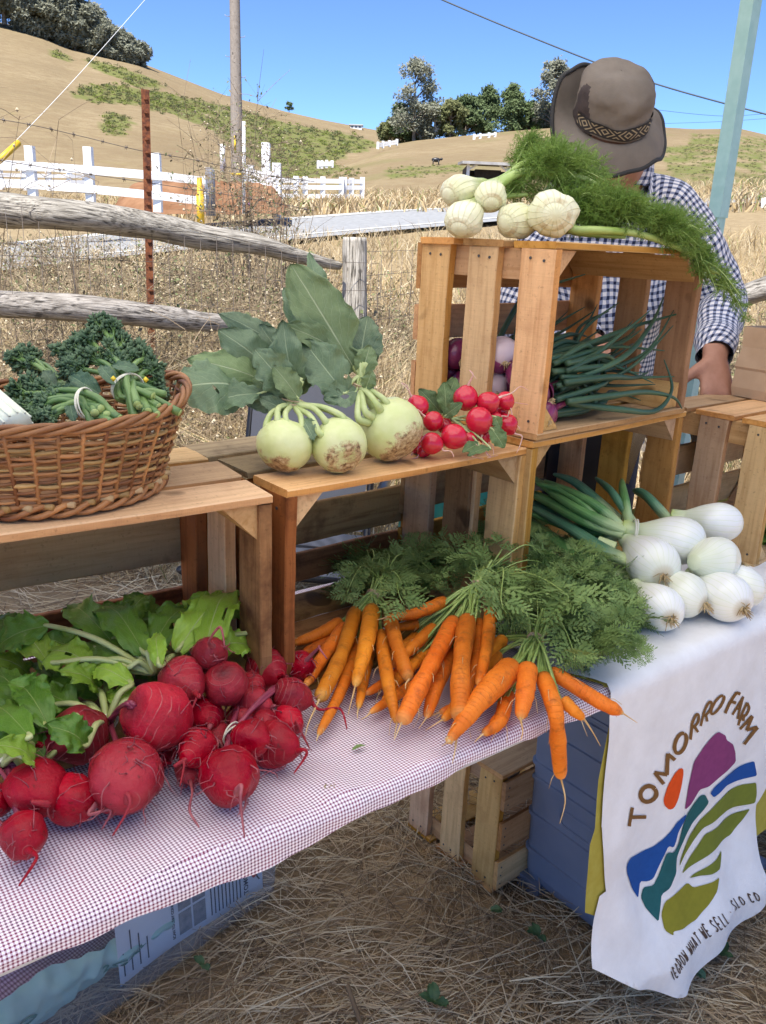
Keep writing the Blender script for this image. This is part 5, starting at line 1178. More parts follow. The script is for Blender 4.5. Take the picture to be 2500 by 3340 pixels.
def kbulb(parent, org, c, r, scar, seed, squash=.9):
    n, m = 72, 48; q = MB(); rg = random.Random(seed); sc = []
    for i in range(7): a_ = i * 2.4 + seed; z_ = rg.uniform(-.15, .75); sc.append((Vector((math.cos(a_) * math.sqrt(1 - z_ * z_), math.sin(a_) * math.sqrt(1 - z_ * z_), z_)), rg.uniform(.20, .32)))
    def fn(u, v):
        t = 2 * math.pi * u; ph = math.pi * v; d = Vector((math.sin(ph) * math.cos(t), math.sin(ph) * math.sin(t), math.cos(ph)))
        rr = r * (1 + .035 * nz(d * 1.6, 1, seed) + .05 * max(0, math.sin(ph)) * math.sin(5 * t + seed) * max(0, d.z + .2) * .6 + .012 * nz(d * 6, 1, seed))
        for s_, w_ in sc:
            o_ = d - s_; dd = math.sqrt((o_.x * o_.x + o_.y * o_.y) * .45 + o_.z * o_.z * 2.2); rr += r * (.022 * math.exp(-((dd - w_) / .045) ** 2) - .012 * math.exp(-((dd - w_ * .6) / .08) ** 2))
        if d.z < -.86: rr *= 1 - .10 * smooth(-.86, -1, d.z)
        if d.z > .82: rr *= 1 - .10 * smooth(.82, 1, d.z)
        return Vector((d.x * rr, d.y * rr, d.z * rr * squash))
    q.grid(n, m, fn, closed_u=True); o = q.build('bulb', m_kohl, parent); R_ = (-Vector(scar)).to_track_quat('Z', 'Y').to_matrix(); o.matrix_local = Matrix.Translation(Vector(c) - Vector(org)) @ R_.to_4x4(); return R_
def tocam(p, s=0.0): return (CP - Vector(p)).normalized()
def leafpx(parent, org, b, t, w, Yb, Yt, mat, name='leaf', pet=None, nrm=None, seed=0, **kw):
    """a leaf between two sight lines at their own distances; w in picture units at that distance"""
    w *= 1.18 if mat.name.startswith('kohlrabi') else 1
    B, T = aty(*b, Yb), aty(*t, Yt); W = w / 1830 * ((B + T) / 2 - CP).length; n = nrm or (tocam((B + T) / 2) + Vector((uni(-.35, .35), uni(-.3, .1), uni(0, .5))))
    o = leaf_blade(B, T, n, W, seed=seed, **kw).build(name, mat, parent, org)
    if pet is not None:
        st = Vector(pet); pr_ = max(.0016, W * .07); d = (T - B).normalized()
        part_tube('leaf_stem', [st, st.lerp(B, .55) + Vector((0, 0, .004)), B, B + d * (T - B).length * .25], [pr_ * 1.3, pr_, pr_ * .9, pr_ * .3], m_kstem if mat in (m_kleaf, m_kleaf2) else STEMS.get(mat.name, m_kstem), o if False else parent, org, 8, 14)
    return o
STEMS = {}
K1c = at(615, 962, 1.047 + .040); K2c = at(733, 962, 1.047 + .039); K3c = at(845, 927, 1.047 + .048)
kb1 = thing('kohlrabi_bunch', 'banded pair of pale kohlrabi with leaves fanning over towards the basket', 'kohlrabi', at(670, 1015, 1.047), 0, 'kohlrabi bunches on the middle crate')
g = kb1.location.copy(); b1 = aty(632, 866, 1.135)
kbulb(kb1, g, K1c, .0375, (-.25, -.55, -.75), 1, .92); kbulb(kb1, g, K2c, .038, (.35, -.80, -.45), 2, .93)
band(kb1, g, b1, (.05, 0, 1), .0135, m_band, 3)
for (x, y, Y), (x2, y2) in zip([(600, 905, 1.085), (575, 920, 1.09), (625, 930, 1.075), (650, 940, 1.085), (700, 905, 1.10), (740, 900, 1.11), (690, 935, 1.085), (760, 915, 1.12)], [(626, 868), (624, 872), (630, 870), (634, 872), (638, 868), (641, 868), (636, 872), (642, 866)]):
    e_ = aty(x, y, Y); bb = aty(x2, y2, 1.13)
    part_tube('leaf_stem', [e_.lerp(K1c if x < 660 else K2c, .25), e_, e_.lerp(bb, .5) + Vector((-.006 if x < 640 else .006, -.006, .004)), bb, bb + Vector((uni(-.01, .01), .01, .03))], [.0065, .0045, .0038, .0036, .0034], m_kstem, kb1, g, 8, 18)
bt = b1 + Vector((0, .004, .012))
for i, (b_, t_, w_, Yb, Yt, m_, kw) in enumerate([((528, 838), (382, 832), 62, 1.15, 1.08, m_kleaf, dict(droop=.10, bend=.14, fold=-.30, lobe=.16, nrm=Vector((.1, -.85, .5)))), ((570, 822), (405, 775), 34, 1.17, 1.13, m_kleaf2, dict(bend=.12, fold=-.2)), ((585, 800), (470, 712), 40, 1.19, 1.16, m_kleaf, dict(bend=.18, fold=-.25)),
        ((625, 765), (472, 676), 30, 1.22, 1.2, m_kleaf, dict(bend=.16, fold=-.35)), ((632, 850), (548, 752), 38, 1.14, 1.13, m_kleaf, dict(bend=.08)), ((640, 845), (612, 690), 36, 1.16, 1.17, m_kleaf, dict(bend=.1)), ((640, 850), (690, 715), 38, 1.18, 1.2, m_kleaf2, dict(bend=.1)),
        ((620, 865), (520, 862), 26, 1.14, 1.13, m_kleaf, dict(droop=.2)), ((622, 890), (560, 860), 18, 1.12, 1.12, m_kleaf, {}), ((655, 905), (680, 952), 18, 1.10, 1.08, m_kleaf, {}), ((600, 800), (500, 755), 26, 1.2, 1.2, m_kleaf, {}), ((645, 830), (662, 750), 24, 1.17, 1.19, m_kleaf, {}), ((612, 860), (548, 815), 30, 1.15, 1.14, m_kleaf2, dict(droop=.1)), ((600, 840), (455, 800), 30, 1.19, 1.17, m_kleaf, dict(bend=.1)), ((630, 800), (560, 700), 34, 1.21, 1.2, m_kleaf, dict(bend=.15)), ((655, 830), (640, 720), 30, 1.19, 1.2, m_kleaf2, {}), ((560, 850), (440, 870), 30, 1.13, 1.11, m_kleaf, dict(droop=.15)), ((645, 860), (590, 790), 26, 1.12, 1.13, m_kleaf2, {})]):
    leafpx(kb1, g, b_, t_, w_, Yb, Yt, m_, pet=bt if i < 8 or i > 9 else None, seed=i + 3, **kw)
kb2 = thing('kohlrabi_bunch', 'biggest kohlrabi with a tall upright leaf full of holes, beside the radishes', 'kohlrabi', at(850, 1003, 1.047), 0, 'kohlrabi bunches on the middle crate')
g = kb2.location.copy(); b2 = aty(776, 830, 1.185)
kbulb(kb2, g, K3c, .0465, (.62, -.50, -.60), 3, .95)
band(kb2, g, b2, (.3, 0, 1), .0125, m_band, 3)
for x, y, Y in ((815, 875, 1.15), (790, 890, 1.145), (835, 868, 1.165), (775, 905, 1.14), (800, 870, 1.17)):
    e_ = aty(x, y, Y); part_tube('leaf_stem', [e_.lerp(K3c, .3), e_, e_.lerp(b2, .5) + Vector((0, -.004, .003)), b2 + Vector((uni(-.006, .006), uni(-.006, .006), 0)), b2 + Vector((uni(-.01, .01), .006, .03))], [.007, .005, .004, .0036, .0034], m_kstem, kb2, g, 8, 18)
bt = b2 + Vector((0, .003, .012))
pbig = lambda v: (.30 + .22 * math.sin(v * 20)) * (1 - smooth(.12, .24, v)) + smooth(.10, .34, v) * math.sin(math.pi * min(1, (v * .80 + .20))) ** .55
for i, (b_, t_, w_, Yb, Yt, m_, kw) in enumerate([((768, 800), (628, 570), 52, 1.19, 1.22, m_kleaf2, dict(prof=pbig, bend=.06, fold=-.08, nv=46, nu=19, lobe=.08, nrm=Vector((.12, -1, .25)))), ((775, 805), (795, 682), 42, 1.21, 1.24, m_kleaf, dict(bend=.1)), ((745, 850), (655, 735), 46, 1.16, 1.18, m_kleaf, dict(bend=.06)), ((780, 810), (800, 745), 24, 1.19, 1.2, m_kleaf2, {}), ((705, 720), (668, 545), 24, 1.26, 1.28, m_kleaf, dict(bend=.05)),
        ((700, 760), (612, 620), 28, 1.25, 1.26, m_kleaf, {}), ((735, 760), (610, 700), 26, 1.2, 1.18, m_kleaf2, {}), ((790, 840), (805, 800), 16, 1.17, 1.17, m_kleaf2, {}), ((770, 845), (700, 860), 30, 1.17, 1.15, m_kleaf, dict(droop=.1))]):
    leafpx(kb2, g, b_, t_, w_, Yb, Yt, m_, pet=bt, seed=i + 31, **kw)
# ------------------------------------------------------------------ radishes
m_rad = simple('radish_skin', (.46, .006, .022), (.58, .015, .045), 18, .22, .12, 90, spec=.6); m_rtail = simple('radish_tail', (.55, .25, .22), (.72, .52, .42), 60, .6, 0); m_rleaf = leaf_mat('radish_leaf', (.07, .13, .04), (.14, .21, .075), (.30, .38, .18), .5, .2); STEMS['radish_leaf'] = simple('radish_stem', (.30, .38, .14), (.40, .46, .22), 50, .5, .1)
rad = thing('radish_bunch', 'bunch of shiny red radishes with thin tails leaning against the upper crate', 'radishes', at(990, 975, 1.047)); g = rad.location.copy()
for i, (x, y, r, Y, tx, ty) in enumerate([(1007, 860, 27, 1.275, 1015, 800), (1055, 870, 24, 1.27, 1125, 835), (1092, 866, 20, 1.29, 1110, 905), (1036, 908, 29, 1.245, 1055, 985), (1096, 917, 23, 1.275, 1125, 960), (937, 910, 22, 1.235, 905, 895), (903, 878, 24, 1.25, 868, 828), (933, 958, 24, 1.205, 975, 975), (981, 943, 28, 1.22, 1060, 985), (1016, 948, 15, 1.235, 1020, 985), (961, 920, 17, 1.26, 985, 925), (1068, 905, 17, 1.27, 1100, 890), (1048, 945, 14, 1.25, 1065, 965), (915, 985, 15, 1.22, 895, 990), (1085, 888, 14, 1.30, 1115, 870), (905, 960, 20, 1.24, 890, 985)]):
    c = aty(x, y, Y); R_ = r / 1830 * (c - CP).length; c.z = max(c.z, 1.047 + R_ * .98); tp = aty(tx, ty, Y - .012); td = (tp - c).normalized(); q = MB(); qt = td.to_track_quat('Z', 'Y').to_matrix()
    def fn(u, v):
        t = 2 * math.pi * u; ph = math.pi * v; d = Vector((math.sin(ph) * math.cos(t), math.sin(ph) * math.sin(t), math.cos(ph))); rr = R_ * (1 + .04 * nz(d, 1.5, i)); z = d.z * rr * (1.0 + .12 * max(0, d.z) ** 8)
        return c + qt @ Vector((d.x * rr, d.y * rr, z))
    q.grid(26, 18, fn, closed_u=True); o = q.build('radish', m_rad, rad, g)
    L = (tp - c).length; s_ = c + td * R_ * .96; mid_ = s_.lerp(tp, .5) + Vector((uni(-.008, .008), 0, uni(-.006, .010))); t2 = tp + Vector((uni(-.02, .02), uni(-.02, 0), uni(-.015, .01)))
    part_tube('root_tail', [s_ - td * .003, s_.lerp(mid_, .35), mid_, tp, t2], [R_ * .20, R_ * .09, .0011, .0007, .0004], m_rtail, o, g, 6, 20)
for i, (b_, t_, w_, Yb, Yt) in enumerate([((960, 890), (985, 815), 24, 1.30, 1.33), ((955, 895), (905, 840), 24, 1.29, 1.30), ((965, 890), (960, 825), 22, 1.28, 1.30), ((960, 900), (1000, 870), 16, 1.25, 1.25), ((985, 855), (975, 815), 18, 1.34, 1.36), ((1062, 925), (1090, 968), 22, 1.235, 1.23), ((1035, 960), (1000, 978), 16, 1.215, 1.19), ((1060, 968), (1010, 985), 12, 1.21, 1.18), ((1070, 900), (1082, 925), 14, 1.25, 1.24), ((1000, 920), (1000, 945), 16, 1.26, 1.25)]):
    leafpx(rad, g, b_, t_, w_, Yb, Yt, m_rleaf, seed=60 + i, pet=aty(975, 905, 1.27), bend=.08, lobe=.10, holes=0)
# ------------------------------------------------------------------ basket with broccolini
m_wick = simple('willow_rod', (.15, .052, .018), (.40, .19, .07), 9, .5, .5, 150, rvar=.28, spec=.4); m_wick2 = simple('willow_rod_pale', (.27, .155, .05), (.42, .26, .10), 12, .5, .5, 150, rvar=.25, spec=.4); m_cut = simple('willow_cut_end', (.42, .28, .14), (.50, .34, .18), 60, .8, 0)
by_ = math.radians(34.5); bc = Vector((-.408, .972, 1.047)); bk = thing('wicker_basket', 'brown willow basket of broccolini on the left crate', 'basket', bc, by_)
BH = .098
def bell(t, f, dr=0.0):
    """basket wall: t angle, f height 0..1"""
    a = .135 + .030 * f + .008 * f * f; b_ = .116 + .030 * f; z = .004 + BH * f + (.022 * f * f * max(0, math.cos(t)) ** 4)
    return Vector(((a + dr) * math.cos(t) * (1 if True else 1), (b_ + dr) * math.sin(t), z))
NS = 42
for i in range(NS):
    t = 2 * math.pi * i / NS; q = MB(); q.tube([bell(t, f / 7) for f in range(8)], .0029, 6); q.build('stake', m_wick, bk)
rows = 23
for r in range(rows):
    f0 = .03 + .90 * r / (rows - 1); q = MB(); n = NS * 5; rg = random.Random(r); P = []
    for i in range(n + 1):
        t = 2 * math.pi * i / n; ph = t * NS / 2 + (math.pi if r % 2 else 0); P.append(bell(t, f0 + .012 * math.sin(t * 3 + r * 1.7) + .006 * math.sin(t * NS / 2 + r), .0036 * math.sin(ph)))
    q.tube(P, [.0021 * (1 + .22 * math.sin(i * .19 + r * 2) + .1 * nz((i * .1, r, 0))) for i in range(n + 1)], 6, cap=False); q.build('weaver', m_wick2 if (r * 7) % 5 in (1, 3) and r > 5 else m_wick, bk)
for s_ in range(4):
    q = MB(); P = []
    for i in range(161):
        t = 2 * math.pi * i / 160; a = t * 9 + s_ * math.pi / 2; P.append(bell(t, 1.0, .0042 * math.cos(a)) + Vector((0, 0, .003 + .0042 * math.sin(a))))
    q.tube(P, .0031, 7, cap=False); q.build('rim_strand', m_wick, bk)
for s_ in range(3):
    q = MB(); P = []
    for i in range(161):
        t = 2 * math.pi * i / 160; a = t * 11 + s_ * 2.1; P.append(bell(t, 0.0, .005 + .005 * math.cos(a)) + Vector((0, 0, .007 + .006 * math.sin(a))))
    q.tube(P, .0034, 7, cap=False); q.build('rim_strand', m_wick, bk)
for i in range(NS):
    t = 2 * math.pi * (i + .5) / NS; p = bell(t, .13, .006); d = Vector((math.cos(t) - math.sin(t) * .8, math.sin(t) + math.cos(t) * .8, .1)).normalized(); q = MB(); q.tube([p - d * .02, p + d * .004], .0036, 8); q.build('rod_end', m_cut if i % 2 else m_wick2, bk)
q = MB(); q.grid(40, 4, lambda u, v: Vector((.14 * v * math.cos(u * 6.2832), .112 * v * math.sin(u * 6.2832), .007)), closed_u=True); q.build('base', m_wick, bk)
m_bstem = simple('broccolini_stem', (.065, .14, .04), (.16, .26, .075), 20, .4, .2, 80); m_bud = simple('broccolini_bud', (.045, .09, .045), (.10, .16, .085), 60, .6, .2, 200, spec=.3); m_bcut = simple('broccolini_cut', (.33, .44, .14), (.42, .52, .2), 60, .5, .1); m_bleaf = leaf_mat('broccolini_leaf', (.05, .10, .055), (.09, .15, .085), (.2, .3, .16), .45, .15); STEMS['broccolini_leaf'] = m_bstem; m_byel = simple('yellow_petal', (.7, .5, .02), (.75, .55, .03), 20, .5, 0)
def floret(q, c, d, R_, n, rg):
    d = d.normalized()
    n = int(n * 1.25); R_ *= 1.12
    for _ in range(n):
        v = Vector((rg.gauss(0, 1), rg.gauss(0, 1), rg.gauss(0, 1))).normalized(); v = (v + d * .55).normalized(); p = c + v * R_ * rg.uniform(.55, 1.0); b_ = c - d * R_ * .9
        q.blob(p, rg.uniform(.0016, .0031), 0, 0 if False else 1 if rg.random() < .0 else 0, rot=v.to_track_quat('Z', 'Y').to_matrix(), sq=(1, 1, 1.9))
        if rg.random() < .45: q.tube([b_.lerp(p, .25), p], .0006, 3, mi=1, cap=False)
def broccolini(label, org, cut, bandp, tops, rstem, nb, seed, bandr):
    t = thing('broccolini_bunch', label, 'broccolini', org, 0, 'broccolini bunches in the basket'); rg = random.Random(seed)
    for i, (x, y, Y, R_) in enumerate(tops):
        cx, cy, cY = cut[i % len(cut)]; ce = aty(cx + rg.uniform(-4, 4), cy + rg.uniform(-4, 4), cY + rg.uniform(-.008, .008)); bp = Vector(bandp) + Vector((rg.gauss(0, 1), rg.gauss(0, 1), rg.gauss(0, 1))) * bandr * .42; tp = aty(x, y, Y)
        st = part_tube('stem', [ce, ce.lerp(bp, .5), bp, bp.lerp(tp, .5) + Vector((0, 0, .006)), tp], [rstem * 1.15, rstem, rstem * .9, rstem * .75, rstem * .6], m_bstem, t, org, 8, 16)
        d = (ce - bp).normalized(); q = MB(); q.tube([ce, ce + d * .0006], [rstem * 1.05, rstem * 1.0], 8); q.build('cut_end', m_bcut, st, org)
        q = MB(); d = (tp - bp).normalized()
        for k2 in range(5):
            o_ = Vector((rg.gauss(0, 1), rg.gauss(0, 1), rg.gauss(0, 1))).normalized() * R_ * .55; c = tp + o_ + d * R_ * .35; q.tube([tp - d * R_ * 1.2, c], .0012, 4, mi=1); floret(q, c, (d + o_ / R_ * .5), R_ * .62, nb // 5, rg)
        q.build('floret', [m_bud, m_bstem], t, org)
    return t
basin = bk.location + Vector((0, 0, .02))
bA = aty(276, 838, .955)
tA = broccolini('largest broccolini bunch, heads fanned up and cut stems pointing at the basket rim', bA.copy(), [(355, 850, .965), (385, 892, .95), (338, 892, .92), (318, 888, .92), (300, 876, .92), (330, 858, .94), (345, 880, .94), (290, 900, .92), (308, 895, .93), (364, 880, .955)], bA,
    [(215, 700, 1.05, .013), (240, 722, 1.03, .014), (195, 735, 1.02, .014), (165, 760, 1.0, .014), (140, 765, 1.01, .012), (262, 740, 1.03, .014), (290, 760, 1.03, .014), (312, 775, 1.02, .013), (325, 800, 1.01, .013), (275, 770, 1.0, .013), (235, 765, .99, .014), (200, 775, .98, .014), (170, 795, .97, .013), (150, 800, .98, .013), (330, 830, 1.0, .012), (300, 800, 1.0, .013), (250, 790, .98, .013), (345, 855, 1.0, .011), (180, 745, 1.03, .013), (222, 728, 1.05, .013)], .0042, 95, 5, .016)
band(tA, bA, bA, bA - aty(230, 780, 1.0), .0175, m_bandw, 3, .0010)
bB = aty(188, 872, .90)
tB = broccolini('smaller broccolini bunch lying low at the front rim of the basket', bB.copy(), [(205, 915, .885), (232, 898, .89), (255, 905, .885), (218, 880, .89), (240, 915, .885), (205, 895, .885)], bB,
    [(45, 850, .93, .014), (70, 840, .94, .014), (95, 850, .93, .014), (60, 875, .91, .014), (85, 880, .905, .013), (110, 870, .91, .013), (40, 890, .91, .013), (120, 895, .895, .012), (75, 905, .895, .012), (130, 860, .92, .012), (100, 905, .89, .011)], .0046, 85, 6, .014)
band(tB, bB, bB, bB - aty(100, 870, .91), .016, m_bandw, 3, .0010)
bC = aty(130, 830, 1.0)
tC = broccolini('small broccolini head peeking out at the far left of the basket', bC.copy(), [(150, 835, .99), (165, 850, .98)], bC, [(50, 790, 1.03, .013), (72, 778, 1.04, .013), (40, 775, 1.03, .012), (85, 795, 1.02, .012), (60, 765, 1.04, .012)], .0036, 85, 7, .008)
for i, (b_, t_, w_, Yb, Yt, pa, bo) in enumerate([((215, 850), (150, 810), 26, .935, .95, tA, bA), ((180, 850), (130, 845), 22, .91, .92, tB, bB), ((250, 830), (215, 790), 16, .94, .96, tA, bA), ((160, 910), (150, 865), 14, .885, .90, tB, bB), ((120, 840), (95, 800), 16, .97, .99, tC, bC), ((300, 800), (240, 790), 14, .95, .96, tA, bA)]): leafpx(pa, bo, b_, t_, w_, Yb, Yt, m_bleaf, seed=90 + i, ruffle=.25)
q = MB(); 
for x, y in ((335, 770), (265, 768), (210, 805)): q.blob(aty(x - 20, y + 50, .93), .0035, 0, 0)
q.build('petal', m_byel, tA, bA)['kind'] = 'stuff'
m_leek = simple('leek_stalk', (.62, .66, .52), (.74, .76, .66), 30, .4, .3, 8); lk0, lk1 = aty(-70, 828, .92), aty(38, 922, .86)
q = MB(); P = [lk0.lerp(lk1, i / 9) for i in range(10)]; q.tube(P, [.017] * 9 + [.016], 18)
for i in range(12):
    a = i * 2 * math.pi / 12; ax = (lk1 - lk0).normalized(); u = ax.orthogonal().normalized(); v = ax.cross(u); q.tube([p + (u * math.cos(a) + v * math.sin(a)) * .0168 for p in P], .0012, 5)
o = q.build('leek', m_leek, None, lk0); tag(o, 'white ribbed leek stalk poking in at the left edge of the basket', 'leek')
# ------------------------------------------------------------------ carrots
k = NT('carrot_skin'); sp = k.n('ShaderNodeSeparateXYZ'); k.l(k.coord('UV'), sp.inputs[0]); oc = k.coord('Object', rnd_off=True)
col = k.ramp(k.noise(oc, 30, 5), [(.3, (.66, .15, .010)), (.7, (.84, .24, .022))])
rg_ = k.math('ADD', k.math('MULTIPLY', sp.outputs[1], 26.0), k.math('MULTIPLY', k.noise(oc, 14, 2), 3.0)); ln = k.ramp(k.math('ABSOLUTE', k.math('SUBTRACT', k.math('FRACT', rg_), .5)), [(.0, 1.0), (.05, 0.0)])
lnm = k.math('MULTIPLY', ln, k.ramp(k.noise(oc, 70, 2), [(.48, 0.0), (.58, 1.0)])); col = k.mix(k.math('MULTIPLY', lnm, .4), col, (.80, .42, .13))
dt = k.math('MULTIPLY', k.ramp(k.noise(oc, 55, 6, .7), [(.52, 0.0), (.68, 1.0)]), .62); col = k.mix(dt, col, (.28, .075, .015))
top = k.ramp(sp.outputs[1], [(.0, 1.0), (.05, .35), (.16, 0.0)]); col = k.mix(k.math('MULTIPLY', top, .6), col, (.26, .10, .02)); col = k.mix(k.ramp(sp.outputs[1], [(.88, 0.0), (1.0, .6)]), col, (.74, .42, .12))
k.base(col); k.rough(.5); k.b.inputs['Specular IOR Level'].default_value = .2; hs = k.n('ShaderNodeHueSaturation'); k.l(k.math('MULTIPLY_ADD', k.rand(), .35, .80), hs.inputs['Value']); k.l(k.math('MULTIPLY_ADD', k.math('FRACT', k.math('MULTIPLY', k.rand(), 5.7)), .018, .493), hs.inputs['Hue']); k.l(col, hs.inputs['Color']); k.base(hs.outputs[0]); k.bump(k.math('ADD', k.math('MULTIPLY', ln, -.45), k.noise(oc, 60, 5)), .8, .0018); k.b.inputs['Subsurface Weight'].default_value = .06; k.b.inputs['Subsurface Radius'].default_value = (.01, .004, .002)
m_car = k.m; m_ctail = simple('carrot_tail', (.58, .34, .12), (.72, .52, .26), 50, .6, 0); m_cstem = simple('carrot_stem', (.22, .33, .07), (.36, .46, .14), 25, .45, .1); m_cgr = simple('carrot_frond', (.12, .20, .055), (.23, .33, .11), 28, .6, 0, trans=.3, spec=.3)
CSTEP = [0]
def carrot(parent, org, pts, rpx, zs, tail=None, seed=0, profile=None):
    n = len(pts); W = []
    for (x, y), z in zip(pts, zs if hasattr(zs, '__len__') else [zs] * n): W.append(at(x, y, z))
    P = curve_pts(W, 26); r = rpx / 1830 * (sum(W, Vector((0, 0, 0))) / n - CP).length; rg = random.Random(seed * 13 + 5); q = MB()
    pr = profile or [(0, .62), (.04, .93), (.12, 1.02), (.4, .94), (.7, .78), (.88, .60), (.95, .44), (1, .20)]
    RR = [r * interp(i / 25, pr) * (1 + .10 * nz((i * .33, seed, 0), 1) + .025 * rg.uniform(-1, 1)) for i in range(26)]
    q.tube(P, RR, 14)
    for i in range(26):
        for j in range(14): q.uv[i * 14 + j] = (j / 14, i / 25)
    o = q.build('carrot', m_car, parent, org)
    d = (P[-1] - P[-2]).normalized()
    if tail is None: tl = P[-1] + d * r * rg.uniform(1.2, 2.6) + Vector((rg.uniform(-.01, .01), 0, -.004)); tp = [P[-2], P[-1], P[-1].lerp(tl, .5) + Vector((rg.uniform(-.003, .003), 0, 0)), tl]
    else: tp = [P[-2], P[-1]] + [at(x, y, z) if z > 0 else aty(x, y, P[-1].y + z) for x, y, z in tail]
    part_tube('taproot', tp, [r * .34, r * .17, .0013, .0008, .0004], m_ctail, o, org, 6, 18)
    q = MB()
    for _ in range(4):
        i = rg.randint(5, 23); c = P[i]; a = rg.uniform(0, 6.28); t = (P[i + 1] - P[i - 1]).normalized(); u = t.orthogonal().normalized(); v = t.cross(u); e = (u * math.cos(a) + v * math.sin(a)); s_ = c + e * RR[i] * .98
        L = rg.uniform(.006, .022); q.tube([s_, s_ + (e * .5 + t * .6) * L * .5 + Vector((0, 0, -L * .1)), s_ + (e * .5 + t * .9) * L + Vector((0, 0, -L * .5))], [.0006, .0005, .0003], 4)
    q.build('rootlet', m_ctail, o, org)['kind'] = 'stuff'
    return W[0], (W[0] - P[3]).normalized(), r
def cfrond(q, P, L, rg, mi=0, dens=1.0):
    """feathery leaf along the curve P: paired pinnae carrying small lobed leaflets"""
    n = len(P)
    for i in range(2, n - 1):
        f = i / (n - 1); t = (P[i + 1] - P[i - 1]).normalized(); up = Vector((rg.gauss(0, .35), rg.gauss(0, .35), 1)); sd = t.cross(up).normalized(); nn = sd.cross(t)
        pl = L * .34 * math.sin(math.pi * min(1, .18 + f * .80)) * rg.uniform(.8, 1.15)
        for s_ in (-1, 1):
            d = (sd * s_ * .85 + t * .65 + nn * rg.uniform(-.1, .35)).normalized(); e = P[i] + d * pl
            q.add([P[i] - t * .0005, P[i] + t * .0005, e], [(0, 1, 2)], mi)
            m = 6
            for j in range(1, m + 1):
                g_ = j / m; c = P[i] + d * pl * g_ + nn * (-.12 * pl * g_ * g_); ll = pl * .44 * (1.08 - .62 * g_) * rg.uniform(.8, 1.2); sd2 = d.cross(nn).normalized()
                for s2 in (-1, 1) if j < m else (0,):
                    dd = (sd2 * s2 * .8 + d * .75 + nn * rg.uniform(-.25, .35)).normalized(); w_ = dd.cross(nn).normalized() * ll * .17
                    p1 = c + dd * ll
                    q.add([c, c + dd * ll * .40 - w_, c + dd * ll * .62 - w_ * .35, c + dd * ll * .82 - w_ * .9, p1, c + dd * ll * .80 + w_ * .8, c + dd * ll * .6 + w_ * .35, c + dd * ll * .42 + w_], [(0, 1, 2, 6, 7), (2, 3, 4, 5, 6)], mi)
def rnd_in(poly, rg):
    x0, x1 = min(p[0] for p in poly), max(p[0] for p in poly); y0, y1 = min(p[1] for p in poly), max(p[1] for p in poly)
    while True:
        x, y = rg.uniform(x0, x1), rg.uniform(y0, y1)
        if inside(x, y, poly): return x, y
def carrot_bunch(label, org_px, bandpx, carrots, poly, nfr, zr, seed, bz, root_dir):
    org = at(*org_px, TZ); t = thing('carrot_bunch', label, 'carrots', org, 0, 'banded carrot bunches'); rg = random.Random(seed); b = at(*bandpx, bz); ends = []
    for i, c in enumerate(carrots): ends.append(carrot(t, org, *c[:3], tail=c[3] if len(c) > 3 else None, seed=seed * 20 + i, profile=c[4] if len(c) > 4 else None))
    far = at(*root_dir, bz + .02); ax = (far - b).normalized()
    for e, d, r in ends:
        for j in range(5):
            o1 = Vector((rg.gauss(0, 1), rg.gauss(0, 1), rg.gauss(0, 1))) * r * .28; o2 = Vector((rg.gauss(0, 1), rg.gauss(0, 1), rg.gauss(0, 1))) * .0042
            part_tube('stem', [e - d * r * .3 + o1 * .6, e + d * r * .8 + o1, (e + d * r).lerp(b, .6) + o2 + Vector((0, 0, .004)), b + o2, b + ax * .035 + o2 * 2 + Vector((rg.uniform(-.008, .008), rg.uniform(-.008, .008), rg.uniform(-.004, .010)))], [.0024, .0021, .0019, .0018, .0016], m_cstem, t, org, 6, 14)
    band(t, org, b, ax, .0105, m_band, 3, .0010)
    q = MB()
    for i in range(nfr):
        x, y = rnd_in(poly, rg); z = TZ + rg.uniform(*zr) * (.35 + .65 * rg.random()); e = at(x, y, z); s_ = b + ax * rg.uniform(.015, .04) + Vector((rg.gauss(0, .004), rg.gauss(0, .004), rg.gauss(0, .004))); mid_ = s_.lerp(e, .45) + Vector((rg.gauss(0, .008), rg.gauss(0, .008), .018 + rg.uniform(0, .02)))
        tipp = e + (e - mid_) * .12 + Vector((rg.gauss(0, .006), rg.gauss(0, .006), -.01)); P = curve_pts([s_, mid_, e, tipp], 17); L = (e - s_).length
        q.tube(P, [.0013 - .00006 * j for j in range(17)], 5, mi=1, cap=False)
        k0 = 5 if L > .10 else 2; cfrond(q, P[k0:], min(.17, L * .9 + .03), rg)
    # tufts that fill the mass with short fronds
    for i in range(int(nfr * 1.5)):
        x, y = rnd_in(poly, rg); z = TZ + rg.uniform(.01, zr[1] * .85); e = at(x, y, z); d = (e - b); d.z = 0; d = (d.normalized() + Vector((rg.gauss(0, .55), rg.gauss(0, .55), rg.uniform(-.1, .6)))).normalized(); L = rg.uniform(.05, .095)
        P = curve_pts([e - d * L * .5, e + Vector((0, 0, .008)), e + d * L * .5 + Vector((0, 0, -.006))], 11); cfrond(q, P, L * 1.25, rg)
    o = q.build('greens', [m_cgr, m_cstem], t, org); o['kind'] = 'stuff'; return t
HANG = [(0, .9), (.08, 1.02), (.3, .95), (.5, .82), (.58, .95), (.8, .88), (.93, .8), (.98, .55), (1, .25)]
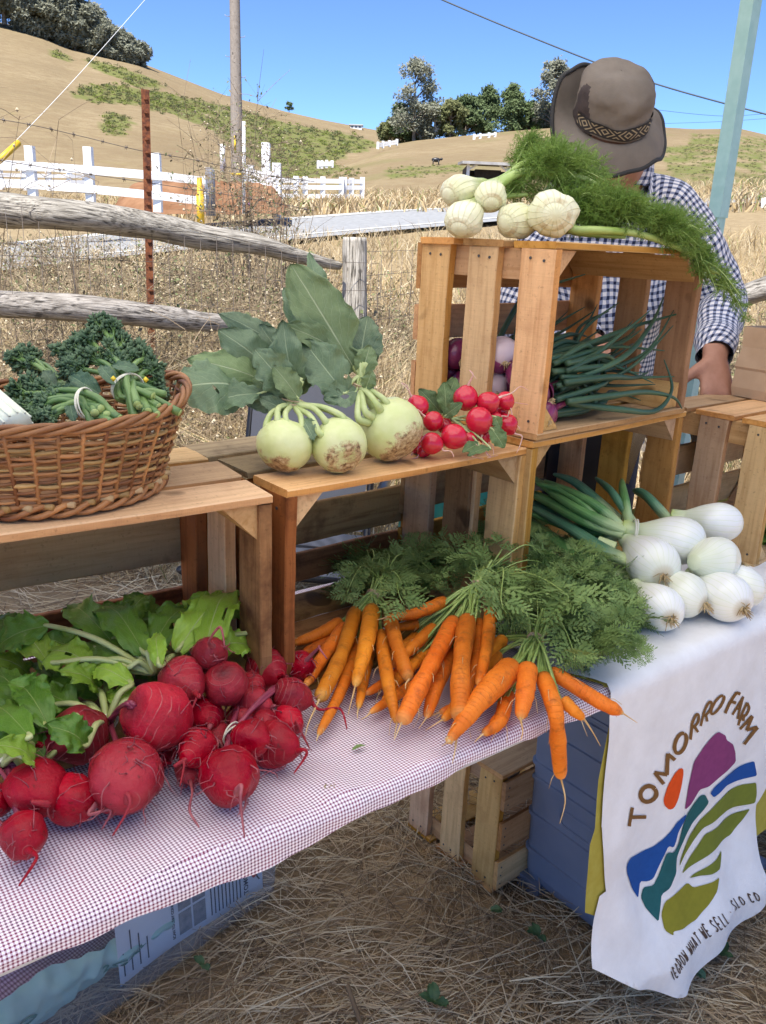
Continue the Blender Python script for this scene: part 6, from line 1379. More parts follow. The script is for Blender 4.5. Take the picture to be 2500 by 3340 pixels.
carrot_bunch('carrot bunch nearest the beets, band high and greens against the crate slats', (780, 1440), (806, 1287), [
    ([(769, 1322), (736, 1420), (690, 1512)], 18, [.800, .795, .785], [(668, 1560, .78), (660, 1590, .775)], HANG), ([(804, 1315), (792, 1390), (768, 1482)], 20, [.812, .808, .79], [(752, 1545, .78)]), ([(844, 1340), (860, 1400), (884, 1468)], 17, [.81, .815, .80], None, HANG),
    ([(824, 1368), (838, 1470), (858, 1562)], 16, [.795, .80, .775], [(852, 1595, .765)]), ([(736, 1345), (690, 1370), (634, 1390)], 15, [.785, .78, .775]), ([(746, 1355), (705, 1410), (660, 1482)], 17, [.785, .785, .775]), ([(776, 1385), (738, 1490), (688, 1588)], 14, [.775, .775, .768], [(684, 1602, .765)]),
    ([(720, 1385), (680, 1400), (645, 1420)], 13, [.77, .768, .765]), ([(800, 1400), (790, 1450), (775, 1530)], 14, [.772, .77, .766])],
    [(745, 1200), (800, 1195), (860, 1185), (945, 1180), (950, 1240), (905, 1285), (860, 1290), (835, 1265), (785, 1262), (748, 1300)], 26, (.03, .13), 11, .822, (850, 1230))
carrot_bunch('middle carrot bunch with one carrot lying crosswise above the others', (930, 1440), (1031, 1268), [
    ([(962, 1298), (900, 1325), (836, 1334)], 14, [.825, .822, .82]), ([(980, 1345), (922, 1455), (868, 1562)], 21, [.812, .812, .785], [(852, 1600, .77)], HANG), ([(1010, 1340), (997, 1440), (994, 1556)], 22, [.825, .82, .79], [(984, 1620, .765), (978, 1650, .762)], HANG),
    ([(1061, 1320), (1052, 1400), (1033, 1482)], 15, [.82, .815, .80]), ([(1036, 1342), (1030, 1430), (1010, 1500)], 15, [.805, .80, .785]), ([(938, 1355), (885, 1405), (846, 1440)], 14, [.795, .795, .79]), ([(976, 1410), (945, 1480), (922, 1550)], 18, [.785, .785, .775], [(905, 1575, .766)]),
    ([(902, 1348), (880, 1352), (855, 1356)], 12, [.80, .80, .80]), ([(992, 1510), (978, 1535), (957, 1555)], 13, [.772, .77, .768], [(920, 1578, .764)]), ([(900, 1375), (870, 1400), (830, 1430)], 13, [.775, .775, .77]), ([(950, 1430), (890, 1480), (800, 1540)], 14, [.768, .768, .766]), ([(880, 1440), (840, 1470), (790, 1500)], 13, [.768, .768, .766]), ([(930, 1400), (860, 1470), (830, 1520)], 14, [.772, .77, .766])],
    [(965, 1240), (950, 1190), (1010, 1150), (1060, 1120), (1150, 1140), (1240, 1165), (1300, 1200), (1290, 1260), (1200, 1300), (1130, 1345), (1090, 1350), (1075, 1270), (1040, 1235), (985, 1240), (962, 1300)], 44, (.03, .17), 12, .845, (1085, 1205))
carrot_bunch('front carrot bunch, its thickest carrot below and one hanging over the table edge', (1110, 1500), (1157, 1381), [
    ([(1108, 1440), (1036, 1515), (968, 1604)], 30, [.808, .80, .778], [(955, 1612, .765)], [(0, .6), (.05, .92), (.16, 1.0), (.4, .86), (.7, .60), (.9, .36), (1, .14)]), ([(1141, 1442), (1135, 1500), (1125, 1552)], 22, [.812, .80, .785], [(1130, 1580, .77), (1126, 1600, .765)]),
    ([(1174, 1462), (1200, 1535), (1206, 1600), (1212, 1680)], 18, [.80, .782, .735, .66], [(1222, 1730, -.01), (1210, 1780, -.015)], HANG), ([(1191, 1450), (1290, 1512), (1346, 1541)], 16, [.80, .785, .775], [(1378, 1562, .76)], [(0, .7), (.06, .95), (.4, 1.0), (.75, .9), (.92, .55), (1, .15)]),
    ([(1216, 1512), (1240, 1535), (1262, 1553)], 14, [.785, .778, .768], [(1280, 1580, .745), (1298, 1612, .72)]), ([(1092, 1520), (1080, 1560), (1044, 1586)], 16, [.775, .772, .768]), ([(1088, 1382), (1060, 1405), (1026, 1440)], 14, [.80, .80, .79]), ([(1078, 1415), (1050, 1440), (1015, 1475)], 14, [.79, .785, .78]), ([(1060, 1480), (1010, 1520), (950, 1540)], 15, [.77, .768, .766]), ([(1100, 1500), (1085, 1540), (1060, 1570)], 14, [.772, .77, .768])],
    [(1170, 1220), (1240, 1205), (1320, 1225), (1370, 1270), (1385, 1330), (1340, 1370), (1400, 1425), (1340, 1420), (1280, 1440), (1235, 1425), (1205, 1390), (1190, 1340), (1140, 1310)], 46, (.02, .13), 13, .822, (1200, 1300))
# ------------------------------------------------------------------ beets
k = NT('beet_skin'); oc = k.coord('Object', rnd_off=True); sp = k.n('ShaderNodeSeparateXYZ'); k.l(k.coord('UV'), sp.inputs[0])
col = k.ramp(k.noise(oc, 14, 5), [(.3, (.20, .002, .010)), (.55, (.36, .004, .018)), (.75, (.44, .018, .035))])
col = k.mix(k.math('MULTIPLY', k.ramp(k.noise(oc, 26, 5, .7), [(.5, 0.0), (.68, 1.0)]), .22), col, (.34, .09, .09))
col = k.mix(k.math('MULTIPLY', k.ramp(k.noise(oc, 70, 6, .75), [(.58, 0.0), (.68, 1.0)]), .75), col, (.07, .018, .014))
ar = k.math('ABSOLUTE', k.math('SUBTRACT', k.math('FRACT', k.math('ADD', k.math('MULTIPLY', sp.outputs[1], 11), k.math('MULTIPLY', k.noise(oc, 20, 2), 2.2))), .5)); rl = k.math('MULTIPLY', k.ramp(ar, [(.0, 1.0), (.09, 0.0)]), k.ramp(k.noise(oc, 18, 3), [(.5, 0.0), (.6, .55)])); col = k.mix(rl, col, (.52, .22, .20))
col = k.mix(k.ramp(sp.outputs[1], [(.0, .85), (.10, .5), (.2, 0.0)]), col, (.10, .015, .02))
hs = k.n('ShaderNodeHueSaturation'); k.l(k.math('MULTIPLY_ADD', k.rand(), .40, .82), hs.inputs['Value']); k.l(k.math('MULTIPLY_ADD', k.math('FRACT', k.math('MULTIPLY', k.rand(), 5.7)), .16, .92), hs.inputs['Saturation']); k.l(col, hs.inputs['Color']); k.base(hs.outputs[0]); k.rough(k.ramp(k.noise(oc, 20, 3), [(.35, .24), (.65, .55)])); k.b.inputs['Specular IOR Level'].default_value = .22; k.bump(k.math('ADD', k.math('MULTIPLY', k.noise(oc, 38, 6, .7), 1.6), k.math('MULTIPLY', rl, .5)), .6, .004)
m_beet = k.m; m_broot = simple('beet_root_hair', (.20, .03, .045), (.36, .09, .10), 60, .6, 0); m_bst = simple('beet_stem', (.20, .02, .05), (.30, .05, .08), 30, .45, 0); m_bst2 = simple('beet_leaf_stalk', (.33, .38, .12), (.46, .50, .22), 20, .4, .15)
m_bleaf_l = leaf_mat('beet_leaf_light', (.21, .37, .025), (.32, .50, .06), (.40, .50, .18), .42, .25); m_bleaf_d = leaf_mat('beet_leaf', (.075, .185, .016), (.155, .30, .035), (.26, .36, .10), .38, .18); STEMS['beet_leaf'] = m_bst2; STEMS['beet_leaf_light'] = m_bst2
def beet(parent, org, c, rpx, z, tail, sq=1.0, seed=0, nh=26, extra=0, tz=None):
    C = at(c[0], c[1], z); r = rpx / 1830 * (C - CP).length; C.z = max(C.z, TZ + r * .86); tip = at(tail[0], tail[1], tz if tz else C.z + r * .15); td = (tip - C); L = td.length; td.normalize(); qt = td.to_track_quat('Z', 'Y').to_matrix(); q = MB(); rg = random.Random(seed)
    def fn(u, v):
        t = 2 * math.pi * u; ph = math.pi * v; d = Vector((math.sin(ph) * math.cos(t), math.sin(ph) * math.sin(t), -math.cos(ph))); rr = r * (1 + .12 * nz(d, 1.25, seed) + .05 * nz(d, 3.0, seed) + .02 * nz(d, 7.0, seed))
        z_ = d.z * rr * sq; x_, y_ = d.x * rr, d.y * rr
        if d.z > .55: g_ = (d.z - .55) / .45; z_ += r * .28 * g_ * g_
        if d.z < -.8: z_ += r * .10 * ((-.8 - d.z) / .2)
        return C + qt @ Vector((x_, y_, z_))
    q.grid(34, 26, fn, closed_u=True, uv=lambda u, v: (u, v)); o = q.build('beet', m_beet, parent, org); s_ = C + td * r * (sq + .20)
    m1 = s_.lerp(tip, .45) + Vector((rg.uniform(-.012, .012), rg.uniform(-.012, .004), rg.uniform(-.004, .012)))
    if L > r * 1.15: part_tube('root_tail', [s_ - td * r * .22, s_, m1, tip, Vector((tip.x + rg.uniform(-.015, .015), tip.y + rg.uniform(-.03, -.005), max(TZ + .003, tip.z - r * .6)))], [r * .30, r * .16, r * .07, .0016, .0008], m_broot if seed % 2 else m_beet, o, org, 8, 24)
    q = MB(); hairs(q, C, r * 1.01, nh, r * .9, .0006, seed, td)
    for _ in range(3 + extra // 2):
        d = (td + Vector((rg.gauss(0, .5), rg.gauss(0, .5), rg.gauss(0, .5)))).normalized(); p = C + d * r * .98; pts = [p]; dd = (d + td).normalized()
        for i in range(5): dd = (dd + Vector((rg.gauss(0, .45), rg.gauss(0, .45), rg.gauss(-.12, .35)))).normalized(); nx = pts[-1] + dd * r * rg.uniform(.10, .26); nx.z = max(nx.z, TZ + .002); pts.append(nx)
        q.tube(curve_pts(pts, 12), [.0012 - .00008 * i for i in range(12)], 4)
    q.build('root_hair', m_broot, o, org)['kind'] = 'stuff'
    return C, td, r
def beet_bunch(label, org_px, bts, seed, crown=None):
    org = at(*org_px, TZ); t = thing('beet_bunch', label, 'beets', org, 0, 'beet bunches on the gingham cloth'); R_ = []
    for i, b_ in enumerate(bts):
        kw = b_[4] if len(b_) > 4 else {}
        R_.append(beet(t, org, b_[0], b_[1], b_[2], b_[3], seed=seed + i, **kw))
    if crown:
        cp_ = at(*crown, TZ + .05)
        for C, td, r in R_:
            if (C - cp_).length > r + .11: continue
            for j in range(4): e = C - td * r * .9 + Vector((uni(-1, 1), uni(-1, 1), uni(-1, 1))) * r * .12; part_tube('stem', [C - td * r * .8, e - td * r * .1, e.lerp(cp_, .55) + Vector((0, 0, .006)), cp_ + Vector((uni(-.006, .006), uni(-.006, .006), uni(-.004, .004)))], [.0028, .0026, .0024, .0022], m_bst, t, org, 7, 12)
        band(t, org, cp_, (-.7, .5, .2), .013, m_bandw, 2, .0012)
    return t, org
bq1, o1 = beet_bunch('beet bunch at the left edge of the cloth, its small beet lowest in the pile', (90, 1760), [((78, 1704), 57, .795, (98, 1735), dict(nh=40)), ((152, 1727), 48, .785, (240, 1750), {}), ((51, 1805), 43, .785, (72, 1868), {}), ((-8, 1727), 32, .78, (16, 1800), {})], 200, (8, 1652))
bq2, o2 = beet_bunch('beet bunch with the two largest beets and one with a curled root', (260, 1650), [((172, 1590), 57, .80, (75, 1622), dict(extra=4, tz=.80)), ((338, 1548), 70, .835, (420, 1580), dict(tz=.80)), ((271, 1678), 74, .80, (280, 1742), dict(nh=46, extra=8))], 210, (232, 1562))
bq3, o3 = beet_bunch('beet bunch in the middle with the brightest smooth red beet and hairy roots', (440, 1560), [((393, 1474), 50, .84, (428, 1502), {}), ((453, 1416), 37, .86, (476, 1355), dict(extra=8, tz=.92)), ((488, 1478), 46, .835, (500, 1530), dict(nh=8, tz=.79)), ((442, 1545), 39, .80, (470, 1600), {}), ((428, 1616), 42, .80, (398, 1645), dict(extra=6)), ((410, 1664), 30, .775, (410, 1752), dict(extra=14)), ((375, 1560), 34, .785, (390, 1590), {}), ((470, 1590), 30, .78, (480, 1620), {}), ((345, 1625), 33, .775, (352, 1650), {})], 220, (400, 1432))
bq4, o4 = beet_bunch('beet bunch next to the carrots with long roots reaching towards them', (580, 1580), [((577, 1446), 43, .80, (612, 1470), {}), ((648, 1440), 33, .79, (690, 1400), dict(extra=10, tz=.84)), ((627, 1502), 39, .80, (735, 1532), dict(tz=.775)), ((547, 1521), 37, .795, (590, 1530), {}), ((621, 1558), 34, .78, (650, 1580), {}), ((541, 1594), 40, .81, (560, 1600), {}), ((592, 1608), 48, .785, (662, 1632), dict(extra=8)), ((496, 1676), 60, .795, (520, 1735), dict(sq=.88, extra=8)), ((520, 1556), 29, .785, (530, 1580), {}), ((600, 1480), 29, .785, (622, 1500), {}), ((545, 1480), 30, .79, (560, 1505), {}), ((570, 1560), 28, .79, (585, 1590), {})], 230, (500, 1585))
for i, (b_, t_, w_, zb, zt, m_, own) in enumerate([((105, 1352), (-15, 1400), 44, .87, .84, 'd', 2), ((192, 1432), (80, 1408), 52, .85, .85, 'l', 2), ((285, 1478), (188, 1438), 30, .84, .845, 'l', 2), ((250, 1395), (150, 1305), 38, .85, .85, 'd', 2), ((310, 1410), (205, 1300), 44, .86, .87, 'd', 2), ((270, 1345), (318, 1282), 30, .84, .86, 'd', 2), ((330, 1402), (405, 1305), 44, .85, .87, 'd', 3), ((385, 1405), (480, 1290), 46, .86, .88, 'l', 3), ((440, 1425), (505, 1262), 46, .855, .88, 'l', 3), ((465, 1400), (548, 1395), 42, .84, .83, 'l', 3), ((345, 1440), (338, 1362), 22, .87, .885, 'l', 3), ((70, 1545), (-30, 1440), 50, .82, .85, 'd', 1), ((105, 1570), (35, 1470), 38, .83, .85, 'd', 2), ((70, 1610), (-20, 1545), 40, .81, .82, 'd', 1), ((45, 1655), (-5, 1605), 30, .80, .80, 'l', 1), ((100, 1640), (40, 1585), 30, .795, .80, 'd', 2), ((300, 1510), (222, 1500), 30, .82, .82, 'l', 2), ((215, 1500), (110, 1455), 38, .81, .83, 'd', 2), ((170, 1540), (60, 1495), 38, .81, .82, 'd', 2), ((60, 1375), (-30, 1330), 36, .83, .85, 'd', 2), ((340, 1345), (270, 1280), 34, .83, .86, 'd', 2), ((420, 1350), (445, 1275), 34, .84, .88, 'l', 3), ((230, 1460), (160, 1480), 26, .80, .81, 'd', 2), ((290, 1440), (250, 1400), 32, .83, .84, 'd', 2), ((160, 1570), (130, 1520), 26, .80, .81, 'd', 2), ((240, 1420), (310, 1360), 30, .82, .84, 'd', 2), ((20, 1500), (-40, 1500), 40, .80, .8, 'd', 1), ((130, 1480), (60, 1430), 30, .80, .80, 'd', 2), ((350, 1420), (300, 1370), 30, .81, .82, 'd', 3)] + [((x + 45, y + 22), (x - 40, y - 25), 36 + (i_ * 7) % 14, .79 + .03 * (i_ % 3), .80 + .03 * ((i_ + 1) % 3), 'd' if i_ % 4 else 'l', 1 if x < 60 else (2 if x < 330 else 3)) for i_, (x, y) in enumerate([(20, 1440), (60, 1500), (20, 1570), (120, 1500), (170, 1470), (230, 1420), (280, 1380), (130, 1400), (60, 1410), (330, 1350), (380, 1340), (430, 1360), (480, 1380), (250, 1340), (180, 1350), (90, 1560), (30, 1630), (510, 1340), (300, 1440), (140, 1590)])]):
    par, org, cr = {1: (bq1, o1, (8, 1652)), 2: (bq2, o2, (232, 1562) if t_[1] > 1430 else (330, 1455)), 3: (bq3, o3, (400, 1432))}[own]
    B, T = at(*b_, zb), at(*t_, zt); W = w_ / 1830 * ((B + T) / 2 - CP).length; n = (Vector((0, 0, 1.0)) + tocam((B + T) / 2) * .7 + Vector((uni(-.3, .3), uni(-.3, .3), 0))).normalized()
    leaf_blade(B, T, n, W, seed=300 + i, bend=.16, droop=.08, fold=-.15 if i % 3 else .2, ruffle=.30, lobe=.14, nu=15, nv=26, holes=(2 if i in (8, 1, 6) else 0)).build('leaf', m_bleaf_l if m_ == 'l' else m_bleaf_d, par, org)
    c_ = at(*cr, TZ + .055 if own != 2 or cr[1] > 1500 else TZ + .09); d = (T - B).normalized(); L = (T - B).length
    part_tube('leaf_stalk', [c_, c_.lerp(B, .5) + Vector((0, 0, .012)), B, B + d * L * .3 + Vector((0, 0, L * .04))], [.0042, .0042, .0036, .0015], m_bst2, par, org, 8, 18, .8)
# ------------------------------------------------------------------ white onions
k = NT('white_onion_skin'); sp = k.n('ShaderNodeSeparateXYZ'); k.l(k.coord('UV'), sp.inputs[0]); oc = k.coord('Object', rnd_off=True)
st = k.noise(oc, 12, 2); sl = k.math('ABSOLUTE', k.math('SUBTRACT', k.math('FRACT', k.math('ADD', k.math('MULTIPLY', sp.outputs[0], 22), k.math('MULTIPLY', st, 1.6))), .5)); ln = k.ramp(sl, [(.0, 1.0), (.10, 0.0)])
col = k.mix(k.math('MULTIPLY', ln, .5), k.ramp(k.noise(oc, 8, 3), [(.35, (.76, .77, .62)), (.6, (.82, .82, .78))]), (.62, .67, .40)); col = k.mix(k.ramp(sp.outputs[1], [(.38, 0.0), (.62, .35), (.85, 1.0)]), col, (.42, .52, .16))
col = k.mix(k.ramp(sp.outputs[1], [(.0, .7), (.03, 0.0)]), col, (.45, .33, .16)); k.base(col); k.rough(.28); k.b.inputs['Specular IOR Level'].default_value = .5; k.bump(ln, .15, .0012); k.b.inputs['Subsurface Weight'].default_value = .12; k.b.inputs['Subsurface Radius'].default_value = (.015, .015, .008); m_oni = k.m
m_oroot = simple('onion_root', (.34, .22, .09), (.58, .45, .25), 60, .8, 0); m_oleaf, m_oleaf2 = None, None
def onion_leaf(name, c1, c2):
    k = NT(name); oc = k.coord('Object', rnd_off=True); sp = k.n('ShaderNodeSeparateXYZ'); k.l(k.coord('UV'), sp.inputs[0])
    col = k.ramp(k.noise(oc, 14, 4), [(.35, c1), (.65, c2)]); st = k.math('ABSOLUTE', k.math('SUBTRACT', k.math('FRACT', k.math('MULTIPLY', sp.outputs[0], 14)), .5)); col = k.mix(k.ramp(st, [(.0, .35), (.16, 0.0)]), col, tuple(x * .55 for x in c1))
    v = k.math('ADD', sp.outputs[1], k.math('MULTIPLY', k.math('SUBTRACT', k.noise(oc, 30, 2), .5), .16)); col = k.mix(k.ramp(v, [(.02, 1.0), (.16, .75), (.34, 0.0)]), col, (.52, .60, .30)); k.base(col); k.rough(.42); k.b.inputs['Specular IOR Level'].default_value = .3
    k.bump(k.math('ADD', k.noise(oc, 18, 4), st), .3, .002); return k.m
m_oleaf = onion_leaf('onion_leaf', (.075, .20, .06), (.17, .35, .11)); m_oleaf2 = onion_leaf('onion_leaf_blue', (.055, .155, .09), (.11, .25, .14)); m_ocut = simple('onion_leaf_cut', (.10, .20, .05), (.18, .28, .08), 20, .5, .1)
def onion(parent, org, C, r, root, neck, npx, mat=None, seed=0, el=1.0, rootmat=None, nroot=34, name='onion'):
    """bulb with its root plate towards root and its neck drawn out to neck"""
    mat = mat or m_oni; rd = (root - C).normalized(); rg = random.Random(seed); q = MB(); nd = (neck - C); Ln = nd.length; nd.normalize()
    sp_ = [C + rd * r * el, C, C + nd * r * .8, C + nd * (r * .8 + (Ln - r * .8) * .4), neck]; n = 34; P = curve_pts([C + rd * r * el, C + rd * r * .3, C + nd * r * .35, C + nd * r * 1.05, C + nd * max(r * 1.5, Ln * .7), neck], n)
    cum = [0]; 
    for i in range(1, n): cum.append(cum[-1] + (P[i] - P[i - 1]).length)
    RR = []
    for i in range(n):
        s_ = cum[i] - r * el
        if s_ < 0: x = r * math.sqrt(max(0.0, 1 - (s_ / (r * el)) ** 2)); x = max(x, r * .06)
        else: f = s_ / r; x = npx + (r - npx) * (math.cos(min(1, f / 1.75) * math.pi / 2) ** 1.15 if f < 1.75 else 0)
        RR.append(x)
    # denser rings near the root end
    q.tube(P, RR, 30)
    for i in range(n):
        for j in range(30): q.uv[i * 30 + j] = (j / 30, min(1, cum[i] / (r * 4)))
    o = q.build(name, mat, parent, org); q = MB(); p0 = C + rd * r * el * .985
    for _ in range(nroot):
        d = (rd * 1.0 + Vector((rg.gauss(0, .55), rg.gauss(0, .55), rg.gauss(0, .55)))).normalized(); s0 = p0 + d.cross(rd) * r * .12; L = r * rg.uniform(.18, .50)
        q.tube([s0 - rd * .001, s0 + d * L * .5, s0 + d * L + Vector((0, 0, -L * .25))], [.0011, .0009, .0005], 4)
    q.build('roots', rootmat or m_oroot, o, org)['kind'] = 'stuff'; return o
on = thing('onion_bunch', 'banded bunch of large white onions with green tops running into the crate', 'onions', at(1500, 1330, TZ)); g = on.location.copy()
def pz(x, y, z): return at(x, y, z)
ONI = [((1474, 1168), 49, .862, (1522, 1185), (1345, 1143), .017), ((1562, 1130), 40, .875, (1612, 1112), (1440, 1155), .016), ((1414, 1221), 54, .835, (1434, 1244), (1365, 1150), .016), ((1549, 1211), 49, .84, (1588, 1220), (1500, 1215), .010), ((1430, 1322), 46, .79, (1453, 1340), (1400, 1290), .013), ((1481, 1287), 46, .80, (1521, 1306), (1420, 1240), .013), ((1572, 1303), 48, .79, (1602, 1312), (1500, 1255), .013), ((1606, 1270), 42, .80, (1648, 1270), (1530, 1225), .013)]
for i, (c, r, z, rt, nk, nr) in enumerate(ONI):
    C = at(*c, z); R_ = r / 1830 * (C - CP).length; C.z = max(C.z, TZ + R_ + .008); rtp = at(*rt, C.z - R_ * .25); rtp = C + (rtp - C) + (CP - C).normalized() * R_ * (.55 if i in (2, 4, 6) else .40); nkp = at(*nk, C.z + (.005 if i < 3 else .01)); nkp = nkp + Vector((0, .03, 0)) if i in (2, 4, 6) else nkp
    if i in (2, 4, 6): nkp = C - (rtp - C).normalized() * R_ * 1.9 + Vector((-.02, 0, .01))
    if i == 1: nkp = C + Vector((-.085, .035, -.004))
    onion(on, g, C, R_, rtp, nkp, nr, seed=400 + i, el=.95)
bb = at(1373, 1150, .868); band(on, g, bb, at(1470, 1168, .86) - bb, .0225, m_bandw, 2, .0018)
def strap(parent, org, pts, r, mat, name='leaf', flat=.55, n=10, k_=26, taper=(1, 1, .95, .8, .4)):
    return part_tube(name, pts, [r * t for t in taper], mat, parent, org, n, k_, flat)
LV = [([(1345, 1143, .868), (1290, 1120, .885), (1220, 1080, .90), (1150, 1030, .91)], .016, 0), ([(1345, 1150, .862), (1270, 1125, .875), (1200, 1090, .885), (1140, 1060, .885)], .018, 0), ([(1340, 1135, .872), (1300, 1100, .90), (1250, 1070, .915), (1180, 1040, .92)], .014, 0), ([(1365, 1215, .83), (1310, 1190, .845), (1230, 1140, .86), (1130, 1085, .87)], .016, 1), ([(1360, 1245, .80), (1300, 1225, .81), (1220, 1180, .825), (1130, 1115, .84)], .019, 0), ([(1350, 1235, .80), (1280, 1180, .83), (1210, 1120, .86), (1145, 1080, .87)], .014, 1), ([(1350, 1145, .86), (1320, 1150, .85), (1240, 1140, .85), (1150, 1110, .86)], .016, 0), ([(1370, 1130, .87), (1345, 1095, .90), (1320, 1060, .92), (1290, 1035, .92)], .012, 1), ([(1358, 1128, .875), (1352, 1090, .905), (1346, 1058, .92), (1344, 1040, .92)], .013, 0), ([(1440, 1118, .87), (1420, 1095, .89), (1395, 1070, .90), (1372, 1062, .895)], .015, 1), ([(1340, 1125, .87), (1290, 1080, .90), (1240, 1040, .92), (1200, 1025, .92)], .013, 1), ([(1330, 1160, .85), (1290, 1165, .83), (1230, 1170, .82), (1160, 1150, .82)], .013, 0), ([(1380, 1260, .80), (1330, 1270, .79), (1260, 1240, .79), (1180, 1200, .80)], .014, 1), ([(1310, 1135, .87), (1270, 1095, .90), (1215, 1060, .915), (1160, 1045, .92)], .012, 0)]
for i, (pts, r, m_) in enumerate(LV): strap(on, g, [at(*p) for p in pts], r * 1.22, m_oleaf2 if m_ else m_oleaf)
for i, (x, y, z) in enumerate(((1300, 1176, .845), )):
    q = MB(); P = [at(1330, 1185, .845), at(1292, 1172, .85)]; q.tube(P, .012, 14, cap=False); q.build('leaf', m_oleaf, on, g)
# ------------------------------------------------------------------ purple onions in the upper crate
k = NT('purple_onion_skin'); oc = k.coord('Object', rnd_off=True); sp = k.n('ShaderNodeSeparateXYZ'); k.l(k.coord('UV'), sp.inputs[0]); sl = k.math('ABSOLUTE', k.math('SUBTRACT', k.math('FRACT', k.math('MULTIPLY', sp.outputs[0], 18)), .5)); ln = k.ramp(sl, [(.0, 1.0), (.14, 0.0)])
col = k.mix(k.math('MULTIPLY', ln, .4), k.ramp(k.noise(oc, 25, 3), [(.3, (.11, .010, .045)), (.7, (.22, .03, .10))]), (.08, .005, .03)); k.base(col); k.rough(.3); m_pon = k.m
k = NT('peeled_purple_onion'); oc = k.coord('Object', rnd_off=True); k.base(k.mix(k.ramp(k.noise(oc, 16, 2), [(.48, 0.0), (.50, 1.0)]), (.30, .05, .17), (.66, .52, .54))); k.rough(.3); m_pon2 = k.m
m_gleaf = simple('scallion_leaf', (.022, .062, .038), (.055, .115, .06), 7, .45, .3, 16, spec=.4)
po = thing('purple_onion_bunch', 'heap of purple spring onions with long dark green leaves inside the top crate', 'onions', cpt('UC', .2, .14, .012)); g = po.location.copy(); uq = CR['UC'].matrix_basis if False else None
def UCp(x, y, z): return cpt('UC', x, y, z)
for i, (x, y, z, r, m_) in enumerate([(.048, .225, .105, .028, 0), (.052, .205, .055, .027, 0), (.050, .13, .115, .031, 1), (.046, .135, .060, .027, 1), (.045, .22, .03, .022, 0), (.052, .05, .060, .026, 0), (.05, .03, .032, .022, 0), (.05, .085, .09, .025, 0), (.055, .175, .085, .024, 0), (.06, .245, .07, .022, 0), (.06, .10, .035, .022, 0)]):
    C = UCp(x, y, z); rt = UCp(x - .02, y - .04, z - .014) if i != 5 else UCp(x + .012, y - .04, z - .01); onion(po, g, C, r, rt, UCp(x + .07, y + .01, z + .012), .006, m_pon2 if m_ else m_pon, 500 + i, .95, nroot=24)
rg = random.Random(77)
for i in range(78):
    y0 = rg.uniform(.03, .25); z0 = rg.uniform(.022, .118); s_ = UCp(rg.uniform(.085, .12), y0, z0); ex = rg.uniform(.26, .43); ey = min(.26, max(.01, y0 + rg.gauss(0, .05))); ez = max(.02, z0 + rg.gauss(.01, .035))
    if i % 6 == 0: ez = rg.uniform(.13, .20); ex = rg.uniform(.33, .44)
    e = UCp(ex, ey, ez); m1 = UCp(.12 + (ex - .12) * .4, y0 + rg.gauss(0, .012), z0 + rg.uniform(-.004, .028)); m2 = UCp(.12 + (ex - .12) * .72, (y0 + ey) / 2 + rg.gauss(0, .012), max(.018, (z0 + ez) / 2 + rg.uniform(-.012, .02)))
    part_tube('leaf', [s_, m1, m2, e], [rg.uniform(.0042, .0068), .0052, .004, .0026, .0008], m_gleaf, po, g, 7, 20)
for pts in ([(.12, .03, .045), (.22, -.004, .03), (.33, -.012, .018), (.40, .0, .05), (.41, .03, .10)], [(.1, .05, .07), (.24, .02, .11), (.36, .04, .16), (.43, .06, .21)], [(.15, .22, .12), (.20, .23, .17), (.23, .22, .215), (.27, .2, .225), (.33, .17, .245)], [(.1, .02, .05), (.2, .0, .055), (.32, .005, .05), (.40, -.005, .035), (.43, -.01, .012)], [(.1, .1, .11), (.22, .08, .13), (.34, .06, .16), (.455, .03, .185)], [(.1, .03, .08), (.2, .01, .085), (.30, .02, .075), (.36, .03, .08)]):
    part_tube('leaf', [UCp(*p) for p in pts], [.0058, .0055, .0048, .003, .001], m_gleaf, po, g, 8, 26)
# ------------------------------------------------------------------ fennel on the top crate
k = NT('fennel_bulb_skin'); sp = k.n('ShaderNodeSeparateXYZ'); k.l(k.coord('UV'), sp.inputs[0]); oc = k.coord('Object', rnd_off=True); sl = k.math('ABSOLUTE', k.math('SUBTRACT', k.math('FRACT', k.math('ADD', k.math('MULTIPLY', sp.outputs[0], 17), k.math('MULTIPLY', k.noise(oc, 14, 2), 2.0))), .5)); ln = k.ramp(sl, [(.0, 1.0), (.12, 0.0)])
col = k.mix(k.math('MULTIPLY', ln, .38), k.ramp(k.noise(oc, 16, 4), [(.3, (.62, .62, .36)), (.65, (.74, .73, .54))]), (.46, .50, .20)); col = k.mix(k.ramp(sp.outputs[1], [(.5, 0.0), (.95, 1.0)]), col, (.36, .46, .13)); dsk = k.ramp(sp.outputs[1], [(.07, 0.0), (.085, 1.0), (.115, 1.0), (.14, 0.0)]); col = k.mix(k.math('MULTIPLY', dsk, k.ramp(k.noise(oc, 70, 3), [(.40, .0), (.65, .7)])), col, (.40, .27, .12))
k.base(col); k.rough(.42); k.bump(k.math('ADD', k.math('MULTIPLY', ln, -1.2), k.math('MULTIPLY', dsk, -1.5)), .45, .0022); m_fen = k.m
m_fst = simple('fennel_stalk', (.26, .38, .08), (.42, .52, .18), 18, .42, .2, 60); m_ffr = simple('fennel_frond', (.12, .21, .035), (.22, .33, .075), 25, .6, 0, trans=.25, spec=.25)
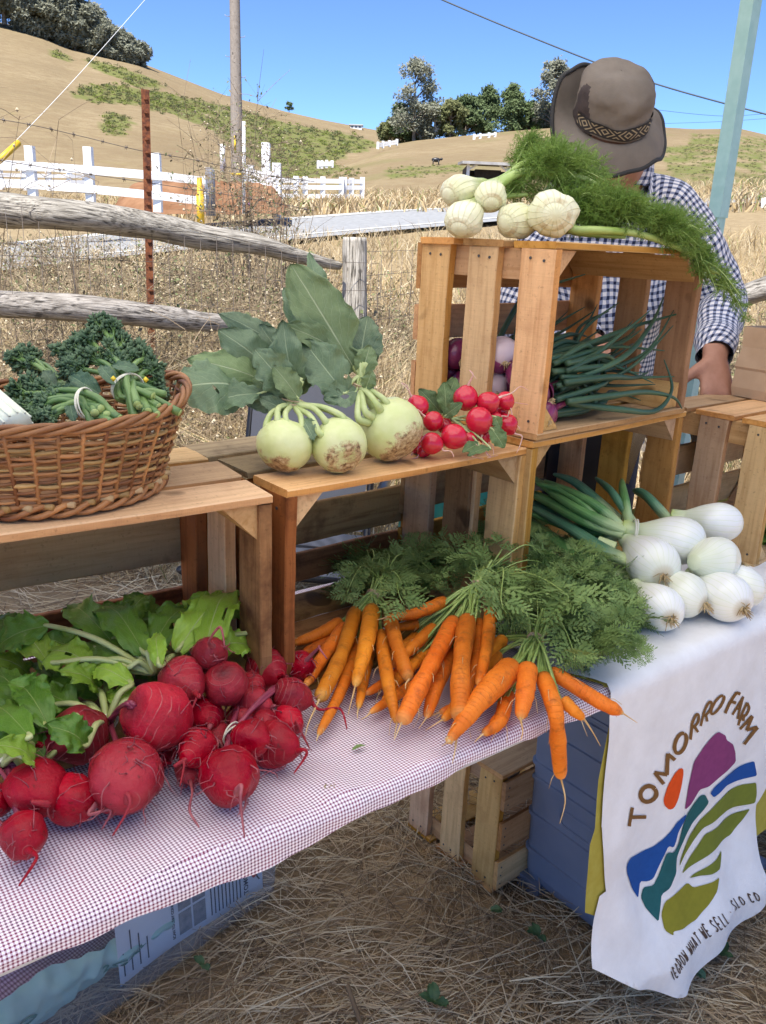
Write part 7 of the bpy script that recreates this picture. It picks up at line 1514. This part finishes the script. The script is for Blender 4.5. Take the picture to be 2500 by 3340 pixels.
def ffrond(q, P, L, rg, depth=2):
    n = len(P)
    for i in range(1, n):
        t = (P[i] - P[i - 1]).normalized(); f = i / (n - 1); u = t.orthogonal().normalized(); v = t.cross(u)
        for s_ in range(2 if i < n - 1 else 3):
            a = rg.uniform(0, 6.28); d = (t * .85 + (u * math.cos(a) + v * math.sin(a)) * .8 + Vector((0, 0, .12))).normalized(); l = L * (.60 - .30 * f) * rg.uniform(.7, 1.2)
            e = P[i] + d * l; m_ = P[i] + d * l * .55 + Vector((0, 0, l * .05)); w_ = d.cross(Vector((rg.gauss(0, 1), rg.gauss(0, 1), rg.gauss(0, 1)))).normalized() * .00042
            q.add([P[i] - w_, P[i] + w_, m_ + w_ * .8, m_ - w_ * .8, e + w_ * .4, e - w_ * .4], [(0, 1, 2, 3), (3, 2, 4, 5)])
            for j in range(4 if depth else 2):
                g_ = (j + .6) / 4.2; b_ = P[i].lerp(e, g_)
                for s2 in (0, 1):
                    d2 = (d * .8 + Vector((rg.gauss(0, .6), rg.gauss(0, .6), rg.gauss(.05, .6)))).normalized(); l2 = l * .48 * (1.1 - .5 * g_); e2 = b_ + d2 * l2; w2 = d2.cross(Vector((rg.gauss(0, 1), rg.gauss(0, 1), rg.gauss(0, 1)))).normalized() * .00042
                    q.add([b_ - w2, b_ + w2, e2 + w2 * .5, e2 - w2 * .5], [(0, 1, 2, 3)])
                    for _ in range(2):
                        b3 = b_.lerp(e2, rg.uniform(.25, .75)); e3 = b3 + (d2 + Vector((rg.gauss(0, .7), rg.gauss(0, .7), rg.gauss(0, .7)))).normalized() * l2 * .5; w3 = w2 * .8; q.add([b3 - w3, b3 + w3, e3 + w3 * .4, e3 - w3 * .4], [(0, 1, 2, 3)])
UZ = UP.z + .2985
def fennel(label, c, r, Y, face, stalks, fr, seed, el=1.15, lift=0.0):
    C = aty(*c, Y); R_ = r / 1830 * (C - CP).length; C.z = max(C.z, UZ + R_ * .92 + lift); fc = aty(*face, Y - R_ * .8); rd = (fc - C).normalized(); org = Vector((C.x, C.y, UZ)); t = thing('fennel', label, 'fennel', org, 0, 'fennel bulbs on the top crate'); rg = random.Random(seed)
    s0 = aty(stalks[0][1][0], stalks[0][1][1], stalks[0][1][2]); nd = (s0 - C).normalized(); nd = (nd - rd * .6).normalized(); q = MB(); n = 26; P = curve_pts([C + rd * R_ * 1.0, C + rd * R_ * .4, C + nd * R_ * .3, C + nd * R_ * 1.1, C + nd * R_ * 2.0], n); RR = []
    for i in range(n):
        f = i / (n - 1); RR.append(R_ * interp(f, [(0, .24), (.02, .34), (.06, .36), (.10, .62), (.2, .92), (.34, 1.0), (.5, .95), (.68, .72), (.85, .48), (1, .34)]))
    q.tube(P, RR, 32, flat=.86)
    for i in range(n):
        for j in range(32):
            vi = i * 32 + j; q.uv[vi] = (j / 32, i / (n - 1)); p = Vector(q.v[vi]); dlt = p - P[i]; q.v[vi] = tuple(P[i] + dlt * (1 + (.055 * math.sin(j / 32 * 6.283 * 4 + i * .18 + seed) + .03 * math.sin(j / 32 * 6.283 * 9)) * smooth(.08, .3, i / (n - 1))))
    q.build('bulb', m_fen, t, org)
    for pts in stalks:
        W = [C + nd * R_ * 1.0] + [aty(x, y, YY) for x, y, YY in pts[1:]]; rr = pts[0]; part_tube('stalk', W, [rr * 1.25, rr, rr * .85, rr * .7, rr * .5], m_fst, t, org, 12, 28, .8)
    q = MB(); big = MB()
    for (bx, by2, bY), poly, cnt, L in fr:
        B0 = aty(bx, by2, bY)
        for _ in range(cnt):
            x, y = rnd_in(poly, rg); T_ = aty(x, y, bY + rg.uniform(-.03, .10)); b_ = B0.lerp(T_, .35) if (T_ - B0).length > .1 else B0; P = curve_pts([b_ + Vector((rg.gauss(0, .006), rg.gauss(0, .01), rg.gauss(0, .004))), b_.lerp(T_, .5) + Vector((0, 0, .014)), T_], 9); big.tube(P, [.0013 - .0001 * j for j in range(9)], 4, cap=False); ffrond(q, P, L, rg)
    if q.v: q.build('frond', m_ffr, t, org)['kind'] = 'stuff'; big.build('frond_stem', m_fst, t, org)['kind'] = 'stuff'
    return t
fennel('green tinged fennel bulb lying highest at the left of the fennel pile', (992, 412), 36, 1.46, (958, 425), [(.008, (1060, 395, 1.5), (1090, 382, 1.52), (1130, 352, 1.55), (1165, 335, 1.57))], [((1120, 360, 1.56), [(1110, 330), (1125, 288), (1190, 300), (1230, 312), (1250, 350), (1180, 370), (1110, 375)], 26, .055)], 1, lift=.028)
fennel('upright fennel bulb second from the left in the pile', (1060, 424), 33, 1.42, (1062, 440), [(.009, (1090, 390, 1.47), (1130, 372, 1.49), (1200, 373, 1.5), (1260, 385, 1.5), (1295, 402, 1.5))], [((1180, 375, 1.5), [(1130, 360), (1200, 318), (1280, 325), (1330, 380), (1340, 430), (1260, 450), (1180, 430), (1120, 400)], 60, .07)], 2, lift=.034)
fennel('lowest white fennel bulb overhanging the left edge of the crate', (1004, 478), 40, 1.40, (990, 500), [(.008, (1040, 440, 1.47), (1090, 425, 1.49), (1140, 420, 1.5))], [((1090, 420, 1.5), [(1080, 400), (1160, 390), (1220, 430), (1180, 470), (1100, 440)], 12, .05)], 3)
fennel('fennel bulb in front middle with ringed root facing left', (1118, 486), 41, 1.40, (1080, 484), [(.008, (1170, 480, 1.44), (1230, 480, 1.46), (1290, 470, 1.48))], [((1220, 470, 1.47), [(1200, 420), (1300, 400), (1380, 430), (1400, 480), (1300, 500), (1210, 500)], 50, .07)], 4)
fennel('broadest fennel bulb at the right end of the pile, long stalk sagging off the crate', (1190, 460), 52, 1.385, (1198, 462), [(.0085, (1240, 496, 1.42), (1290, 497, 1.42), (1370, 503, 1.45), (1440, 524, 1.48), (1500, 552, 1.50), (1545, 590, 1.51)), (.007, (1240, 500, 1.43), (1300, 508, 1.44), (1350, 512, 1.45))],
       [((1420, 500, 1.47), [(1370, 490), (1400, 455), (1470, 460), (1540, 495), (1548, 540), (1480, 545), (1420, 525)], 60, .06), ((1500, 560, 1.5), [(1480, 550), (1545, 540), (1590, 600), (1625, 690), (1605, 705), (1560, 640), (1500, 610)], 34, .045), ((1330, 480, 1.46), [(1250, 480), (1330, 420), (1400, 440), (1420, 500), (1330, 510)], 60, .07)], 5)
# ------------------------------------------------------------------ lettuce at the right edge, bits on the cloth
m_let = leaf_mat('lettuce_leaf', (.14, .30, .03), (.26, .42, .07), (.40, .52, .2), .45, .25); lb = aty(1672, 1190, 1.74); lett = thing('lettuce', 'bright green lettuce at the right edge beyond the onions', 'lettuce', lb)
for i in range(10): 
    a = i * .8; leaf_blade(lb + Vector((0, 0, .0)), lb + Vector((.05 * math.cos(a) - .01, .05 * math.sin(a), .07 + .01 * (i % 3))), Vector((math.cos(a), math.sin(a), -.4)) * -1, .04, seed=700 + i, ruffle=.5).build('leaf', m_let, lett, lb)
m_pot = simple('dark_wicker', (.06, .025, .012), (.12, .05, .025), 60, .7, .5, 160); q = MB(); lp0 = Vector((lb.x, lb.y, TZ + .004)); hh = lb.z - lp0.z
for i in range(9): z = hh * i / 8; q.tube([Vector(((.055 + .02 * i / 8) * math.cos(t * .314), (.055 + .02 * i / 8) * math.sin(t * .314), z + .002 * math.sin(t * 3.14))) for t in range(21)], .0075, 6, cap=False)
q.grid(20, 2, lambda u, v: Vector((.055 * v * math.cos(u * 6.2832), .055 * v * math.sin(u * 6.2832), .003)), closed_u=True)
o = q.build('small_basket', m_pot); o.location = lp0; tag(o, 'small dark basket under the lettuce at the right edge', 'basket')
p = at(762, 1620, TZ + .004); o = leaf_blade(p, p + Vector((.016, .008, .002)), (0, 0, 1), .004, seed=900, nu=5, nv=8).build('leaf_scrap', m_cgr, None, p); tag(o, 'small green leaf scrap lying on the gingham below the carrots', 'leaf scrap')
m_scr = simple('dry_scrap', (.20, .15, .05), (.34, .27, .12), 90, .8, .3); p = at(700, 1705, TZ + .005); q = MB(); q.grid(7, 6, lambda u, v: p + Vector((.012 * u, .009 * v, .004 * nz((u * 3, v * 3, 0), 1.5)))); tag(q.build('leaf_scrap', m_scr, None, p), 'small dry brown scrap on the gingham right of the beets', 'leaf scrap')
# ------------------------------------------------------------------ straw, dry grass, weeds
m_straw = simple('straw', (.40, .28, .16), (.66, .51, .32), 3, .65, 0, spec=.3, lo=.3, hi=.7); m_straw2 = simple('straw_pale', (.52, .40, .24), (.72, .60, .40), 3, .6, 0, spec=.35); m_straw3 = simple('straw_dark', (.17, .11, .06), (.30, .20, .11), 5, .8, 0)
def strands(name, mats, n, pick, lrange, rrange, zr, seed, lift=.10, tri=3):
    rg = random.Random(seed); q = MB()
    for _ in range(n):
        x, y = pick(rg); cl = nz((x * 3.2, y * 3.2, seed), 1)
        z = terr(x, y) + (rg.uniform(*zr) * rg.random()) * (1 + 1.2 * max(0, cl)); L = rg.uniform(*lrange); a = nz((x * 1.6, y * 1.6, 5), 1) * 5 + rg.gauss(0, .8); d = Vector((math.cos(a), math.sin(a), rg.gauss(0, lift))); b_ = Vector((rg.gauss(0, .22), rg.gauss(0, .22), rg.gauss(0, .08)))
        p0 = Vector((x, y, z)); P = [p0 - d * L * .5, p0 + b_ * L * .25 + Vector((0, 0, .006)), p0 + d * L * .5]
        for p in P: p.z = max(p.z, terr(p.x, p.y) + .0015)
        r = rg.uniform(*rrange); mi = rg.choices((0, 1, 2), (5, 3 + 3 * max(0, cl), 3))[0]; q.tube(P, [r, r, r * .7], tri, mi=mi, cap=False)
    q.sm = False; o = q.build(name, mats); o['kind'] = 'stuff'; return o
def near_pick(rg):
    while True:
        y = .9 + 2.9 * rg.random() ** 1.5; x = rg.uniform(-1.0, 2.3)
        if abs(x) < .62 * y + .35 + (1.0 if x > 0 else 0): return x, y
strands('straw', [m_straw, m_straw2, m_straw3], 36000, near_pick, (.04, .20), (.0005, .0014), (.0, .045), 1)
strands('straw', [m_straw2, m_straw, m_straw3], 9000, lambda rg: (rg.uniform(-2.6, 2.9), rg.uniform(2.2, 5.0)), (.10, .34), (.0010, .0022), (.0, .06), 2, lift=.2)
m_dry = simple('dry_grass_blade', (.34, .245, .12), (.58, .45, .255), .8, .7, 0, spec=.2, trans=.2); m_dry2 = simple('dry_grass_pale', (.52, .42, .26), (.66, .56, .38), 2, .7, 0, spec=.2, trans=.2); m_dry3 = simple('dry_grass_brown', (.25, .175, .095), (.38, .28, .16), 2, .8, 0, trans=.15); m_ggr = simple('green_grass_blade', (.13, .19, .04), (.24, .29, .08), 2, .6, 0, trans=.2)
def blades(name, n, pick, hr, wr, seed, wts=(5, 3, 3, .35)):
    rg = random.Random(seed); q = MB()
    for _ in range(n):
        x, y = pick(rg); p = Vector((x, y, terr(x, y) - .01)); h = rg.uniform(*hr) * (.6 + .5 * nz((x * .7, y * .7, 0), 1) + .3); a = rg.uniform(0, 6.283); ln = rg.uniform(.1, .95); d = Vector((math.cos(a) * ln, math.sin(a) * ln, 1)); w = rg.uniform(*wr); s_ = Vector((math.cos(rg.uniform(0, 3.1)), math.sin(rg.uniform(0, 3.1)), 0)) * w
        m_ = p + d * h * .5; e = m_ + Vector((d.x * 1.7, d.y * 1.7, .55)) * h * .5; q.add([p - s_, p + s_, m_ + s_ * .8, m_ - s_ * .8, e], [(0, 1, 2, 3), (3, 2, 4)], rg.choices((0, 1, 2, 3), wts)[0])
    q.sm = False; o = q.build(name, [m_dry, m_dry2, m_dry3, m_ggr]); o['kind'] = 'stuff'; return o
blades('dry_grass', 34000, lambda rg: (lambda y: (rg.uniform(-.62 * y - .4, .62 * y + .4), y))(3.1 + 4.6 * rg.random()), (.10, .42), (.0015, .0035), 3)
def mid_pick(rg):
    while True:
        y = 7.2 + 12 * rg.random() ** 1.2; x = rg.uniform(-.62 * y, .62 * y)
        px, py = proj((x, y, terr(x, y))); ry = interp(px, [(-420, 552), (0, 536), (250, 525), (600, 511), (960, 508), (1656, 507)])
        if py > ry + 1: return x, y
blades('dry_grass', 22000, mid_pick, (.14, .48), (.003, .008), 4, (5, 4, 2, .5))
def far_pick(rg):
    while True:
        y = 22 + 26 * rg.random(); x = rg.uniform(-.55 * y, .6 * y); px, py = proj((x, y, terr(x, y))); ry = interp(px, [(-420, 512), (0, 503), (250, 492), (600, 470), (960, 468), (1656, 478)])
        if py < ry - 2: return x, y
blades('dry_grass', 16000, far_pick, (.25, .7), (.012, .03), 5, (5, 4, 2, .5))
blades('dry_grass', 26000, lambda rg: (lambda y: (rg.uniform(-.58 * y - .3, .03 * y), y))(rg.uniform(3.6, 7.2)), (.40, .95), (.0016, .0036), 8, (5, 7, 2, .4))
blades('dry_grass', 3500, lambda rg: (lambda y: (rg.uniform(.34 * y, .64 * y), y))(rg.uniform(4.0, 7.2)), (.45, .9), (.0014, .003), 9, (4, 3, 4, 1))
# weeds
m_wst = simple('weed_stem', (.10, .07, .045), (.34, .26, .17), 1.6, .8, 0); m_wlf = simple('weed_leaf', (.14, .11, .06), (.36, .30, .18), 1.2, .8, 0, trans=.2); m_wlg = simple('weed_leaf_green', (.10, .13, .045), (.19, .21, .085), 3, .7, 0, trans=.2); m_whd = simple('weed_seed_head', (.45, .37, .24), (.66, .57, .42), 20, .9, 0); m_wpk = simple('thistle_bloom', (.40, .17, .42), (.52, .26, .55), 30, .7, 0)
WM = [m_wst, m_wlf, m_wlg, m_whd, m_wpk]
def weed(q, p, h, rg, green=.3, lush=1.0, spread=.5):
    ns = rg.randint(3, 6)
    for _ in range(ns):
        a = rg.uniform(0, 6.283); ln = rg.uniform(.05, spread); hh = h * rg.uniform(.55, 1.0); top = p + Vector((math.cos(a) * ln * hh, math.sin(a) * ln * hh, hh)); md = p.lerp(top, .5) + Vector((rg.gauss(0, .03), rg.gauss(0, .03), .03)); P = curve_pts([p, md, top], 8); r0 = rg.uniform(.0018, .0046); q.tube(P, [r0 * (1 - .1 * i) for i in range(8)], 4, cap=False)
        for i in range(2, 8):
            for _ in range(rg.randint(1, 3)):
                d = Vector((rg.gauss(0, 1), rg.gauss(0, 1), rg.uniform(-.1, .9))).normalized(); L = h * rg.uniform(.06, .30); e = P[i] + d * L; q.tube([P[i], P[i] + d * L * .5 + Vector((0, 0, .008)), e], [r0 * .6, r0 * .45, r0 * .3], 3, cap=False)
                for _ in range(int(rg.randint(0, 4) * lush)):
                    c = P[i].lerp(e, rg.uniform(.1, 1)); l = rg.uniform(.012, .042); d1 = Vector((rg.gauss(0, 1), rg.gauss(0, 1), rg.gauss(-.1, .8))).normalized() * l; d2 = d1.orthogonal().normalized() * l * rg.uniform(.14, .34); q.add([c, c + d1 * .5 + d2, c + d1, c + d1 * .5 - d2], [(0, 1, 2, 3)], 2 if rg.random() < green else 1)
                if rg.random() < .12: q.blob(e, rg.uniform(.005, .011), 3, 0, sq=(1, 1, 1.2))
WZ = random.Random(12)
def weed_mass(name, n, pick, hr, seed, green, lush=1.0):
    rg = random.Random(seed); q = MB()
    for _ in range(n):
        x, y = pick(rg); weed(q, Vector((x, y, terr(x, y) - .02)), rg.uniform(*hr), rg, green, lush)
    q.sm = False; o = q.build(name, WM); o['kind'] = 'stuff'
weed_mass('weeds', 150, lambda rg: (lambda y: (rg.uniform(-.56 * y - .2, -.02 * y), y))(rg.uniform(4.5, 5.3)), (.32, .82), 21, .22, .45)
weed_mass('weeds', 150, lambda rg: (lambda y: (rg.uniform(-.56 * y - .2, -.05 * y), y))(rg.uniform(3.6, 4.25)), (.35, .78), 25, .2, .45)
weed_mass('weeds', 150, lambda rg: (lambda y: (rg.uniform(-.56 * y - .2, -.12 * y), y))(rg.uniform(7.0, 10.0)), (.45, .95), 26, .3)
weed_mass('weeds', 150, lambda rg: (lambda y: (rg.uniform(-.56 * y - .2, .02 * y), y))(rg.uniform(5.2, 7.4)), (.40, .95), 22, .32)
weed_mass('weeds', 60, lambda rg: (lambda y: (rg.uniform(-.06 * y, .25 * y), y))(rg.uniform(5.2, 7.5)), (.25, .6), 24, .3)
weed_mass('weeds', 95, lambda rg: (lambda y: (rg.uniform(.36 * y, .62 * y), y))(rg.uniform(4.4, 7.5)), (.30, .85), 23, .45)
for i, (px, py, Y, h_, gr, lab) in enumerate([(520, 470, 8.5, 1.05, .35, 'tallest dry thistle bush around the foot of the utility pole'), (480, 480, 7.8, .85, .35, 'thinner dry thistle just left of the utility pole'), (560, 478, 8.2, .95, .5, 'leafy green thistle right of the utility pole'), (585, 500, 7.2, .7, .3, 'low dry thistle where the log rail bends down'), (30, 440, 4.6, .55, .05, 'bare branching dead stalk at the left edge above the log'), (85, 445, 4.7, .62, .05, 'tall bare dead stalk forking above the log'), (150, 450, 4.8, .45, .05, 'short bare dead stalk leaning over the log'), (420, 470, 6.2, .62, .3, 'dry seed headed weed between the rusty post and the pole')]):
    p = aty(px, py, Y); z0 = min(p.z, terr(p.x, p.y)) if i < 4 else p.z - .25; p0 = Vector((p.x, p.y, max(terr(p.x, p.y) - .02, p.z - .5))); rg = random.Random(800 + i); q = MB(); hh = (p.z - p0.z) + h_
    for _ in range(4 if i < 4 else 1): weed(q, p0 + Vector((rg.gauss(0, .12), rg.gauss(0, .1), 0)), hh, rg, gr, .0 if i in (4, 5, 6) else 1.2, .28)
    if i == 0: q.blob(p0 + Vector((.1, -.1, hh * .4)), .02, 4, 0)
    q.sm = False; tag(q.build('thistle', WM, None, p0), lab, 'thistle', 'thistles along the old rail fence')
# green sprigs, a twig and fallen leaves on the straw
m_gl = simple('clover_leaf', (.05, .11, .04), (.10, .18, .07), 20, .5, .2, trans=.15)
for i, (px, py, w_, lab) in enumerate([(940, 2165, .03, 'largest green weed sprig in the straw near the bottom edge'), (1165, 2022, .025, 'green sprig in the straw in front of the grey bin'), (1060, 1966, .025, 'tiny green leaf on the straw below the slatted crate'), (1550, 2062, .03, 'crumpled green leaf on the straw right of the banner foot'), (1525, 2115, .028, 'folded green leaf at the bottom edge below the crumpled one'), (440, 2085, .025, 'small dark green sprig beside the clear box')]):
    p = at(px, py, .045); rg = random.Random(60 + i); t = thing('ground_sprig', lab, 'sprig', p, 0)
    for j in range(5 if i in (0, 1, 3) else 2):
        a = rg.uniform(0, 6.28); leaf_blade(p + Vector((0, 0, .0)), p + Vector((math.cos(a), math.sin(a), rg.uniform(.1, .6))) * w_, Vector((-math.cos(a), -math.sin(a), 1.2)), w_ * .38, seed=950 + i * 7 + j, nu=7, nv=9).build('leaf', m_gl, t, p)
p = at(752, 2130, .05); q = MB(); q.tube(curve_pts([p, at(765, 2170, .045), at(785, 2225, .04)], 10), .0045, 7); tag(q.build('twig', m_straw3, None, p), 'dark twig lying in the straw at the bottom edge', 'twig')
p = at(1570, 1985, .04); q = MB(); q.tube(curve_pts([at(1500, 2010, .05), at(1570, 1985, .055), at(1660, 1920, .05)], 10), .004, 6); tag(q.build('twig', m_straw3, None, p), 'thin brown twig in the straw right of the banner', 'twig')
